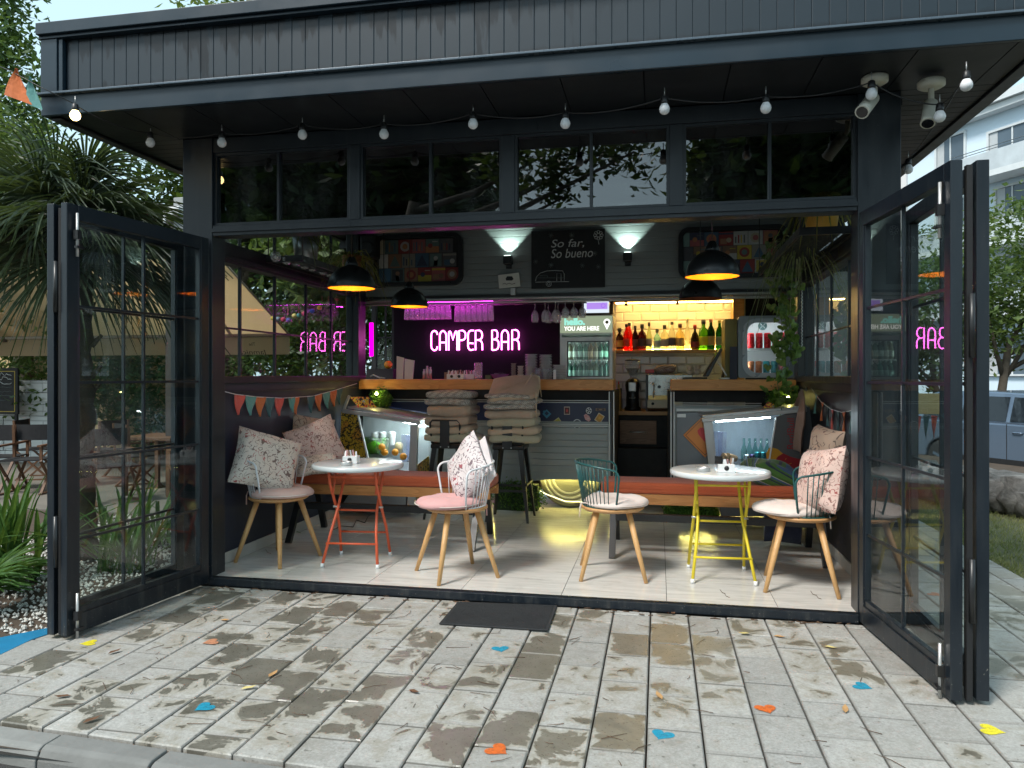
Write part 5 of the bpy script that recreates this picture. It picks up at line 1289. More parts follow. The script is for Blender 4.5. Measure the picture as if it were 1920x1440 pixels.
for px, kind, liq, cap_, lb, sc, label in ((1162,'short',(.18,.08,.02),(.03,.03,.03),(.55,.30,.06),1.05,'short dark brown bottle with orange label, leftmost on the lit shelf'),
  (1175,'wine',red_,(.02,.02,.02),(.60,.05,.03),.94,'bright red aperitif bottle, front one of the pair'),(1180,'wine',red_,(.02,.02,.02),None,1.0,'bright red bottle half hidden behind the other red one'),
  (1191,'wine',dkr,(.02,.02,.02),(.20,.06,.05),.88,'almost black bottle next to the red pair'),(1204,'square',(.20,.04,.05),(.02,.02,.02),(.06,.02,.03),1.05,'dark square-shouldered bottle with black cap, fifth on the shelf'),
  (1217,'slim',(.80,.85,.60),(.03,.03,.03),(.45,.42,.38),.92,'clear slim bottle with a dark pourer and red seal'),(1232,'short',(.55,.80,.78),(.05,.05,.06),(.45,.60,.62),.98,'pale blue gin bottle, shortest on the shelf'),
  (1246,'square',(.93,.92,.75),(.02,.02,.02),(.50,.48,.44),1.0,'clear bottle with black cap and small dark label'),(1260,'wine',(.93,.93,.82),(.02,.02,.02),(.10,.09,.12),1.0,'tall clear vodka bottle with a black label at the bottom'),
  (1275,'square',(.92,.80,.45),(.10,.03,.03),(.60,.42,.15),1.05,'golden bottle with tan label and ornate stopper'),(1289,'slim',(.92,.92,.80),(.6,.55,.35),None,1.04,'tall slim clear bottle with pale cap'),
  (1303,'round',(.10,.08,.05),(.45,.02,.02),(.25,.03,.03),.98,'bulbous dark bottle with red cap'),(1319,'square',(.25,.55,.08),(.03,.03,.03),(.65,.62,.05),1.2,'green whiskey bottle with yellow label'),
  (1333,'wine',(.03,.12,.04),(.30,.10,.08),(.45,.33,.15),1.08,'dark green sparkling wine bottle with copper foil'),(1349,'wine',(.05,.28,.06),(.35,.30,.12),(.20,.28,.22),1.04,'green wine bottle to the right of the copper-foiled one'),
  (1361,'square',org,(.45,.42,.38),(.60,.25,.06),1.2,'orange liqueur bottle, rightmost on the lit shelf')):
    p = at_y(px, 650, 9.14+(.06 if 'half hidden' in label else 0)); bottle(p.x, p.y, zs, kind, liq, cap_, lb, label, sc*1.10)
for k, px in enumerate((1170,1186,1200,1214,1226,1240,1254,1268,1284)):
    p = at_y(px, 560, 9.14); bottle(p.x, p.y, upz+.001, 'square', [(.3,.1,.05),(.5,.12,.03),yel,yel,org,clr,amber,clr,yel][k], (.02,.02,.02), None, '%s bottle from the left on the upper shelf, only its base showing' % ['first','second','third','fourth','fifth','sixth','seventh','eighth','ninth'][k], 1, 'bottles on the upper shelf')

def cupstack(px, py0, py1, Y, wd, mat, label, n=6, name='cup_stack', z0=1.3655):
    p = at_y(px, py0, Y); r_ = wd*7.9/1400/2; h_ = at_y(px, py1, Y).z - z0
    t = thing(name, label, 'cups' if 'cup' in name else 'plates', (p.x, Y, z0))
    for k in range(n):
        za = h_*k/n
        if 'plate' in name: MB().lathe([(.0001,za),(r_*.6,za),(r_,za+h_/n*.75),(r_,za+h_/n*.9),(r_*.6,za+h_/n*.3),(.0001,za+h_/n*.3)], n=26).build('plate', mat, t, local=True)
        else: MB().lathe([(r_*.72,za),(r_*.95,za+h_/n*.8),(r_,za+h_/n*.82),(r_,za+h_/n*.98),(r_*.8,za+h_/n*.9)], n=20).build('cup', mat, t, local=True)
ceram = M('white_ceramic', (.62,.62,.62), .25)
papc = M('paper_cup', (.62,.58,.54), .7)
cupstack(963, 708, 681, 7.80, 10, M('paper_cup_brown', (.35,.30,.27), .7), 'tall stack of printed paper cups on the counter, leftmost', 7)
cupstack(976, 708, 686, 7.78, 12, papc, 'stack of patterned paper cups in the middle of three', 5)
cupstack(992, 708, 687, 7.76, 13, papc, 'stack of plain white paper cups in front of the plates', 5)
cupstack(996, 690, 664, 7.95, 24, ceram, 'tall stack of white plates behind the paper cups', 16, 'plate_stack')
cupstack(1023, 690, 665, 7.95, 24, ceram, 'tall stack of white plates next to the fridge', 16, 'plate_stack')
cupstack(1049, 708, 684, 7.80, 26, ceram, 'lower wide stack of white plates in front of the fridge', 9, 'plate_stack')
gl = N('counter_glass'); a_ = gl.n('ShaderNodeMixShader', i_0=.26, i_1=gl.n('ShaderNodeBsdfTransparent', i_0=(.93,.93,.94)).outputs[0], i_2=gl.n('ShaderNodeBsdfDiffuse', i_0=(.8,.8,.82)).outputs[0])
counter_glass = gl.done(gl.n('ShaderNodeMixShader', i_0=gl.math('MULTIPLY', gl.n('ShaderNodeFresnel', i_0=1.5).outputs[0], gl.math('SUBTRACT', 1.0, gl.n('ShaderNodeNewGeometry').outputs['Backfacing'])), i_1=a_.outputs[0], i_2=gl.n('ShaderNodeBsdfGlossy', i_0=(1,1,1), i_1=.08).outputs[0]).outputs[0])
tumbler = [(.0001,.004),(.026,.0),(.028,.006),(.035,.10),(.037,.145),(.035,.147),(.033,.10),(.026,.012),(.0001,.012)]
def glass(x, y, z, prof, label, grp, name='tumbler', flip=False, n=16):
    m = Matrix.Rotation(PI, 3, 'X') if flip else None
    o = MB().lathe(prof, n=n, m=m).build(name, counter_glass); o.location = (x, y, z); tag(o, label, 'glass', grp); return o
for k, px in enumerate((1008,1015,1023,1030)): p = at_y(px, 700, 7.82+.05*(k%2)); glass(p.x, p.y, 1.366, [(r_*.9,z_*.8) for r_,z_ in tumbler], 'small empty tumbler in front of the plate stacks, %s from the left' % ORD[k], 'tumblers on the counter')
# magenta lit glasses hanging in the rack
rk = thing('glass_rack', 'dark hanging rack over the bar that holds upside-down glasses', 'glass rack', (-2.6, 8.05, 2.2))
xg0, xg1 = at_y(758, 560, 8.0).x, at_y(1098, 560, 8.0).x
for yy in (7.90, 8.02, 8.14): MB().box(xg0, xg1, yy-.006, yy+.006, 2.192, 2.204).build('rack_rail', black, rk)
MB().box(xg0, at_y(925,560,8.0).x, 8.20, 8.215, 2.205, 2.215).build('led_strip', mag, rk); MB().box(xg0, at_y(925,560,8.0).x, 7.97, 7.985, 2.215, 2.225).build('led_strip', mag, rk)
for g0, g1, nn, zt_ in ((764,840,9,2.19),(858,920,7,2.19)):
    for r_ in range(2):
        for k in range(nn):
            px = g0+(g1-g0)*k/(nn-1); Y = 7.93+.13*r_; p = at_y(px, 570, Y); s2 = 1.25 if g0 > 800 else 1.05
            glass(p.x, Y, zt_, [(q*1.05, z_*s2) for q, z_ in tumbler], ('%s tumbler of the %s row in the left magenta bundle over the bar' if g0 < 800 else '%s tall tumbler of the %s row in the right magenta bundle over the bar') % (ORD[k], ('front','back')[r_]), 'tumblers hanging left' if g0 < 800 else 'tumblers hanging right', 'tumbler', True)
wineg = [(.0001,0),(.033,.0),(.033,.003),(.005,.008),(.004,.085),(.012,.095),(.032,.125),(.040,.16),(.038,.20),(.033,.235),(.031,.235),(.036,.20),(.038,.16),(.03,.128),(.0001,.10)]
for px, Y, s2, label in ((1003,7.95,.95,'wine glass hanging alone at the left of the row'),(1022,7.9,.95,'wine glass second from the left in the hanging row'),(1028,8.05,.95,'wine glass hanging behind the second one'),(1041,7.92,.95,'wine glass at the middle of the hanging row'),(1046,8.06,.95,'wine glass hanging behind the middle one'),
   (1060,7.85,.80,'balloon glass hanging just left of the fridge header'),(1076,7.85,.80,'balloon glass hanging over the word hello'),(1092,7.85,.80,'balloon glass hanging in front of the white screen')):
    p = at_y(px, 570, Y); glass(p.x, Y, 2.20, [(q*1.02, z_*s2) for q, z_ in wineg], label, 'wine glasses hanging', 'wine_glass', True)
for px, lbl in ((945,'pale card hanging tilted behind the bar, left'),(982,'pale card hanging tilted behind the bar, right')):
    q = [at_y(px-17,572,8.3), at_y(px-17,556,8.3), at_y(px+17,556,8.3), at_y(px+17,569,8.3)]
    o = MB().prism(q, (0,.003,0)).build('hanging_card', M('card_lilac%d'%px, (.22,.20,.22), .6)); tag(o, lbl, 'card')
# bottle fridge
FY = 8.35
fa, fb_ = at_y(1050, 708, FY), at_y(1149, 590, FY)
t = thing('bottle_fridge', 'glass-door bottle fridge with lit header reading hello. YOU ARE HERE', 'fridge', ((fa.x+fb_.x)/2, FY+.3, .6))
fs_ = M('fridge_steel', (.40,.39,.36), .35, .5); fx0, fx1, fz1 = fa.x, fb_.x, fb_.z
MB().box(fx0, fx0+.02, FY, FY+.6, .6, fz1).build('cabinet_side', fs_, t); MB().box(fx1-.02, fx1, FY, FY+.6, .6, fz1).build('cabinet_side', fs_, t)
MB().box(fx0+.02, fx1-.02, FY+.5, FY+.6, .6, fz1).build('cabinet_back', white, t); MB().box(fx0+.021, fx1-.021, FY+.02, FY+.49, fz1-.22, fz1).build('cabinet_top', fs_, t)
MB().box(fx0+.021, fx1-.021, FY+.02, FY+.49, .6, 1.36).build('cabinet_base', fs_, t)
hz0, hz1 = at_y(1100,624,FY).z, at_y(1100,593,FY).z
hd = N('header_panel'); hv = hd.n('ShaderNodeSeparateXYZ', i_0=hd.co('Object')).outputs[2]
hd = EM('header_glow', (.42,.50,.34), .30)
hdr = MB().box(fx0+.005, fx1-.005, FY-.02, FY-.001, hz0, hz1).build('header_panel', hd, t)
te = EM('letter_white', (.95,.97,.9), .62); tb = EM('letter_mint', (.35,.85,.70), .42)
p = at_y(1058, 609, FY-.022); text('hello.', .1, p, tb, hdr, width=at_y(1097,600,FY-.022).x-p.x, height=at_y(1058,596,FY).z-p.z, bold=.006)
p = at_y(1058, 620, FY-.022); text('YOU ARE HERE', .1, p, te, hdr, width=at_y(1124,600,FY-.022).x-p.x, height=at_y(1058,612,FY).z-p.z, bold=.003)
pc = at_y(1138, 604, FY-.022); rp = .038
MB().add([(pc.x+rp*math.cos(rad(a_)), pc.y, pc.z+rp*math.sin(rad(a_))) for a_ in range(-35, 216, 10)]+[(pc.x, pc.y, pc.z-.085)], [tuple(range(27))]).build('pin_logo', te, hdr)
MB().add([(pc.x+rp*.5*math.cos(a_*PI/8), pc.y-.001, pc.z+rp*.5*math.sin(a_*PI/8)) for a_ in range(16)], [tuple(range(16))]).build('pin_logo_hole', flat((.18,.16,.08)), hdr)
dz0, dz1 = 1.37, at_y(1100,632,FY).z; gx0, gx1 = at_y(1064,640,FY).x, at_y(1143,640,FY).x
dr = thing('fridge_door', None, None, (fx0, FY-.02, dz0), parent=t)
ring([(fx0+.004,dz0),(fx1-.004,dz0),(fx1-.004,dz1),(fx0+.004,dz1)], [(gx0,dz0+.02),(gx1,dz0+.02),(gx1,dz1-.045),(gx0,dz1-.045)], FY-.03, FY-.001).build('door_frame', fs_, dr)
ring([(gx0,dz0+.02),(gx1,dz0+.02),(gx1,dz1-.045),(gx0,dz1-.045)], [(gx0+.012,dz0+.032),(gx1-.012,dz0+.032),(gx1-.012,dz1-.057),(gx0+.012,dz1-.057)], FY-.028, FY-.005).build('door_gasket', black, dr)
MB().box(gx0+.012, gx1-.012, FY-.016, FY-.012, dz0+.032, dz1-.057).build('pane', clear, dr)
led_c2 = EM('led_fridge', (.62,1,.86), 13)
MB().box(fx0+.022, fx0+.03, FY+.02, FY+.03, 1.38, dz1-.03).build('led_strip', led_c2, t); MB().box(fx1-.03, fx1-.022, FY+.02, FY+.03, 1.38, dz1-.03).build('led_strip', led_c2, t)
s2z = at_y(1100,675,FY+.2).z
MB().box(fx0+.021, fx1-.021, FY+.03, FY+.48, s2z-.012, s2z).build('fridge_shelf', white, t)
bcol = [((.55,.50,.25),(.55,.55,.5)),((.75,.78,.72),(.6,.6,.55)),((.35,.6,.5),(.5,.6,.55)),((.30,.60,.50),(.4,.5,.45)),((.85,.55,.30),(.6,.4,.25)),((.9,.7,.5),(.6,.5,.4)),((.10,.5,.30),(.3,.5,.4)),((.08,.45,.30),(.2,.4,.3))]
for k in range(8):
    px = 1069+9.6*k; nmw = ['pale yellow','cloudy white','mint','mint green','peach','light orange','bright green','dark green'][k]
    p = at_y(px, 660, FY+.12); bottle(p.x, FY+.12, s2z+.001, 'short', bcol[k][0], (.3,.3,.3), bcol[k][1], '%s bottle on the upper fridge shelf, number %s from the left' % (nmw, ['one','two','three','four','five','six','seven','eight'][k]) , .95, 'bottles in the tall fridge')
    p = at_y(px, 700, FY+.12); bottle(p.x, FY+.12, 1.372, 'short', (.12,.40,.32) if k < 4 or k > 5 else (.6,.6,.45), (.25,.3,.3), None if k > 5 else (.25,.36,.33), '%s %s bottle from the left on the lower fridge shelf' % (ORD[k], 'green' if k < 4 or k > 5 else 'pale'), .92, 'bottles in the tall fridge')
# white screen on top of the fridge
p0, p1 = at_y(1094,588,FY-.05), at_y(1143,561,FY-.05)
t = thing('screen', 'small white screen with a lilac bar on top of the bottle fridge', 'screen', ((p0.x+p1.x)/2, FY-.03, p0.z))
MB().box(p0.x, p1.x, FY-.05, FY-.02, p0.z, p1.z).build('screen_case', black, t, bevel=.004)
MB().box(p0.x+.006, p1.x-.006, FY-.053, FY-.051, p0.z+.006, p1.z-.006).build('display', EM('screen_white', (.70,.78,.88), .45), t)
a_, b_ = at_y(1100,580,FY-.055), at_y(1139,567,FY-.055); MB().box(a_.x, b_.x, FY-.055, FY-.054, a_.z, b_.z).build('lilac_bar', EM('screen_lilac', (.42,.25,.78), .45), t)
cx_, cz_ = at_y(1131,573,FY-.056).x, at_y(1131,573,FY-.056).z
MB().tube([(cx_+.022*math.cos(k*PI/8), FY-.0565, cz_+.022*math.sin(k*PI/8)) for k in range(16)], .003, 5, True).build('screen_icon', EM('screen_icon', (.2,.08,.5), .7), t)
# can fridge on the right
GY = 7.85
ga, gb = at_y(1384, 709, GY), at_y(1490, 591, GY)
t = thing('can_fridge', 'grey retro fridge with round-cornered window full of drink cans on the right counter', 'fridge', ((ga.x+gb.x)/2, GY+.25, 1.366))
gs = M('fridge_grey_paint', (.20,.22,.23), .35, .2)
win = [at_y(1401,699,GY), at_y(1472,604,GY)]
ring(rrect(ga.x,gb.x,1.38,gb.z,.03), rrect(win[0].x,win[1].x,win[0].z,win[1].z,.10), GY, GY+.04).build('door_frame', gs, t)
ring(rrect(win[0].x-.045,win[1].x+.045,win[0].z-.045,win[1].z+.04,.13), rrect(win[0].x,win[1].x,win[0].z,win[1].z,.10), GY-.012, GY-.001).build('door_rim', M('fridge_rim_grey', (.30,.33,.35), .3, .3), t)
ring(rrect(ga.x+.003,gb.x-.003,1.38,gb.z-.003,.03), rrect(ga.x+.03,gb.x-.03,1.40,gb.z-.03,.03), GY+.04, GY+.5).build('cabinet', gs, t)
MB().box(ga.x+.03, gb.x-.03, GY+.45, GY+.49, 1.40, gb.z-.03).build('cabinet_back', white, t)
MB().box(win[0].x, win[1].x, GY+.012, GY+.016, win[0].z, win[1].z).build('pane', clear, t)
MB().box(ga.x+.04, gb.x-.04, GY+.05, GY+.06, gb.z-.05, gb.z-.042).build('led_strip', EM('led_white', (.85,.98,1), 20), t)
MB().box(ga.x+.032, ga.x+.04, GY+.05, GY+.06, 1.42, gb.z-.06).build('led_strip', bpy.data.materials['led_white'], t)
s3 = at_y(1430,653,GY+.1).z
MB().box(ga.x+.03, gb.x-.03, GY+.06, GY+.45, s3-.015, s3).build('fridge_shelf', white, t)
fp_ = at_y(1430,611,GY+.43); 
MB().lathe([(.0001,0),(.045,0),(.045,.006),(.0001,.006)], (fp_.x,GY+.44,fp_.z), 24, Matrix.Rotation(PI/2,3,'X')).build('fan_grille', M('grille', (.16,.26,.26), .4), t)
for k in range(2): MB().bar((fp_.x-.04*math.cos(PI/4+k*PI/2), GY+.431, fp_.z-.04*math.sin(PI/4+k*PI/2)), (fp_.x+.04*math.cos(PI/4+k*PI/2), GY+.431, fp_.z+.04*math.sin(PI/4+k*PI/2)), .004, .004).build('grille_bar', white, t)
MB().box(ga.x-.12, ga.x-.002, GY+.1, GY+.5, 1.366, gb.z-.02).build('side_panel', M('panel_yellow_lit', (.28,.24,.06), .5), t)  # olive colour holds the yellow light falling beside the fridge
crd = M('can_red', (.60,.015,.02), .3, .3); tealc = M('can_aqua', (.02,.32,.38), .3, .3); copc = M('can_copper', (.45,.15,.06), .3, .4)
for k in range(5):
    p = at_y(1408+15.5*k, 640, GY+.09); can(p.x, GY+.09, s3+.001, crd, '%s red cola can from the left on the upper shelf of the grey fridge' % ORD[k], 'cans in the grey fridge', .155, .034, 'drink_can')
for k in range(5):
    p = at_y(1408+14.5*k, 690, GY+.09); can(p.x, GY+.09, 1.402, [copc,copc,tealc,tealc,crd][k], ['copper can at the lower left of the grey fridge','orange copper can second on the lower shelf','aqua can with gold stripe on the lower shelf','aqua can half behind the vine, lower shelf','dark red can hidden behind the vine, lower shelf'][k], 'cans in the grey fridge', .15, .033, 'drink_can')
# point of sale screen
p = at_y(1335, 708, 7.80)
t = thing('till_screen', 'tilted black touch-screen till on the right counter', 'till', (p.x, 7.8, 1.366))
q0, q1 = at_y(1320,706,7.78), at_y(1351,652,7.80)
MB().prism([q0, q0+Vector((.045,0,0)), q1+Vector((.02,0,-.02)), q1], (0,.30,0)).build('monitor', black, t, bevel=.006)
MB().prism([q0+Vector((-.003,.02,.03)), q1+Vector((-.003,.02,-.015)), q1+Vector((-.003,.27,-.015)), q0+Vector((-.003,.27,.03))], (-.002,0,.001)).build('display', M('display_glass', (.10,.08,.05), .12), t)
MB().bar(at_y(1343,672,7.95), at_y(1362,704,7.95), .03, .012).build('stand_arm', steel, t); MB().box(at_y(1350,700,7.9).x, at_y(1368,700,7.9).x, 7.85, 8.05, 1.366, 1.385).build('stand_base', steel, t, bevel=.004)
o = MB().box(at_y(1368,700,7.86).x, at_y(1382,700,7.86).x, 7.83, 7.86, 1.366, at_y(1370,650,7.86).z).build('menu_folder', M('folder_navy', (.012,.014,.03), .5)); tag(o, 'upright dark menu folders between till and grey fridge', 'folder')
o = MB().lathe([(.0001,0),(.05,0),(.055,.02),(.04,.09),(.0001,.10)], n=18).build('black_pouch', blackmatt); pq = at_y(1362,700,8.1); o.location = (pq.x, 8.1, 1.366); tag(o, 'rounded black pouch behind the till stand', 'pouch')
mugm = M('mug_cream', (.65,.60,.50), .3)
mi_ = 0
for px, py in ((1294,699),(1307,699),(1294,690),(1307,690)):
    q = at_y(px, py, 8.5); t = thing('mug', ['cream mug in the bottom row, left','cream mug in the bottom row, right','cream mug stacked upper left','cream mug stacked upper right'][mi_]+' behind the till', 'mug', (q.x, 8.5, q.z-.02), 0, 'mugs behind the till'); mi_ += 1
    MB().lathe([(.0001,0),(.028,0),(.036,.02),(.038,.05),(.036,.05),(.034,.02),(.0001,.006)], n=18).build('cup', mugm, t, local=True)
    MB().tube([(.036,0,.04),(.052,0,.036),(.052,0,.02),(.035,0,.012)], .004, 6).build('handle', mugm, t, local=True)
zsf = at_y(1300,703,8.5).z-.03
o = MB().box(at_y(1280,700,8.5).x, at_y(1325,700,8.5).x, 8.4, 8.7, .95, at_y(1294,702,8.5).z-.03).build('mug_cabinet', M('cab_dark', (.02,.02,.02), .4), cmp_)
# aisle: worktop, drawer, grinder, espresso machine
AY = 8.55
ax0, ax1 = at_y(1152,800,AY).x, at_y(1262,800,AY).x; wz = at_y(1200,771,AY).z
cb2 = thing('work_cabinet', 'black cabinet with rustic wood drawer and oak worktop in the passage', 'cabinet', ((ax0+ax1)/2, AY+.3, 0))
MB().box(ax0, ax1+.3, AY, AY+.7, wz-.045, wz).build('worktop', shw, cb2, bevel=.003)
MB().box(ax0, ax1+.3, AY+.06, AY+.7, .55, wz-.046).build('carcass', blackmatt, cb2)
MB().box(ax0, ax0+.02, AY+.03, AY+.7, .0, .55).build('side_leg', blackmatt, cb2); MB().box(ax0, ax1+.3, AY+.66, AY+.7, .0, .55).build('back_board', blackmatt, cb2)
da, db = at_y(1162,832,AY+.03), at_y(1231,789,AY+.03)
dw = MB().box(da.x, db.x, AY+.03, AY+.055, da.z, db.z).build('drawer', WOOD('drawer_oak', (.16,.08,.04), (.28,.16,.09), .55, 1.4, 0), cb2, bevel=.003)
MB().tube([((da.x+db.x)/2-.09, AY+.028, (da.z+db.z)/2), ((da.x+db.x)/2-.06, AY+.005, (da.z+db.z)/2+.004), ((da.x+db.x)/2+.06, AY+.005, (da.z+db.z)/2+.004), ((da.x+db.x)/2+.09, AY+.028, (da.z+db.z)/2)], .007, 8).build('handle', steel, dw)
ca_, cb3 = at_y(1165,897,8.4), at_y(1232,872,8.4)
t = thing('plastic_crate', 'dark green plastic crate on the floor under the drawer', 'crate', ((ca_.x+cb3.x)/2, 8.55, 0))
crm = M('crate_green', (.008,.06,.02), .5)
zz = 0.0
for k in range(5): MB().box(ca_.x, cb3.x, 8.40, 8.42, .02+.055*k, .055+.055*k).build('crate_slat', crm, t, bevel=.003)
for x_ in (ca_.x, cb3.x-.02): MB().box(x_, x_+.02, 8.42, 8.72, .0, .29).build('crate_side', crm, t)
MB().box(ca_.x+.02, cb3.x-.02, 8.42, 8.72, .0, .02).build('crate_base', crm, t)
g = at_y(1186, 768, AY+.18)
t = thing('coffee_grinder', 'black and chrome coffee grinder with clear bean hopper on the passage worktop', 'coffee grinder', (g.x, g.y, wz))
zt_ = at_y(1186,673,g.y).z-wz; sc2 = zt_/.60
MB().lathe([(.0001,0),(.095,0),(.095,.03),(.075,.05),(.07,.20),(.085,.29),(.08,.33),(.05,.36),(.03,.37)], n=24).build('grinder_body', black, t, local=True)
MB().box(-.045,.045,-.10,-.06,.22,.33).build('chrome_plate', steel, t, local=True, bevel=.01)
MB().lathe([(.028,.372),(.03,.40),(.055,.44),(.088,.50),(.088,zt_-.02)], n=24).build('hopper', counter_glass, t, local=True)
MB().lathe([(.0001,.40),(.027,.402),(.052,.442),(.078,.485),(.0001,.49)], n=22).build('coffee_beans', M('beans', (.03,.015,.008), .5, bump=1, bs=90), t, local=True)
MB().lathe([(.09,zt_-.02),(.09,zt_-.01),(.03,zt_),(.0001,zt_)], n=22).build('hopper_lid', black, t, local=True)
MB().tube([(-.03,-.08,.15),(-.03,-.15,.145),(.03,-.15,.145),(.03,-.08,.15)], .006, 6).build('fork', steel, t, local=True)
g = at_y(1160, 768, AY+.12); o = MB().lathe([(.0001,0),(.03,0),(.034,.02),(.028,.14),(.034,.17),(.03,.2),(.014,.26),(.012,.30),(.0001,.31)], n=16).build('syrup_bottle', M('syrup_amber', (.50,.30,.08), .25)); o.location = (g.x, g.y, wz); tag(o, 'amber syrup bottle with red tip left of the grinder', 'bottle')
MB().cyl((0,0,.285),(0,0,.335),.012,.006).build('bottle_tip', M('tip_red', (.6,.03,.03), .4), o, local=True)
ea, eb = at_y(1214, 768, AY+.06), at_y(1300, 702, AY+.06)
t = thing('espresso_machine', 'chrome espresso machine with cream drip tray beside the grinder', 'espresso machine', ((ea.x+eb.x)/2, AY+.3, wz))
chm = M('machine_chrome', (.30,.30,.28), .25, .9, var=.3, vs=7)
tz0, tz1 = at_y(1235,765,AY).z, at_y(1235,750,AY).z
MB().box(ea.x, eb.x, AY+.0, AY+.45, tz0, tz1).build('drip_tray', M('tray_cream', (.62,.55,.40), .4), t, bevel=.006)
MB().box(ea.x, eb.x, AY+.14, AY+.45, tz1+.002, eb.z-.0).build('machine_body', chm, t, bevel=.008)
MB().box(ea.x+.01, eb.x, AY+.02, AY+.14, tz1+.002, tz1+.05).build('splash_panel', M('tray_gold', (.60,.42,.15), .35, .5), t)
MB().box(ea.x-.02, ea.x-.002, AY+.10, AY+.45, wz, eb.z).build('machine_side', black, t)
for px in (1223, 1254):
    q = at_y(px, 712, AY+.08); MB().cyl((q.x, AY+.135, q.z), (q.x, AY+.02, q.z), .032).build('group_head', steel, t)
    MB().tube([(q.x,AY+.05,q.z-.02),(q.x+.02,AY-.02,q.z-.06),(q.x+.015,AY+.0,q.z-.2)], .008, 8).build('steam_wand', steel, t)
q = at_y(1236,712,AY+.1); MB().cyl((q.x, AY+.139, q.z-.08),(q.x,AY+.05,q.z-.08),.018).build('tap', black, t)
MB().lathe([(.0001,0),(.016,0),(.016,.003),(.0001,.003)], (at_y(1224,757,AY).x, AY-.001, at_y(1224,757,AY).z), 16, Matrix.Rotation(PI/2,3,'X')).build('round_badge', black, t)
q = at_y(1247,702,AY+.2); o = pillow_mesh(.26,.20,.05,101).build('folded_towel', WEAVE('towel_weave', (.45,.38,.34), (.18,.10,.09), 70)); o.location = (q.x, AY+.28, q.z+.06); tag(o, 'patterned kitchen towel heaped on the espresso machine', 'towel')
q = at_y(1218,700,AY+.2); o = MB().box(q.x-.05,q.x+.05,AY+.2,AY+.34,q.z-.0,q.z+.045).build('red_tin', M('tin_red', (.5,.03,.03), .4), None, bevel=.006); tag(o, 'small red tin on top of the espresso machine', 'tin')
# left part of the bar counter
def onbar(px, Y): q = at_y(px, 708, Y); return q.x
for k, (a0, a1, top, ln) in enumerate(((743,757,671,'upright'),(758,775,676,'leaning'))):
    q0, q1 = at_y(a0,708,7.78), at_y(a1,top,7.78)
    o = MB().prism([Vector((q0.x,7.78,1.3655)), Vector((q1.x-.01,7.78,1.3655)), Vector((q1.x+.01*k,7.78,q1.z)), Vector((q0.x+.005,7.78,q1.z+.02))], (0,.02,0)).build('menu_card', M('menu_white%d'%k, (.60,.58,.60), .5)); tag(o, ('tall white menu card standing at the left of the counter','white menu card leaning behind the taller one')[k], 'menu')
q = at_y(728, 684, 8.6); o = MB().ball(q, .05, 18, 12).build('pumpkin', orm); tag(o, 'orange fruit on the dark ledge by the camper end window', 'fruit')
o = MB().box(at_y(690,700,8.5).x, at_y(740,700,8.5).x, 8.45, 8.8, 1.30, q.z-.05).build('dark_ledge', blackmatt, cmp_)
for k, (px, top, r_) in enumerate(((801,686,.018),(807,688,.016),(795,692,.014))):
    q = at_y(px, top, 7.9); h_ = q.z-1.3655
    o = MB().lathe([(.0001,0),(r_,0),(r_,h_*.75),(r_*.6,h_*.82),(r_*.6,h_),(.0001,h_)], n=16).build('shaker', steel); o.location = (q.x, 7.9, 1.3655); tag(o, ('tall steel cocktail shaker on the counter','slim steel tube next to the tall shaker','shorter steel bar tool holder beside the shakers')[k], 'shaker')
q0, q1 = at_y(833,708,7.80), at_y(851,698,7.80); o = MB().box(q0.x,q1.x,7.80,7.92,1.3655,q1.z).build('book_stack', M('book_tan', (.25,.16,.11), .7)); tag(o, 'stack of small tan notebooks on the counter', 'books')
sachet_box(at_y(844,708,7.75).x+.03, 7.74, 0, 'left of two white sachet boxes on the camper counter', 1.3655)
sachet_box(at_y(862,708,7.75).x, 7.75, .05, 'right of two white sachet boxes on the camper counter', 1.3655)
sachet_box(at_y(880,708,7.85).x, 7.88, .0, 'unmarked sachet tray behind the two white boxes', 1.3655, badge=False)
q = at_y(897,680,7.85); o = MB().lathe([(.0001,0),(.045,0),(.046,.005),(.045,q.z-1.366),(.043,q.z-1.366),(.042,.01),(.0001,.01)], n=20).build('glass_jar', counter_glass); o.location = (q.x, 7.85, 1.3655); tag(o, 'tall clear glass jar in the middle of the counter', 'jar')
q = at_y(937,700,7.85); t = thing('bowl', 'magenta-lit glass bowl of dark sachets on the counter', 'bowl', (q.x, 7.85, 1.3655))
MB().lathe([(.0001,0),(.06,0),(.10,.05),(.105,.055),(.095,.05),(.06,.008),(.0001,.008)], n=24).build('bowl_shell', M('bowl_magenta_lit', (.30,.12,.35), .2), t, local=True)  # purple body colour takes in the magenta light on the bowl
for k in range(9): MB().obox((rnd.uniform(-.07,.07), rnd.uniform(-.05,.05), .05+rnd.uniform(0,.015)), (.05,.02,.006), Matrix.Rotation(rnd.uniform(0,3),3,'Z')@Matrix.Rotation(rnd.uniform(-.6,.6),3,'X')).build('tea_sachet', flat(rnd.choice([(.08,.06,.08),(.3,.28,.3),(.05,.04,.06)])), t, local=True)
q = at_y(915,703,7.8); o = MB().box(q.x-.03,q.x+.03,7.8,7.86,1.3655,1.41).build('dark_box', M('olive_box', (.12,.13,.06), .6)); tag(o, 'small olive box beside the glass jar', 'box')
q = at_y(1040,702,7.7); o = MB().box(q.x-.014,q.x+.014,7.70,7.71,1.3655,at_y(1040,693,7.7).z).build('price_card', white); tag(o, 'small upright white card at the front of the counter near the fridge', 'card')
q = at_y(705,707,7.6); o = MB().tube([at_y(694,706,7.62),at_y(700,703,7.62),at_y(712,708.5,7.62),at_y(722,709,7.62)], .008, 8).build('tongs', M('tongs_grey', (.40,.45,.5), .4)); tag(o, 'grey serving tongs lying at the left end of the counter', 'tongs')
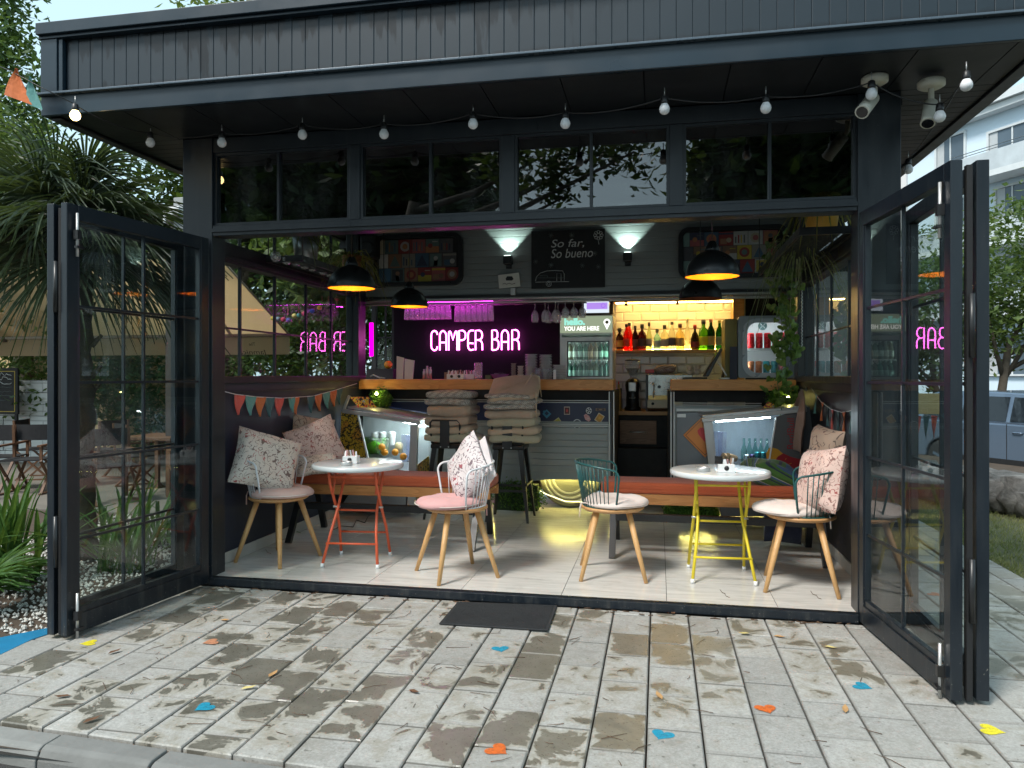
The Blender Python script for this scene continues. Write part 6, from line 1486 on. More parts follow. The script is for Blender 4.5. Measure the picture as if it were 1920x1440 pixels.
# magenta light over the counter bowl is put into the bowl's colour
# ================================================================== PLANTS
def leaf_cloud(name, blobs, nclump, per, size, mat, parent=None, seed=1, spread=.28, flatk=.5):
    g = np.random.default_rng(seed); V = []; 
    wts = np.array([b[1][0]*b[1][1]*b[1][2] for b in blobs])**.66; wts = wts/wts.sum()
    idx = g.choice(len(blobs), nclump, p=wts)
    C0 = np.array([b[0] for b in blobs])[idx]; Rd = np.array([b[1] for b in blobs])[idx]
    d = g.normal(size=(nclump,3)); d /= np.linalg.norm(d, axis=1)[:,None]; rr_ = g.uniform(.35,1.05,(nclump,1))**.6
    cc_ = C0 + d*rr_*Rd; sp = g.uniform(.5,1.4,(nclump,1))
    P_ = np.repeat(cc_, per, 0) + g.normal(size=(nclump*per,3))*spread*np.repeat(sp, per, 0)
    n = len(P_); nr = g.normal(size=(n,3)); nr[:,2] = np.abs(nr[:,2])+flatk; nr /= np.linalg.norm(nr, axis=1)[:,None]
    t = np.cross(nr, g.normal(size=(n,3))); t /= np.linalg.norm(t, axis=1)[:,None]; b = np.cross(nr, t)
    s = (size*g.uniform(.6,1.3,(n,1)))
    v0 = P_-t*s; v1 = P_+b*s*.42-nr*s*.12; v2 = P_+t*s; v3 = P_-b*s*.42-nr*s*.12
    vs = np.stack([v0,v1,v2,v3], 1).reshape(-1,3)
    if parent is not None:
        M_ = np.array(W[parent].inverted()); vs = vs@M_[:3,:3].T + M_[:3,3]
    me = bpy.data.meshes.new(name); me.vertices.add(4*n); me.vertices.foreach_set('co', vs.ravel().astype(np.float32))
    me.loops.add(4*n); me.loops.foreach_set('vertex_index', np.arange(4*n, dtype=np.int32))
    me.polygons.add(n); me.polygons.foreach_set('loop_start', np.arange(0,4*n,4,dtype=np.int32)); me.polygons.foreach_set('loop_total', np.full(n,4,dtype=np.int32))
    me.update(calc_edges=True); me.materials.append(mat)
    o = bpy.data.objects.new(name, me); C.objects.link(o)
    if parent is not None: o.parent = parent; W[o] = W[parent]
    return o
bark = M('bark', (.085,.068,.050), .9, var=.5, vs=9, bump=1, bs=25)
leafA = LEAF('leaf_mid', (.032,.072,.026), (.12,.20,.065), .4, .45, 1.2)
leafB = LEAF('leaf_dark', (.012,.035,.010), (.05,.10,.025), .3, .45, 1.5)
leafC = LEAF('leaf_bright', (.045,.09,.025), (.17,.23,.07), .4, .45, 1.5)
leafD = LEAF('leaf_bluegreen', (.02,.07,.03), (.10,.20,.09), .4, .4, 2)
def tree(loc, h, blobs, label, mat, n=500, per=14, size=.09, r=.16, lean=(0,0), seed=1, grp=None, branches=5, spread=.28):
    t = thing('tree', label, 'tree', loc, 0, grp); loc = Vector(loc); rr = random.Random(seed)
    top = loc+Vector((lean[0],lean[1],h)); mid = loc.lerp(top,.5)+Vector((rr.uniform(-.15,.15),rr.uniform(-.15,.15),0))
    MB().tube([loc+Vector((0,0,-.1)), loc+Vector((0,0,.25)), mid, top], [r*1.3,r,r*.8,r*.55], 12).build('trunk', bark, t)
    for k in range(branches):
        b_ = blobs[k%len(blobs)]; e_ = Vector(b_[0])+Vector([rr.uniform(-.5,.5)*q for q in b_[1]]); s_ = mid.lerp(top, rr.uniform(.3,1)); m_ = s_.lerp(e_,.5)+Vector((0,0,-.1))
        MB().tube([s_, m_, e_], [r*.45,r*.3,r*.1], 8).build('limb', bark, t)
    leaf_cloud('crown', blobs, n, per, size, mat, t, seed, spread)
    return t
gz = -.08
# left background: big trees and hedge beyond the patio
tree((-7.6,12.6,gz), 4.5, [((-7.8,12.8,5.4),(2.2,1.6,1.8)),((-6.2,12.2,4.6),(1.4,1.3,1.3)),((-9.0,13,3.6),(1.5,1.3,1.2))], 'large dark tree with rough trunk behind the left windows', leafB, 900, 14, .10, .30, seed=3, spread=.3)
tree((-5.9,12.9,gz), 3.6, [((-5.6,13.2,4.5),(1.9,1.4,1.6)),((-4.4,12.8,3.1),(1.2,1.1,1.1)),((-6.6,13.4,2.6),(1.0,1.0,.9))], 'slimmer tree with pale trunk behind the left windows, right of the dark one', leafA, 900, 14, .09, .15, (.3,.2), 5, spread=.28)
tree((-12.6,13.0,gz), 5.5, [((-12.9,12.6,6.6),(1.1,1.2,1.9)),((-13.4,12.6,9.2),(.8,.9,1.9)),((-11.9,12.2,4.3),(1.6,1.3,1.3))], 'tall conifer-like tree at the far left against the sky', leafA, 800, 14, .10, .22, seed=7, spread=.22)
tree((-8.2,16.0,gz), 8, [((-7.0,17.5,11.6),(3.0,2.2,1.9)),((-5.0,18.5,11.2),(2.2,2,1.5)),((-9.8,16.5,10.0),(1.6,1.5,1.6))], 'tree whose light green top shows above the pavilion roof', leafC, 700, 14, .11, .25, seed=8, spread=.35, grp=None)
def shrub(c_, r_, label, mat, n=300, per=14, size=.06, seed=1, spread=.14, grp=None, fk=.4):
    t = thing('shrub', label, 'shrub', (c_[0], c_[1], max(c_[2]-r_[2], -.1)), 0, grp)
    MB().tube([(c_[0],c_[1],c_[2]-r_[2]-.05),(c_[0]+.02,c_[1],c_[2])], [.04,.02], 6).build('stem', bark, t)
    leaf_cloud('foliage', [(c_, r_)], n, per, size, mat, t, seed, spread, fk); return t
shrub((-10.5,11.6,1.7), (1.6,.8,1.7), 'tall hedge shrub behind the awning at the far left', leafA, 500, 14, .07, 11, .2)
shrub((-8.6,11.9,1.5), (1.3,.8,1.5), 'dense hedge shrub beneath the awning valance', leafD, 450, 14, .06, 12, .2)
shrub((-6.8,11.4,1.4), (1.3,.7,1.45), 'leafy hedge shrub seen through the left half of the side windows', leafA, 500, 14, .06, 13, .18)
shrub((-5.0,11.2,1.5), (1.2,.7,1.6), 'dark hedge shrub seen through the right half of the side windows', leafB, 500, 14, .06, 14, .18)
shrub((-3.3,11.6,1.7), (1.2,.8,1.9), 'bamboo-like bush behind the camper end window', leafA, 500, 14, .09, 15, .2)
shrub((-7.3,13.5,3.2), (2.4,.8,1.6), 'upper hedge mass showing between the two trunks', leafB, 700, 14, .08, 16, .25)
shrub((-4.4,9.6,3.3), (.8,.9,.9), 'bright bamboo-like branch seen through the first transom window', leafC, 300, 16, .10, 17, .16, fk=-.2)
shrub((-10.3,10.2,3.6), (1.6,1.2,1.6), 'yellow green shrub behind the palm crown', leafC, 500, 14, .07, 18, .2)
shrub((-9.3,8.6,4.1), (1.1,.8,1.2), 'pale green foliage beside the roof corner', leafC, 350, 14, .06, 19, .2)

# fan palm
palm_l = LEAF('palm_blade', (.030,.048,.030), (.085,.115,.065), .2, .38, 2)
palm_y = LEAF('palm_young', (.03,.09,.02), (.10,.20,.05), .3, .4, 2)
def frond(parent, c_, az, el, L_, mat, nb=26, stem=.45, droop=.35, seed=0, wd=.022):
    rr = random.Random(seed); c_ = Vector(c_)
    d = Vector((math.cos(az)*math.cos(el), math.sin(az)*math.cos(el), math.sin(el)))
    side = d.cross(Vector((0,0,1))).normalized() if abs(d.z) < .98 else Vector((1,0,0)); up = side.cross(d)
    hub = c_+d*stem+Vector((0,0,-.04)); mb = MB(); mb.tube([c_, c_.lerp(hub,.5)+Vector((0,0,.03)), hub], [.014,.010,.008], 6)
    for k in range(nb):
        a = (-1.45+2.9*k/(nb-1))+rr.uniform(-.03,.03); bd = (d*math.cos(a)+side*math.sin(a)+up*rr.uniform(-.06,.14)).normalized()
        ln = L_*(1-.25*abs(a)/1.5)*rr.uniform(.88,1.08); w_ = wd*rr.uniform(.8,1.1); sN = bd.cross(up).normalized()
        pts = []; N_ = 5
        for i in range(N_+1):
            f = i/N_; p = hub+bd*ln*f+Vector((0,0,-droop*ln*f**2.6)); ww = w_*(.35+1.3*f if f < .5 else 1.0*(1-f)*2+.02)
            pts += [p-sN*ww*.5+up*.006, p-up*.004, p+sN*ww*.5+up*.006]
        fs = []
        for i in range(N_):
            q = i*3; fs += [(q,q+1,q+4,q+3),(q+1,q+2,q+5,q+4)]
        mb.add(pts, fs)
    return mb.build('frond', mat, parent)
pc_ = Vector((-4.62, 5.2, 2.62))
t = thing('fan_palm', 'large fan palm with rough trunk left of the pavilion', 'palm', (-4.55,5.2,gz))
tr = MB(); rr = random.Random(5); pts=[]; rs=[]
for k in range(26): z = gz-.02+k*(2.65)/25; pts.append((-4.55-.07*k/25+rr.uniform(-.01,.01), 5.2+rr.uniform(-.01,.01), z)); rs.append(.12+.02*(k%2)+rr.uniform(-.008,.01)+(.03*min(1,(k-18)/5) if k > 18 else 0))
tr.tube(pts, rs, 14).build('trunk', M('palm_bark', (.07,.055,.042), .95, var=.6, vs=10, bump=1, bs=40), t)
for k in range(14): a = rr.uniform(0,6.28); z = rr.uniform(1.2,2.5); MB().tube([(-4.6+.12*math.cos(a),5.2+.12*math.sin(a),z),(-4.6+.2*math.cos(a),5.2+.2*math.sin(a),z+.09)], [.03,.012], 5).build('leaf_stub', bpy.data.materials['palm_bark'], t)
k = 0
for el, n_, L_ in ((-.55,9,.92),(-.15,10,1.0),(.3,10,1.0),(.75,7,.95),(1.2,4,.85)):
    for j in range(n_):
        az = 2*PI*j/n_+k*.37+rr.uniform(-.15,.15)
        Lr = L_*rr.uniform(.85,1.1)
        if math.cos(az) > .45 and el > -.3: Lr *= .78
        frond(t, pc_+Vector((0,0,rr.uniform(-.1,.15))), az, el+rr.uniform(-.12,.12), Lr, palm_l, 30, .32*rr.uniform(.8,1.3), .42, 100+k, .026); k += 1
def strap_clump(name, c_, n, L_, wd, mat, label, cat, seed=0, spread=.08, grp=None, elr=(.4,1.45), droop=.6):
    t = thing(name, label, cat, c_, 0, grp); rr = random.Random(seed); c_ = Vector(c_)
    for k in range(n):
        az = rr.uniform(0, 2*PI); el = rr.uniform(*elr); b_ = c_+Vector((rr.uniform(-spread,spread), rr.uniform(-spread,spread), 0))
        d = Vector((math.cos(az)*math.cos(el), math.sin(az)*math.cos(el), math.sin(el))); sN = Vector((-math.sin(az), math.cos(az), 0)); ln = L_*rr.uniform(.65,1.1); pts = []; N_ = 6; up = sN.cross(d)
        for i in range(N_+1):
            f = i/N_; p = b_+d*ln*f+Vector((0,0,-droop*ln*f**2.4)); ww = wd*(.6+.9*f if f < .45 else max(1.005*(1-((f-.45)/.55)**1.7), .03))
            pts += [p-sN*ww*.5-up*.003, p+up*.003, p+sN*ww*.5-up*.003]
        fs = []
        for i in range(N_): q = i*3; fs += [(q,q+1,q+4,q+3),(q+1,q+2,q+5,q+4)]
        MB().add(pts, fs).build('leaf', mat, t)
    return t
strap_clump('strappy_plant', (-4.55,4.55,gz), 50, 1.25, .042, palm_y, 'strappy green plant at the left edge, behind the folded door', 'plant', 1, .14, elr=(.7,1.5), droop=.28)
strap_clump('strappy_plant', (-4.95,4.35,gz), 44, 1.1, .042, palm_y, 'strappy green plant at the far left edge', 'plant', 2, .12, elr=(.7,1.5), droop=.28)
strap_clump('strappy_plant', (-3.98,5.0,gz), 44, 1.0, .036, palm_y, 'spiky green plant seen through the left door glass', 'plant', 3, .16, elr=(.7,1.5), droop=.28)
strap_clump('strappy_plant', (-3.70,5.75,gz), 30, .80, .03, palm_y, 'smaller spiky plant by the pavilion wall behind the left door', 'plant', 4, .12)
strap_clump('strappy_plant', (-4.35,5.9,gz), 28, .9, .035, palm_y, 'tall spiky plant behind the palm trunk', 'plant', 5, .14)
t = thing('dwarf_palm', 'small fan palm spreading low at the bottom left', 'palm', (-4.35,3.95,gz))
for k in range(9): frond(t, (-4.35,3.98,.02), rnd.uniform(0,6.28) if k > 4 else [-.4,-1.5,.3,2.6,-2.4][k], .35+.1*(k%4), .40, palm_y, 20, .22, .25, 300+k, .028)
# pebbles, blue edging
pm = M('pebble_white', (.55,.54,.50), .8, var=.3, vs=40)
g = np.random.default_rng(4); npb = 5200; mb = MB(); oct_ = np.array([(1,0,0),(0,1,0),(-1,0,0),(0,-1,0),(0,0,1),(0,0,-1)])
of = [(0,1,4),(1,2,4),(2,3,4),(3,0,4),(1,0,5),(2,1,5),(3,2,5),(0,3,5)]
vs = []; fs = []
for k in range(npb):
    x = g.uniform(-5.6,-3.32); y = g.uniform(3.55,7.0)
    if y < 3.60 + .35*max(0, -3.9-x)*0: continue
    s_ = g.uniform(.007,.017,3); a = g.uniform(0,3.14); ca, sa = math.cos(a), math.sin(a); z = -.068+g.uniform(0,.012); m0 = len(vs)
    for q in oct_*s_: vs.append((x+q[0]*ca-q[1]*sa, y+q[0]*sa+q[1]*ca, z+q[2]))
    fs += [tuple(i+m0 for i in f) for f in of]
mb.add(vs, fs); stuff(mb.build('pebbles', pm), 'white pebbles covering the planting bed left of the pavilion', 'pebbles')
blu = M('blue_paint', (.01,.17,.33), .5, var=.25, vs=8)
q_ = [at_z(px,py,-.05) for px, py in ((-60,1250),(-60,1208),(88,1178),(100,1186),(60,1199),(0,1228))]
struct(MB().prism([v_+Vector((0,0,-.03)) for v_ in q_], (0,0,.032)).build('painted_edging', blu))

# lawn and stones to the right
gr = M('lawn_soil', (.11,.11,.05), .95, var=.4, vs=3, bump=.8, bs=40)
struct(MB().box(2.585, 13.5, 2.56, 11.0, -.3, -.07).build('lawn', gr))
gm_ = LEAF('grass_blade', (.13,.17,.04), (.42,.38,.17), .3, .6, 3)
g = np.random.default_rng(9); n = 26000; bx_ = 2.59+4.2*g.random(n)**1.3; by_ = g.uniform(5.0,10.9,n); az = g.uniform(0,6.28,n); h_ = g.uniform(.02,.055,n); wv = .004
pts = np.zeros((n,3,3)); pts[:,0] = np.stack([bx_-wv*np.cos(az), by_-wv*np.sin(az), np.full(n,-.071)],1); pts[:,1] = np.stack([bx_+wv*np.cos(az), by_+wv*np.sin(az), np.full(n,-.071)],1)
pts[:,2] = np.stack([bx_+g.normal(0,.02,n), by_+g.normal(0,.02,n), -.071+h_],1)
me = bpy.data.meshes.new('grass'); me.vertices.add(3*n); me.vertices.foreach_set('co', pts.ravel().astype(np.float32)); me.loops.add(3*n); me.loops.foreach_set('vertex_index', np.arange(3*n,dtype=np.int32))
me.polygons.add(n); me.polygons.foreach_set('loop_start', np.arange(0,3*n,3,dtype=np.int32)); me.polygons.foreach_set('loop_total', np.full(n,3,dtype=np.int32)); me.update(calc_edges=True); me.materials.append(gm_)
o = bpy.data.objects.new('grass', me); C.objects.link(o); stuff(o, 'short patchy green and straw coloured grass right of the paving', 'grass')
st_m = N('rock'); v = st_m.co('World'); a = st_m.noise(v, 3, 5, .7); st_m = st_m.done(st_m.bsdf(st_m.ramp(a, [(.3,(.05,.048,.045)),(.5,(.16,.15,.14)),(.7,(.33,.32,.30))]), .9, 0, st_m.bump(st_m.noise(v, 9, 6, .7), 1, .05)))
t = thing('stone_wall', 'low wall of rough grey boulders at the far edge of the lawn', 'stone wall', tuple(at_z(1885,950,-.08)))
A_ = at_z(1700,925,-.08); B_ = at_z(1990,975,-.08); rr = random.Random(2)
for k in range(9):
    p = A_.lerp(B_, k/8); q = MB(); ball = []; n1, n2 = 12, 8; ph = [rr.uniform(0,6) for _ in range(5)]; sx, sy, sz = rr.uniform(.38,.5), .3, rr.uniform(.20,.26)
    vs = []; fs = []
    for i in range(n2+1):
        for j in range(n1):
            th, fi = PI*i/n2, 2*PI*j/n1; d = Vector((math.sin(th)*math.cos(fi), math.sin(th)*math.sin(fi), math.cos(th)))
            d = Vector([math.copysign(abs(c1)**.75, c1) for c1 in d])
            r_ = 1+.12*math.sin(3*d.x+ph[0])*math.sin(3*d.y+ph[1])+.09*math.sin(6*d.z+ph[2]+4*d.x)+.05*math.sin(11*d.x+ph[3])
            vs.append((p.x+d.x*sx*r_, p.y+d.y*sy*r_, -.08+sz*.75+d.z*sz*r_))
    for i in range(n2):
        for j in range(n1): fs.append((i*n1+j, i*n1+(j+1)%n1, (i+1)*n1+(j+1)%n1, (i+1)*n1+j))
    q.add(vs, [f[::-1] for f in fs], 0, True).build('boulder', st_m, t)
# right hand trees
z0_ = -.42
def at_d(px, dist, z): d = ray(px, 705); p = d*(dist/d.length); return Vector((p.x, p.y, z))
p = at_d(1883, 18.5, z0_); c1 = at_d(1885, 18.5, 3.9)
tree(tuple(p), 2.6, [((c1.x+.5,c1.y,c1.z),(1.7,1.3,1.15)),((c1.x+1.7,c1.y-.2,c1.z-.9),(1.3,1.2,.9)),((c1.x-.1,c1.y,c1.z-1.3),(.55,.9,.65))], 'street tree with forked trunk behind the silver car', leafC, 560, 14, .085, .11, (.1,0), 21, branches=6, spread=.22)
p = at_d(1745, 19, z0_); c1 = at_d(1735, 19, 2.7)
tree(tuple(p), 2.2, [((c1.x,c1.y,c1.z),(1.5,1.2,1.4)),((c1.x-1,c1.y,c1.z-.6),(1.1,1.1,1.0))], 'round street tree seen through the right door glass', leafA, 600, 14, .08, .10, seed=22, spread=.22)
p = at_d(1575, 20, z0_); c1 = at_d(1570, 20, 2.3)
tree(tuple(p), 1.9, [((c1.x,c1.y,c1.z),(1.4,1.2,1.3)),((c1.x-1.3,c1.y,c1.z-.6),(1.2,1.1,1.1))], 'bushy street tree seen through the right side windows', leafA, 600, 14, .08, .10, seed=23, spread=.22)
# trees behind the photographer (they show in the transom glass)
def canopy(loc, h, blobs, label, seed, mat=leafB, n=1300, size=.21): return tree(loc, h, blobs, label, mat, n, 12, size, .22, seed=seed, branches=6, spread=.42)
canopy((4.6,-8,-.3), 5, [((3.2,-7.5,6.0),(2.3,1.2,1.6))], 'broad tree across the road on the right, reflected in the transom glass', 31)
canopy((-6.0,-8,-.3), 5, [((-5.9,-7.5,6.0),(2.3,1.2,1.7)),((-9.6,-8,5.9),(2.3,1.2,1.8))], 'broad tree across the road on the left, reflected in the transom glass', 32)
tree((-5.2,-2.6,-.3), 4.6, [((-2.1,-2.0,4.75),(.75,.5,.42)),((-1.1,-2.0,4.85),(.75,.5,.30)),((-.35,-2.0,4.75),(.4,.4,.28)),((-1.5,-2.0,4.25),(.25,.3,.35))], 'overhanging branch of large leaves above the viewpoint, silhouetted in the transom glass', leafB, 170, 8, .085, .16, (1.2,.2), 33, None, 4, .15)

# ================================================================== LEFT PATIO
cv = N('awning_canvas'); v = cv.co('World'); cvc = cv.mix(cv.noise(v, 1.4, 4), (.80,.64,.45), (.88,.74,.56)); cvp = cv.bsdf(cvc, .9); cvt = cv.n('ShaderNodeBsdfTranslucent', i_0=cvc).outputs[0]
canvas = cv.done(cv.n('ShaderNodeMixShader', i_0=.78, i_1=cvp, i_2=cvt).outputs[0])
aw = thing('awning', 'large beige canvas awning over the patio on the left, valance lettered The Jamnica', 'awning', (-9,9.3,2.0))
xR = -5.36; n_a = MB().prism([(xR,8.37,2.9),(xR,10.2,2.02),(-16,10.2,2.02),(-16,8.37,2.9)], (0,.004,.012)).build('canopy', canvas, aw)
MB().box(-16, xR, 10.205, 10.215, 1.72, 2.0).build('valance', canvas, aw)
MB().tube([(-16,10.2,2.01),(xR,10.2,2.01)], .03, 8).build('front_bar', M('bar_beige', (.33,.28,.22), .5), aw)
MB().tube([(xR,8.37,2.9),(xR,10.2,2.01)], .014, 6).build('hem', bpy.data.materials['bar_beige'], aw)
MB().tube([(-16,8.37,2.92),(xR,8.37,2.92)], .04, 8).build('cassette', bpy.data.materials['bar_beige'], aw)
MB().bar((xR-.5,8.45,2.8),(xR-.9,10.15,1.99), .03, .03).build('folding_arm', bpy.data.materials['bar_beige'], aw)
for s_, sz, px, py, wd, hg_ in (('Jamnica', .2, 500, 664, 52, 11), ('The', .1, 479, 648, 12, 6)):
    b_ = at_y(px, py, 10.2); l_ = at_y(px-wd, py, 10.2)
    o = text(s_, .2, (b_.x, 10.2035, b_.z), M('print_brown_'+s_, (.08,.06,.04), .8), aw, ext=.0005, rot=(PI/2,0,PI), width=b_.x-l_.x, height=at_y(px,py-hg_,10.2).z-b_.z)
    for v_ in o.data.vertices: v_.co.x += v_.co.y*.25
mp_ = M('post_grey', (.30,.31,.31), .5); mdk = M('post_brown', (.04,.03,.025), .6)
for px, ww, m_, l in ((318,.12,mdk,'dark brown patio post behind the left door'),(334,.13,mp_,'pale grey patio post behind the left door')):
    q = at_y(px, 700, 8.2); o = MB().box(q.x-ww/2, q.x+ww/2, 8.2, 8.3, gz, at_y(px, 385 if m_ is mdk else 370, 8.2).z).build('patio_post', m_, None, bevel=.006); tag(o, l, 'post')
q = at_y(326,398,8.15); t = thing('floodlight', 'small white floodlight on top of the patio post', 'floodlight', tuple(q)); MB().box(q.x-.12,q.x+.10,8.1,8.2,q.z-.04,q.z+.06).build('lamp_head', white, t, bevel=.01); MB().tube([q+Vector((-.09,-.05,-.04)), q+Vector((-.09,-.05,-.20))], .018, 8).build('sensor', white, t)
t = thing('house', 'cream house with shallow roof half hidden behind the palm and the awning', 'house', (-11.5,13.4,gz))
MB().box(-15.5,-8.3,13.2,13.4,gz,4.35).build('wall', M('plaster_cream', (.60,.45,.24), .85, var=.1), t)
MB().prism([(-16,13.0,4.35),(-8.0,13.0,4.35),(-8.0,13.0,4.45),(-12,13.0,5.3),(-16,13.0,5.2)], (0,.6,0)).build('roof', M('roof_grey', (.35,.36,.36), .7), t)
ww_ = N('whitewash'); v = ww_.co('World'); bn = ww_.n('ShaderNodeTexBrick', i_0=ww_.co('World', rot=(PI/2,0,0)), i_1=(.66,.69,.68), i_2=(.60,.63,.63), i_3=(.45,.47,.47)); bn.inputs['Scale'].default_value = 1.0; bn.inputs['Brick Width'].default_value = .5; bn.inputs['Row Height'].default_value = .16; bn.inputs['Mortar Size'].default_value = .012
whitew = ww_.done(ww_.bsdf(bn.outputs[0], .85, 0, ww_.bump(ww_.noise(v, 8, 4), .6, .03)))
t = thing('garden_wall', 'whitewashed brick wall at the back of the patio', 'wall', (-9.4,10.9,gz))
for k in range(7):
    for j in range(12):
        xx = -13.9+j*.52+(.26 if k%2 else 0)
        if xx > -10.2: continue
        MB().box(xx+.004, min(xx+.516,-10.0), 10.90+rnd.uniform(-.008,.008), 11.1, gz+.005+k*.2, gz+.195+k*.2).build('wall_block', whitew, t, bevel=.008)
MB().box(-13.8,-10.05,10.93,11.08,gz,gz+1.41).build('mortar', M('mortar_grey', (.40,.41,.41), .9), t)
a, b = at_y(-40,776,10.6), at_y(33,690,10.6)
t = thing('menu_board', 'black chalk menu board with a thin yellow border at the patio wall', 'menu board', ((a.x+b.x)/2,10.6,gz))
MB().box(a.x,b.x,10.6,10.64,a.z,b.z).build('board', blackmatt, t, bevel=.004)
ring([(a.x+.03,a.z+.04),(b.x-.05,a.z+.04),(b.x-.05,b.z-.05),(a.x+.03,b.z-.05)], [(a.x+.04,a.z+.05),(b.x-.06,a.z+.05),(b.x-.06,b.z-.06),(a.x+.04,b.z-.06)], 10.596, 10.599).build('yellow_border', M('border_yellow', (.5,.38,.05), .6), t)
for k in range(7):
    y_ = 702+8*k; MB().tube([at_y(-4+q*3.2, y_+rnd.uniform(-2.5,2.5)*(1.5 if k < 3 else .5), 10.594) for q in range(9)], .006 if k < 3 else .003, 4).build('chalk_line', chalk if k < 3 else chalkd, t)
for x_ in (a.x+.05, b.x-.05): MB().box(x_-.02,x_+.02,10.61,10.65,gz,a.z).build('leg', blackmatt, t)
# director's chairs
drk = M('canvas_black', (.012,.012,.014), .85); dw_ = WOOD('chair_teak', (.09,.04,.02), (.16,.08,.04), .5, 1, 0)
def dchair(x, y, rz, label, pad=None):
    t = thing('directors_chair', label, 'chair', (x,y,gz), rz, 'black canvas folding chairs on the patio')
    L = lambda mb, n_, m: mb.build(n_, m, t, local=True, bevel=0)
    for s_ in (-.24,.24):
        for a_, b_ in (((-.22,s_,.02),(.22,s_,.44)),((.22,s_,.02),(-.22,s_,.44))): L(MB().bar(a_, b_, .03, .022), 'leg', dw_)
        L(MB().bar((-.22,s_,.02),(.24,s_,.02), .035,.03), 'foot_rail', dw_); L(MB().bar((-.24,s_,.62),(.26,s_,.62), .05,.022), 'armrest', dw_)
        L(MB().bar((-.22,s_,.44),(-.24,s_,.86), .03,.025), 'back_post', dw_); L(MB().bar((.2,s_,.44),(.2,s_,.62), .03,.025), 'arm_post', dw_)
    L(MB().box(-.22,.22,-.24,.24,.435,.45), 'seat', drk)
    q = MB(); vs=[(-.235+.03*math.sin(PI*k/8), -.25+.5*k/8, z) for z in (.66,.86) for k in range(9)]; q.add(vs+[(x_-.006,y_,z_) for x_,y_,z_ in vs], [(k,k+1,k+10,k+9) for k in range(8)]+[(k+18,k+27,k+28,k+19) for k in range(8)]); L(q, 'backrest', drk)
    if pad: L(MB().box(-.2,.2,-.21,.21,.452,.49), 'seat_cushion_part', pad)
    return t
padp = CLOTH('patio_pad', (.55,.46,.40))
for k, (x,y,rz,l) in enumerate(((-8.35,8.2,2.0,'black canvas folding chair at the far left edge of the photo'),(-7.75,8.0,-1.2,'black canvas folding chair just left of the folded door'),(-8.7,9.2,.4,'black canvas folding chair in front of the menu board'),
    (-7.7,9.2,3.0,'black canvas folding chair behind the ones at the left, by the white wall'),(-8.2,7.2,1.2,'black canvas folding chair lowest at the left edge, close to the plants'),
    (-5.3,7.9,2.6,'black canvas folding chair with pale pad seen through the left door'),(-4.6,7.6,-2.4,'black canvas folding chair with pale pad near the grey post'),(-6.7,8.7,1.0,'black canvas folding chair at the back, seen through the left door'),
    (-6.2,7.6,-.6,'black canvas folding chair just behind the palm trunk'),(-6.0,9.3,2.2,'black canvas folding chair farthest back, under the awning edge'))):
    dchair(x,y,rz,l, padp if k in (5,6) else None)
t = thing('patio_table', 'dark wooden patio table between the canvas chairs', 'table', (-6.1,8.35,gz)); MB().box(-6.45,-5.75,8.0,8.7,.62,.66).build('table_top', dw_, t, bevel=.004)
for x_ in (-6.4,-5.8):
    for y_ in (8.05,8.65): MB().box(x_-.025,x_+.025,y_-.025,y_+.025,gz,.62).build('leg', dw_, t)
struct(MB().box(-12,-3.5,7.05,10.85,-.075,-.062).build('patio', M('patio_slabs', (.16,.145,.125), .8, var=.3, vs=3)))
q = at_y(70,800,8.0); o = MB().lathe([(.18,-.35),(.2,-.1),(.17,.04),(.08,.12),(.0001,.13)], n=18).build('rattan_lampshade', M('rattan', (.36,.17,.07), .7)); o.location = (q.x, 8.6, q.z-.02+.02); tag(o, 'rounded tan chair back among the black patio chairs', 'chair back')
# coloured lanterns in the garden
lp = [(512,597),(521,598),(531,599),(541,600),(552,592),(561,591),(570,588),(576,582),(585,583),(599,577),(615,569),(632,560),(649,551),(656,542)]
cols_l = [(.7,.6,.05),(.1,.3,.25),(.6,.06,.10),(.05,.12,.35),(.65,.6,.15),(.1,.4,.3),(.65,.10,.15),(.3,.4,.45),(.05,.2,.5),(.75,.6,.03),(.55,.5,.4),(.6,.1,.12),(.05,.25,.5),(.05,.25,.55)]
t = thing('lantern_string', 'string of small coloured paper lanterns among the trees beyond the left windows', 'lanterns', tuple(at_y(585,580,9.5)))
MB().tube([at_y(px,py-9,9.5) for px,py in lp], .005, 5).build('cord', black, t)
for (px,py), c_ in zip(lp, cols_l): MB().ball(at_y(px,py,9.5), .035, 12, 8, (1,1,.9)).build('lantern', flat(c_), t)
for px in (540,560,604,616,632): a_ = at_y(px,575 if px < 600 else 555,9.5); MB().bar(a_, a_+Vector((0,0,-.12)), .03, .006).build('ribbon', flat((.5,.45,.4) if px%2 else (.5,.25,.15)), t)

# ================================================================== RIGHT SIDE STREET
ang = rad(-60); P0 = Vector((14.7,37.5,z0_))
bt = thing('apartment_building', 'pale blue white apartment building with balconies across the street on the right', 'building', tuple(P0), ang)
wallb = M('render_pale_blue', (.62,.73,.82), .85, var=.12, vs=.4); wallw = M('render_white', (.66,.64,.63), .8, var=.08, vs=.4)
trimw = M('trim_white', (.62,.65,.66), .7); glw = M('window_dark_glass', (.08,.11,.14), .08, var=.3, vs=.7)
BL_ = lambda mb, n_, m, par=None, **k: mb.build(n_, m, par or bt, local=True, **k)
BL_(MB().box(-22,26,0,9,0,13.9), 'wall', wallb)
BL_(MB().box(-5.6,-4.4,-.12,-.01,0,13.4), 'wall_pilaster', wallw)
BL_(MB().box(-22,26,-.75,9,13.9,14.25), 'cornice', trimw); BL_(MB().box(-22,26,-.55,-.01,13.6,13.88), 'cornice_step', trimw)
BL_(MB().tube([(-22,-.5,14.9),(26,-.5,14.9)], .03, 6), 'roof_rail', mp_)
rail_m = M('rail_iron', (.12,.14,.15), .5)
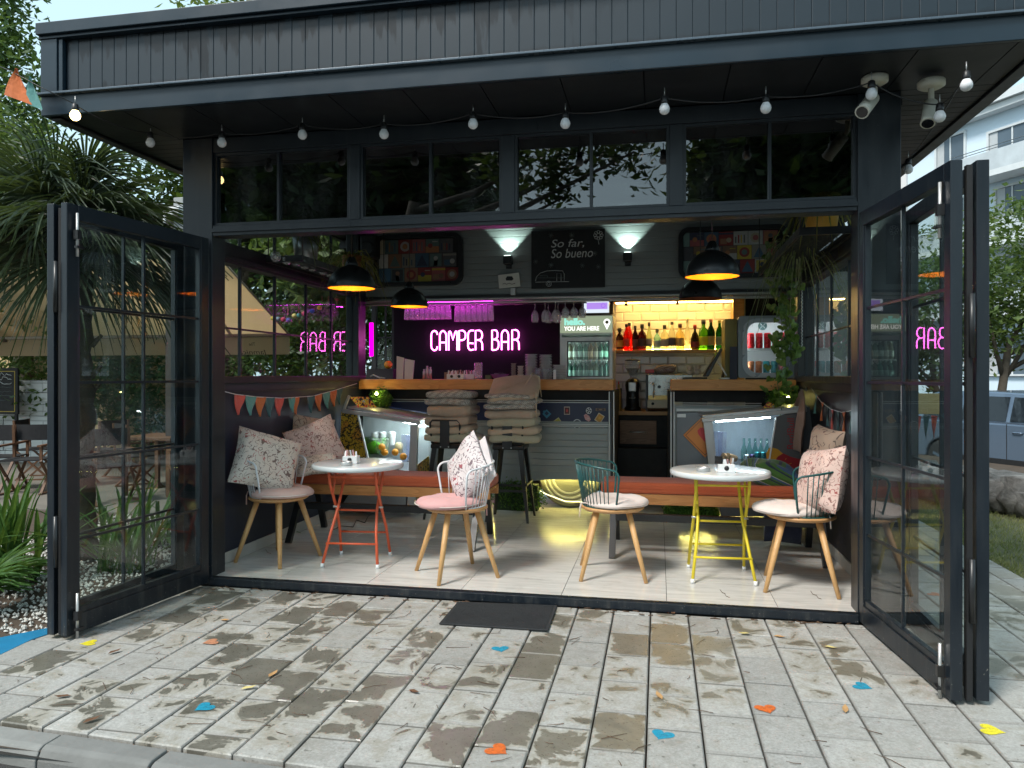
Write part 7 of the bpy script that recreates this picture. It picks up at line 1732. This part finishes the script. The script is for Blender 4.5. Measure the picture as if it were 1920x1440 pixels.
for fl, zf_ in enumerate((1.7, 4.75, 7.8, 10.85)):
    for k in range(-1, 9):
        xc = k*3.1+1.2; wd = 1.5 if (k+fl)%3 else 2.2; h_ = 1.75; zb_ = zf_+(.65 if (k+fl)%3 else .2)
        wnd = thing('window', None, None, (0,0,0), parent=None); C.objects.unlink(wnd); bpy.data.objects.remove(wnd)
        f_ = MB(); 
        f_.box(xc-wd/2-.1,xc+wd/2+.1,-.10,-.002,zb_+h_,zb_+h_+.10).box(xc-wd/2-.1,xc-wd/2,-.10,-.002,zb_,zb_+h_).box(xc+wd/2,xc+wd/2+.1,-.10,-.002,zb_,zb_+h_).box(xc-wd/2-.14,xc+wd/2+.14,-.16,-.002,zb_-.08,zb_)
        fo = BL_(f_, 'window_frame', trimw)
        BL_(MB().box(xc-wd/2,xc+wd/2,-.025,-.005,zb_,zb_+h_), 'pane', glw, fo)
        BL_(MB().box(xc-.03,xc+.03,-.06,-.026,zb_,zb_+h_), 'glazing_bar', trimw, fo)
        BL_(MB().box(xc-wd/2+.02,xc-wd/2+.40,-.035,-.026,zb_+.02,zb_+h_-.02), 'curtain', M('curtain_%d_%d'%(fl,k), (.45,.47,.48), .8) if k == 0 else bpy.data.materials.get('curtain_0_0') or trimw, fo)
for fl, zf_ in enumerate((4.75, 7.8, 10.85)):
    for xa, xb in ((-.8, 9.5), (-4.3, -1.0), (13, 22)):
        if fl == 2 and xa < -4: continue
        bo = thing('balcony', None, None, (0,0,0), parent=None); bpy.data.objects.remove(bo)
        s_ = BL_(MB().box(xa,xb,-1.25,-.002,zf_-.32,zf_-.06), 'balcony', trimw)
        BL_(MB().box(xa,xb,-1.25,-1.19,zf_-.06,zf_+.78), 'parapet', M('parapet_stained', (.50,.55,.58), .8, var=.35, vs=1.2), s_)
        BL_(MB().box(xa,xa+.06,-1.19,-.002,zf_-.06,zf_+.78), 'parapet', wallb, s_)
        for zz in (.86, .98): BL_(MB().tube([(xa,-1.22,zf_+zz),(xb,-1.22,zf_+zz)], .018, 5), 'rail', rail_m, s_)
BL_(MB().box(-.2,.5,-.35,-.002,10.9,11.5), 'air_conditioner', trimw)
t = thing('window_box_plants', 'small plants along a balcony rail of the pale building', 'plants', tuple(W[bt] @ Vector((-2.6,-1.2,8.6))))
leaf_cloud('foliage', [(tuple(W[bt] @ Vector((-2.6,-1.2,8.75))), (1.5,1.5,.15)), (tuple(W[bt] @ Vector((-2.6,-1.2,5.7))), (1.5,1.5,.15))], 60, 12, .09, leafA, t, 3, .12)
# silver car
pw = at_z(1765, 888, z0_); 
car = thing('parked_car', 'silver hatchback parked across the lawn, partly hidden by the folded right door', 'car', tuple(pw), ang)
silver = N('car_silver'); silver = silver.done(silver.bsdf((.13,.18,.25), .22, .4, Coat_Weight=.7)); tint = M('car_glass', (.015,.02,.025), .05, var=.02)
CL = lambda mb, n_, m, par=None, **k: mb.build(n_, m, par or car, local=True, **k)
prof = [(-.78,.28),(-.84,.45),(-.82,.80),(-.74,1.0),(.35,1.01),(2.45,1.0),(2.7,.96),(3.25,.84),(3.42,.7),(3.45,.45),(3.38,.28)]
wa = []
for cx_ in (2.58, 0): wa += [(cx_+.36*math.cos(rad(a_)), .30+.36*math.sin(rad(a_))) for a_ in range(0, 181, 20)]
bodyp = prof[::-1]; poly = prof + wa
body = MB(); n = len(poly)
vs = [(x,0,z) for x, z in poly]+[(x,1.72,z) for x, z in poly]
body.add(vs, [tuple(range(n)), tuple(range(2*n-1,n-1,-1))]+[(i+n,(i+1)%n+n,(i+1)%n,i) for i in range(n)])
CL(body, 'body', silver, bevel=.03, fixn=True)
cab = [(-.76,1.0),(-.55,1.44),(-.2,1.53),(.6,1.56),(1.5,1.53),(1.95,1.40),(2.6,1.0)]
cb4 = MB(); n = len(cab); ins = .14
vs = [(x,.02+ins*(z-1)/.5,z) for x,z in cab]+[(x,1.70-ins*(z-1)/.5,z) for x,z in cab]
cb4.add(vs, [tuple(range(n)), tuple(range(2*n-1,n-1,-1))]+[(i+n,(i+1)%n+n,(i+1)%n,i) for i in range(n)])
CL(cb4, 'cabin', silver, bevel=.03, fixn=True)
def sw(pts, name, m, off=.012): CL(MB().prism([(x, .02+ins*(z-1)/.5-off, z) for x, z in pts], (0,.01,0)), name, m)
sw([(-.42,1.05),(-.34,1.36),(-.12,1.44),(.32,1.46),(.32,1.04)], 'side_glass', tint); sw([(.39,1.04),(.39,1.465),(1.24,1.46),(1.24,1.04)], 'side_glass', tint); sw([(1.32,1.04),(1.32,1.46),(1.52,1.45),(1.92,1.34),(2.28,1.05)], 'side_glass', tint)
for x_ in (.355, 1.28, 2.3): CL(MB().box(x_-.006,x_+.006,-.003,-.0005,.35,1.0), 'door_seam', blackmatt)
CL(MB().box(.45,3.1,-.014,-.001,.30,.40), 'sill_trim', blackmatt)
for x_ in (.55, 1.48): CL(MB().tube([(x_-.09,-.004,.86),(x_-.07,-.03,.865),(x_+.07,-.03,.865),(x_+.09,-.004,.86)], .012, 8), 'door_handle', silver)
CL(MB().ball((2.15,-.10,1.06), .09, 12, 8, (1,.7,.7)), 'wing_mirror', silver)
for cx_ in (0, 2.58):
    wl_ = thing('wheel', None, None, (0,0,0)); bpy.data.objects.remove(wl_)
    ty_ = CL(MB().lathe([(.20,-.1),(.30,-.1),(.315,-.07),(.315,.07),(.30,.1),(.20,.1)], (cx_,.11,.315), 28, mr), 'wheel', M('tyre_%d'%int(cx_), (.015,.015,.016), .8))
    CL(MB().lathe([(.0001,.085),(.05,.09),(.06,.07),(.20,.075),(.215,.09),(.22,.06)], (cx_,.11,.315), 28, mr), 'rim', M('rim_dark_%d'%int(cx_), (.05,.05,.055), .4, .6), ty_)
    for k in range(5):
        a_ = k*2*PI/5+.3; CL(MB().bar((cx_+.03*math.cos(a_),.015,.315+.03*math.sin(a_)), (cx_+.2*math.cos(a_),.012,.315+.2*math.sin(a_)), .055, .015, (0,1,0)), 'spoke', silver, ty_)
# wooden bar rail with bunting beyond the right door
a, b = at_y(1698,776,8.2), at_y(1800,738,8.2)
t = thing('wooden_rail', 'pale pine board rail on dark posts beyond the right door', 'rail', ((a.x+b.x)/2,8.2,-.08))
MB().box(a.x,b.x,8.2,8.25,a.z,b.z).build('board', WOOD('pine_pale', (.50,.33,.14), (.62,.45,.22), .6, .6, 0), t, bevel=.004)
for x_ in (a.x+.05, b.x-.05): MB().box(x_-.04,x_+.04,8.26,8.34,-.08,b.z-.02).build('rail_post', mdk, t)
t = thing('bunting', 'dark red and slate pennants hanging below the pine rail on the right', 'bunting', tuple(at_y(1750,778,8.18)))
MB().tube([at_y(1700,778,8.17), at_y(1745,783,8.17), at_y(1790,779,8.17)], .003, 5).build('cord', black, t)
for k, px in enumerate((1702,1716,1731,1746,1761,1776)): flag(t, at_y(px,779,8.17), at_y(px+11,780,8.17), at_y(px+5,822,8.17), 'grgrgr'[k])

# ================================================================== SMALL THINGS NEAR THE DOORWAY
mt_ = N('doormat_rubber'); v = mt_.co('World'); h = mt_.noise(v, 240, 2); mt_ = mt_.done(mt_.bsdf(mt_.mix(mt_.noise(v, 5, 4), (.012,.013,.015), (.030,.032,.034)), .8, 0, mt_.bump(h, .8, .004)))
mc = [at_z(*q, -.046) for q in ((858,1130),(1045,1137),(1028,1184),(823,1171))]
mm_ = thing('doormat', 'dark ribbed doormat lying on the paving at the threshold', 'doormat', tuple(sum(mc, Vector())/4))
MB().prism([v_ for v_ in mc][::-1], (0,0,.008)).build('mat_base', mt_, mm_, bevel=.003)
for k in range(1, 26):
    f = k/26; a_ = mc[0].lerp(mc[3], f).lerp(mc[1].lerp(mc[2], f), .03)+Vector((0,0,.0095)); b_ = mc[0].lerp(mc[3], f).lerp(mc[1].lerp(mc[2], f), .97)+Vector((0,0,.0095)); MB().bar(a_, b_, .008, .004).build('mat_rib', mt_, mm_)
def heart(px, py, col, rot, label, s_=.05):
    p = at_z(px, py, -.047); c_, sn = math.cos(rad(rot)), math.sin(rad(rot)); pts = []
    for k in range(28):
        a_ = 2*PI*k/28; u = 16*math.sin(a_)**3/17; w_ = (13*math.cos(a_)-5*math.cos(2*a_)-2*math.cos(3*a_)-math.cos(4*a_))/17
        j_ = 1; u *= j_; w_ *= j_
        pts.append((p.x+s_*(u*c_-w_*sn), p.y+s_*(u*sn+w_*c_), -.0475))
    o = MB().add(pts, [tuple(range(28))]).build('painted_heart', col); c0 = o.data.polygons[0]
    if c0.normal.z < 0: o.data.flip_normals()
    tag(o, label, 'painted heart', 'hearts painted on the paving')
def PT(name, c_):
    n_ = N(name); v_ = n_.co('World'); k_ = n_.sstep(n_.noise(v_, 45, 5, .75), .36, .56)
    return n_.done(n_.n('ShaderNodeMixShader', i_0=n_.math('MULTIPLY_ADD', k_, .35, .63), i_1=n_.n('ShaderNodeBsdfTransparent').outputs[0], i_2=n_.bsdf(c_, .6)).outputs[0])
hy, ho, hb_ = PT('heart_yellow', (.70,.60,.02)), PT('heart_orange', (.62,.13,.02)), PT('heart_blue', (.01,.26,.40))
heart(167,1205,hy,-60,'yellow painted heart beside the left door foot'); heart(396,1203,PT('heart_faded', (.50,.22,.12)),-50,'faded orange painted heart on the wet blocks at the left')
heart(384,1325,hb_,-30,'blue painted heart near the left kerb'); heart(938,1216,hb_,20,'blue painted heart just in front of the doormat')
heart(932,1405,ho,60,'orange painted heart at the bottom edge, centre',.052); heart(1242,1377,hb_,-20,'blue painted heart at the bottom right of centre')
heart(1436,1328,ho,15,'orange painted heart on the right half of the paving'); heart(1616,1286,hb_,60,'blue painted heart near the right door')
heart(1858,1368,hy,70,'yellow painted heart outside the right door foot',.055); heart(1752,1114,ho,40,'orange painted heart seen through the right door glass')
# pine twigs and leaves
tm = M('twig_brown', (.10,.055,.03), .8); mb = MB(); rr = random.Random(77)
for k in range(150):
    if k < 95: x, y = rr.gauss(-1.2,.9), rr.uniform(2.75,4.45)
    else: x, y = rr.uniform(-3,2), rr.uniform(2.7,4.6)
    if y < kerb_y(x)+.08 or (x > 1.1 and y > 3.5 and x < 1.5): continue
    a_ = rr.uniform(0,6.28); ln = rr.uniform(.03,.13); c_ = Vector((x,y,-.0455)); d = Vector((math.cos(a_),math.sin(a_),0)); b_ = Vector((-d.y,d.x,0))*rr.uniform(-.25,.25)
    mb.tube([c_, c_+d*ln*.5+b_*ln*.5, c_+d*ln], [.0016,.0014,.0008], 4)
for k in range(60): x = rr.uniform(-3.0,1.1); y = rr.uniform(4.56,4.65); a_ = rr.uniform(0,3); mb.tube([(x,y,-.045),(x+.04*math.cos(a_),y+.015*math.sin(a_),-.043)], .003, 4)
stuff(mb.build('fallen_twigs', tm), 'thin pine twigs and needles scattered on the paving', 'twigs')
lv = [M('dead_leaf_tan', (.42,.24,.10), .7), M('dead_leaf_brown', (.12,.055,.025), .7), M('dead_leaf_yellow', (.55,.45,.18), .7)]
for k, (px, py, m_, l) in enumerate(((466,1290,2,'yellow curled leaf in the joint at centre left'),(512,1264,0,'orange brown leaf above the yellow curled one'),(1236,1305,0,'tan leaf on the block above the blue heart'),(1462,1194,0,'long tan leaf near the threshold at right'),(1558,1214,2,'yellow leaf near the foot of the right door'),
  (1585,1330,0,'split tan leaf right of the orange heart'),(172,1350,1,'dark leaf at the left kerb'),(118,1306,1,'brown oval leaf on the left blocks'),(423,1163,0,'tan leaf on the far left blocks'),(1262,1150,1,'leaf lying against the threshold'),(1395,1188,2,'small pale leaf right of centre'),(776,1297,1,'dark leaf on a dry block in the middle'),(60,1424,2,'yellow leaf in the gutter'),(88,1432,2,'second yellow leaf in the gutter'),(215,1222,1,'brown leaf by the door bolt'))):
    zz = -.044 if py < 1415 else -.128
    p = at_z(px, py, zz); a_ = rnd.uniform(0,6.28); R_ = Matrix.Rotation(a_,3,'Z')
    pts = [p+R_@Vector(q) for q in ((-.035,0,.0),(-.015,.013,.005),(.015,.011,.004),(.035,0,.010),(.015,-.011,.005),(-.015,-.012,.004))]
    o = MB().add(pts+[p+R_@Vector((0,0,.001))], [(6,i,(i+1)%6) for i in range(6)]).build('fallen_leaf', lv[m_]); tag(o, l, 'leaf', 'fallen leaves')
for k in range(7):
    p = at_z(40+rnd.uniform(0,110), 1418+rnd.uniform(0,18), -.13); o = MB().ball(p, .008, 8, 5, (1.3,1,.6)).build('fallen_berry', lv[2]); tag(o, 'small yellow berry lying in the gutter at the bottom left', 'berry', 'berries in the gutter')

# ================================================================== HANGING PLANTS AND SHELVES
def wall_shelf(x0, x1, y0, y1, z, label):
    t = thing('hanging_shelf', label, 'shelf', ((x0+x1)/2,(y0+y1)/2,z))
    for x_ in (x0, x1-.02): MB().box(x_,x_+.02,y0,y1,z,z+.05).build('shelf_side', black, t)
    for y_ in (y0, y1-.02): MB().box(x0+.02,x1-.02,y_,y_+.02,z,z+.05).build('shelf_end', black, t)
    Y = y0+.03; k = 0
    mb = MB()
    while Y < y1-.03: mb.tube([(x0+.02+ (x1-x0-.04)*j/8, Y+.008*(j%2), z+.01) for j in range(9)], .0025, 4); Y += .035
    o = mb.build('wire_mesh', black, t); o['kind'] = 'stuff'
    for x_ in (x0+.01,x1-.01):
        for y_ in (y0+.02,y1-.02): MB().tube([(x_,y_,z+.05),(x_,y_,3.0)], .005, 5).build('hanger_rod', black, t)
    return t
wall_shelf(.92, 1.28, 5.25, 7.35, 2.34, 'black wire-mesh hanging shelf along the right windows')
wall_shelf(-3.12, -2.80, 5.55, 7.40, 2.32, 'black wire-mesh hanging shelf along the left windows')
jar_m = counter_glass
for k, (px, py) in enumerate(((517,481),(537,487),(555,490),(571,496),(586,500),(605,507),(619,512))):
    p = at_x(px, py, -2.96); t = thing('glass_globe', ('nearest','second','third','fourth','fifth','sixth','farthest')[k]+' clear glass globe hanging under the left shelf', 'glass globe', (p.x,p.y,p.z), 0, 'glass globes under the left shelf')
    MB().ball((0,0,0), .042, 16, 10).build('globe', jar_m, t, local=True); MB().tube([(0,0,.04),(0,0,.40-(p.z-1.96))], .0025, 5).build('wire', black, t, local=True); MB().ball((0,0,-.005), .015, 8, 6).build('filament', M('filament_%d'%k, (.7,.7,.6), .3), t, local=True)
pot = lambda x,y,z,r_,h_,m_,l,cat='plant pot': tag(MB().lathe([(.0001,0),(r_*.75,0),(r_,h_),(r_*.92,h_),(r_*.7,h_*.7),(.0001,h_*.7)], (x,y,z), 22).build('plant_pot', m_), l, cat)
yp = M('pot_ochre', (.50,.27,.03), .6)
pot(1.12,5.55,2.40,.13,.26,yp,'ochre yellow pot on the near end of the right shelf'); pot(1.10,6.75,2.40,.11,.2,blackmatt,'dark pot at the far end of the right shelf')
pot(-2.97,5.95,2.38,.12,.24,M('pot_zinc', (.25,.27,.27), .35, .7),'zinc pot on the near end of the left shelf'); pot(-2.96,6.9,2.38,.10,.2,M('pot_terracotta', (.30,.12,.04), .7),'brown pot on the far end of the left shelf')
sp_m = LEAF('spider_leaf', (.07,.10,.04), (.28,.30,.16), .3, .45, 6); sp_y = LEAF('spider_leaf_gold', (.12,.14,.03), (.35,.32,.10), .3, .45, 6)
strap_clump('spider_plant', (1.12,5.55,2.60), 60, .40, .012, sp_y, 'golden spider plant in the ochre pot, top right', 'plant', 11, .05, elr=(.1,1.3), droop=1.3)
strap_clump('spider_plant', (1.08,6.15,2.42), 44, .42, .012, sp_m, 'pale spider plant trailing over the middle of the right shelf', 'plant', 12, .06, elr=(-.3,1.2), droop=1.6)
strap_clump('spider_plant', (1.10,6.72,2.56), 36, .36, .012, sp_m, 'spider plant at the far end of the right shelf', 'plant', 13, .05, elr=(-.2,1.2), droop=1.5)
strap_clump('spider_plant', (-2.96,6.9,2.54), 70, .50, .012, sp_y, 'arching grassy plant in the brown pot on the left shelf', 'plant', 14, .05, elr=(.0,1.2), droop=1.3)
strap_clump('spider_plant', (-2.97,5.95,2.58), 40, .34, .014, sp_m, 'grassy plant in the zinc pot on the left shelf', 'plant', 15, .05, elr=(.1,1.3), droop=1.1)
# trailing heart-leaf vine
vine_m = LEAF('vine_leaf', (.025,.075,.015), (.17,.27,.06), .25, .35, 9)
hl = MB(); hp_ = []
for k in range(16):
    a_ = 2*PI*k/16; hp_.append((.048*math.sin(a_)**3*1.0, 0, -.045+.045*(13*math.cos(a_)-5*math.cos(2*a_)-2*math.cos(3*a_)-math.cos(4*a_))/17))
vs = [(x,-.012*abs(x)/.04+.02*(z/.06)**2,z) for x,_,z in hp_]+[(0,.006,-.045)]; hl.add(vs, [(16,(i+1)%16,i) for i in range(16)], 0, True)
t = thing('trailing_vine', 'long heart-leaved vine trailing from the right shelf past the grey fridge to the counter', 'plant', (1.05,6.95,2.35))
leaf0 = None; rr = random.Random(42)
strands = [[(1478,430),(1470,500),(1462,560),(1470,640),(1458,700),(1466,770)],[(1500,430),(1492,500),(1484,560),(1478,620),(1482,680)],[(1452,440),(1450,500),(1458,540),(1476,600),(1466,660)],[(1488,440),(1478,520),(1470,600),(1474,680),(1480,745)],[(1470,590),(1478,640),(1490,650),(1502,648)],[(1465,700),(1474,730),(1482,750)]]
for si, st_ in enumerate(strands):
    Yv = 6.98+.05*rr.uniform(-1,1); pts = [at_y(px+rr.uniform(-3,3), py, Yv+rr.uniform(-.06,.06)) for px, py in st_]
    MB().tube(pts, .003, 5).build('vine_stem', M('stem_%d'%si, (.06,.10,.03), .6), t)
    nl = {0:46,1:34,2:34,3:34,4:6,5:10}[si]
    for k in range(nl):
        f = (k+rr.random())/nl*(len(pts)-1.001); i = int(f); p = pts[i].lerp(pts[i+1], f-i)+Vector((rr.gauss(0,.045), rr.gauss(0,.05), rr.gauss(0,.02)))
        if leaf0 is None: leaf0 = hl.build('leaf', vine_m, t, local=True); o = leaf0
        else: o = copy_mesh(leaf0, (0,0,0), parent=t)
        o.location = W[t].inverted() @ p; o.rotation_euler = (rr.uniform(-.5,.4), rr.uniform(-.7,.7), rr.uniform(-1.2,1.2)); s_ = rr.uniform(.55,1.15)*(1 if si < 4 else .8); o.scale = (s_,)*3
o = MB().tube([at_x(1503,528,1.28)]+[at_x(1503+(k%2)*1.2,528+k*3.2,1.28) for k in range(1,40)], .005, 5).build('chain', steel); tag(o, 'thin steel chain hanging by the right window post', 'chain')
# moss hedges
moss = LEAF('moss_leaf', (.03,.09,.01), (.10,.22,.03), .3, .6, 8)
def hedge(px0, px1, py0, py1, Y, label, seed, dep=.16):
    a, b = at_y(px0,py1,Y), at_y(px1,py0,Y); c_ = ((a.x+b.x)/2, Y+dep/2, (a.z+b.z)/2); t = thing('moss_panel', label, 'artificial greenery', (c_[0],c_[1],a.z))
    MB().box(a.x+.03,b.x-.03,Y+.03,Y+dep,a.z,b.z-.03).build('backing', M('moss_base_%d'%seed, (.02,.04,.01), .9), t)
    nb = max(1, int((b.x-a.x)/(b.z-a.z)*1.3)); bl2 = [((a.x+(b.x-a.x)*(k+.5)/nb, Y+dep/2, c_[2]), ((b.x-a.x)/nb*.6, dep*.6, (b.z-a.z)*.5)) for k in range(nb)]
    leaf_cloud('foliage', bl2, 260*nb, 8, .016, moss, t, seed, .022, -.3)
hedge(925, 1012, 906, 962, 7.60, 'green artificial hedge block under the camper between stools and wheel', 41)
hedge(1252, 1345, 951, 975, 7.40, 'dark moss strip on the floor in front of the right counter', 42)
hedge(693, 722, 733, 765, 7.45, 'glowing green moss clump under the left end of the counter', 43)
hedge(1448, 1490, 732, 760, 7.45, 'leafy clump by the right end of the counter', 44)
for px, py, en in ((706,738,1.6),(1478,745,.5)):
    p = at_y(px, py, 7.40); 
    o = MB().ball(p, .014, 10, 6).build('led_puck', EM('led_puck_%d'%px, (1,.85,.25), 60 if px < 1000 else 25)); tag(o, 'tiny glowing yellow light under the left end of the counter' if px < 1000 else 'tiny glowing light among the leaves at the right counter end', 'light')
# can with straws on top of the right cooler
p = at_y(1440,757,7.2)
t = thing('snack_box', 'bright red and yellow snack packet standing tilted on the right cooler', 'packet', (p.x,7.2,p.z-.03))
MB().prism([at_y(*q,7.2) for q in ((1427,770),(1440,753),(1452,758),(1441,775))], (0,.03,0)).build('packet', rdood, t)
# towel on the right wall
tb_ = N('towel_brown'); vs_ = tb_.co('Object'); tb_ = CLOTH('towel_rose_brown', (.30,.17,.12), var=.2)
mb = MB(); X0 = 1.28; rows = 14; cols2 = 15; vs = []
for i in range(rows+1):
    f = i/rows; pyv = 730+f*(848-730); half = 1.5+ (17 if f > .55 else 17*(f/.55)**.8)
    for j in range(cols2):
        g_ = j/(cols2-1); px = 1512+half*(2*g_-1)*1.0 + (2-4*f); 
        hem = 6*math.sin(g_*7+1) if i == rows else 0
        p = at_x(px, pyv+hem, X0); fold = .022*math.sin(g_*15+f*2)*min(1, f*2.2); vs.append((X0-.045-.05*min(1,f*1.5)+fold, p.y, p.z))
fs = [(i*cols2+j, i*cols2+j+1, (i+1)*cols2+j+1, (i+1)*cols2+j) for i in range(rows) for j in range(cols2-1)]
mb.add(vs, fs, 0, True); o = mb.build('hand_towel', tb_); md = o.modifiers.new('thick', 'SOLIDIFY'); md.thickness = .006; tag(o, 'rose brown towel hanging from a hook on the right wall', 'towel')
o = MB().tube([at_x(1512,727,1.325), at_x(1512,729,1.29), at_x(1512,732,1.285)], .006, 6).build('wall_hook', steel); tag(o, 'small steel hook holding the brown towel', 'hook')
# cable on the floor
o = MB().tube([at_z(*q,.006) for q in ((625,993),(640,986),(662,988),(668,975),(684,980),(690,968),(705,960))], .004, 5).build('floor_cable', black); tag(o, 'thin black cable curling on the floor under the left bench', 'cable')
for k, (px,py) in enumerate(((1350,1105),(1358,1112),(1520,1108),(1530,1115),(498,1030))):
    o = MB().tube([at_z(px,py,.004), at_z(px+4,py+6,.004), at_z(px+10,py+8,.004)], .0016, 4).build('needle', tm); tag(o, ['curved pine needle on the floor tile left of the right table foot','pine needle on the tile beneath the yellow-legged table','pine needle on the tile at the right chair','second pine needle at the right chair','dry twig by the left skirting'][k], 'pine needle')
# puddle of light bulbs etc end
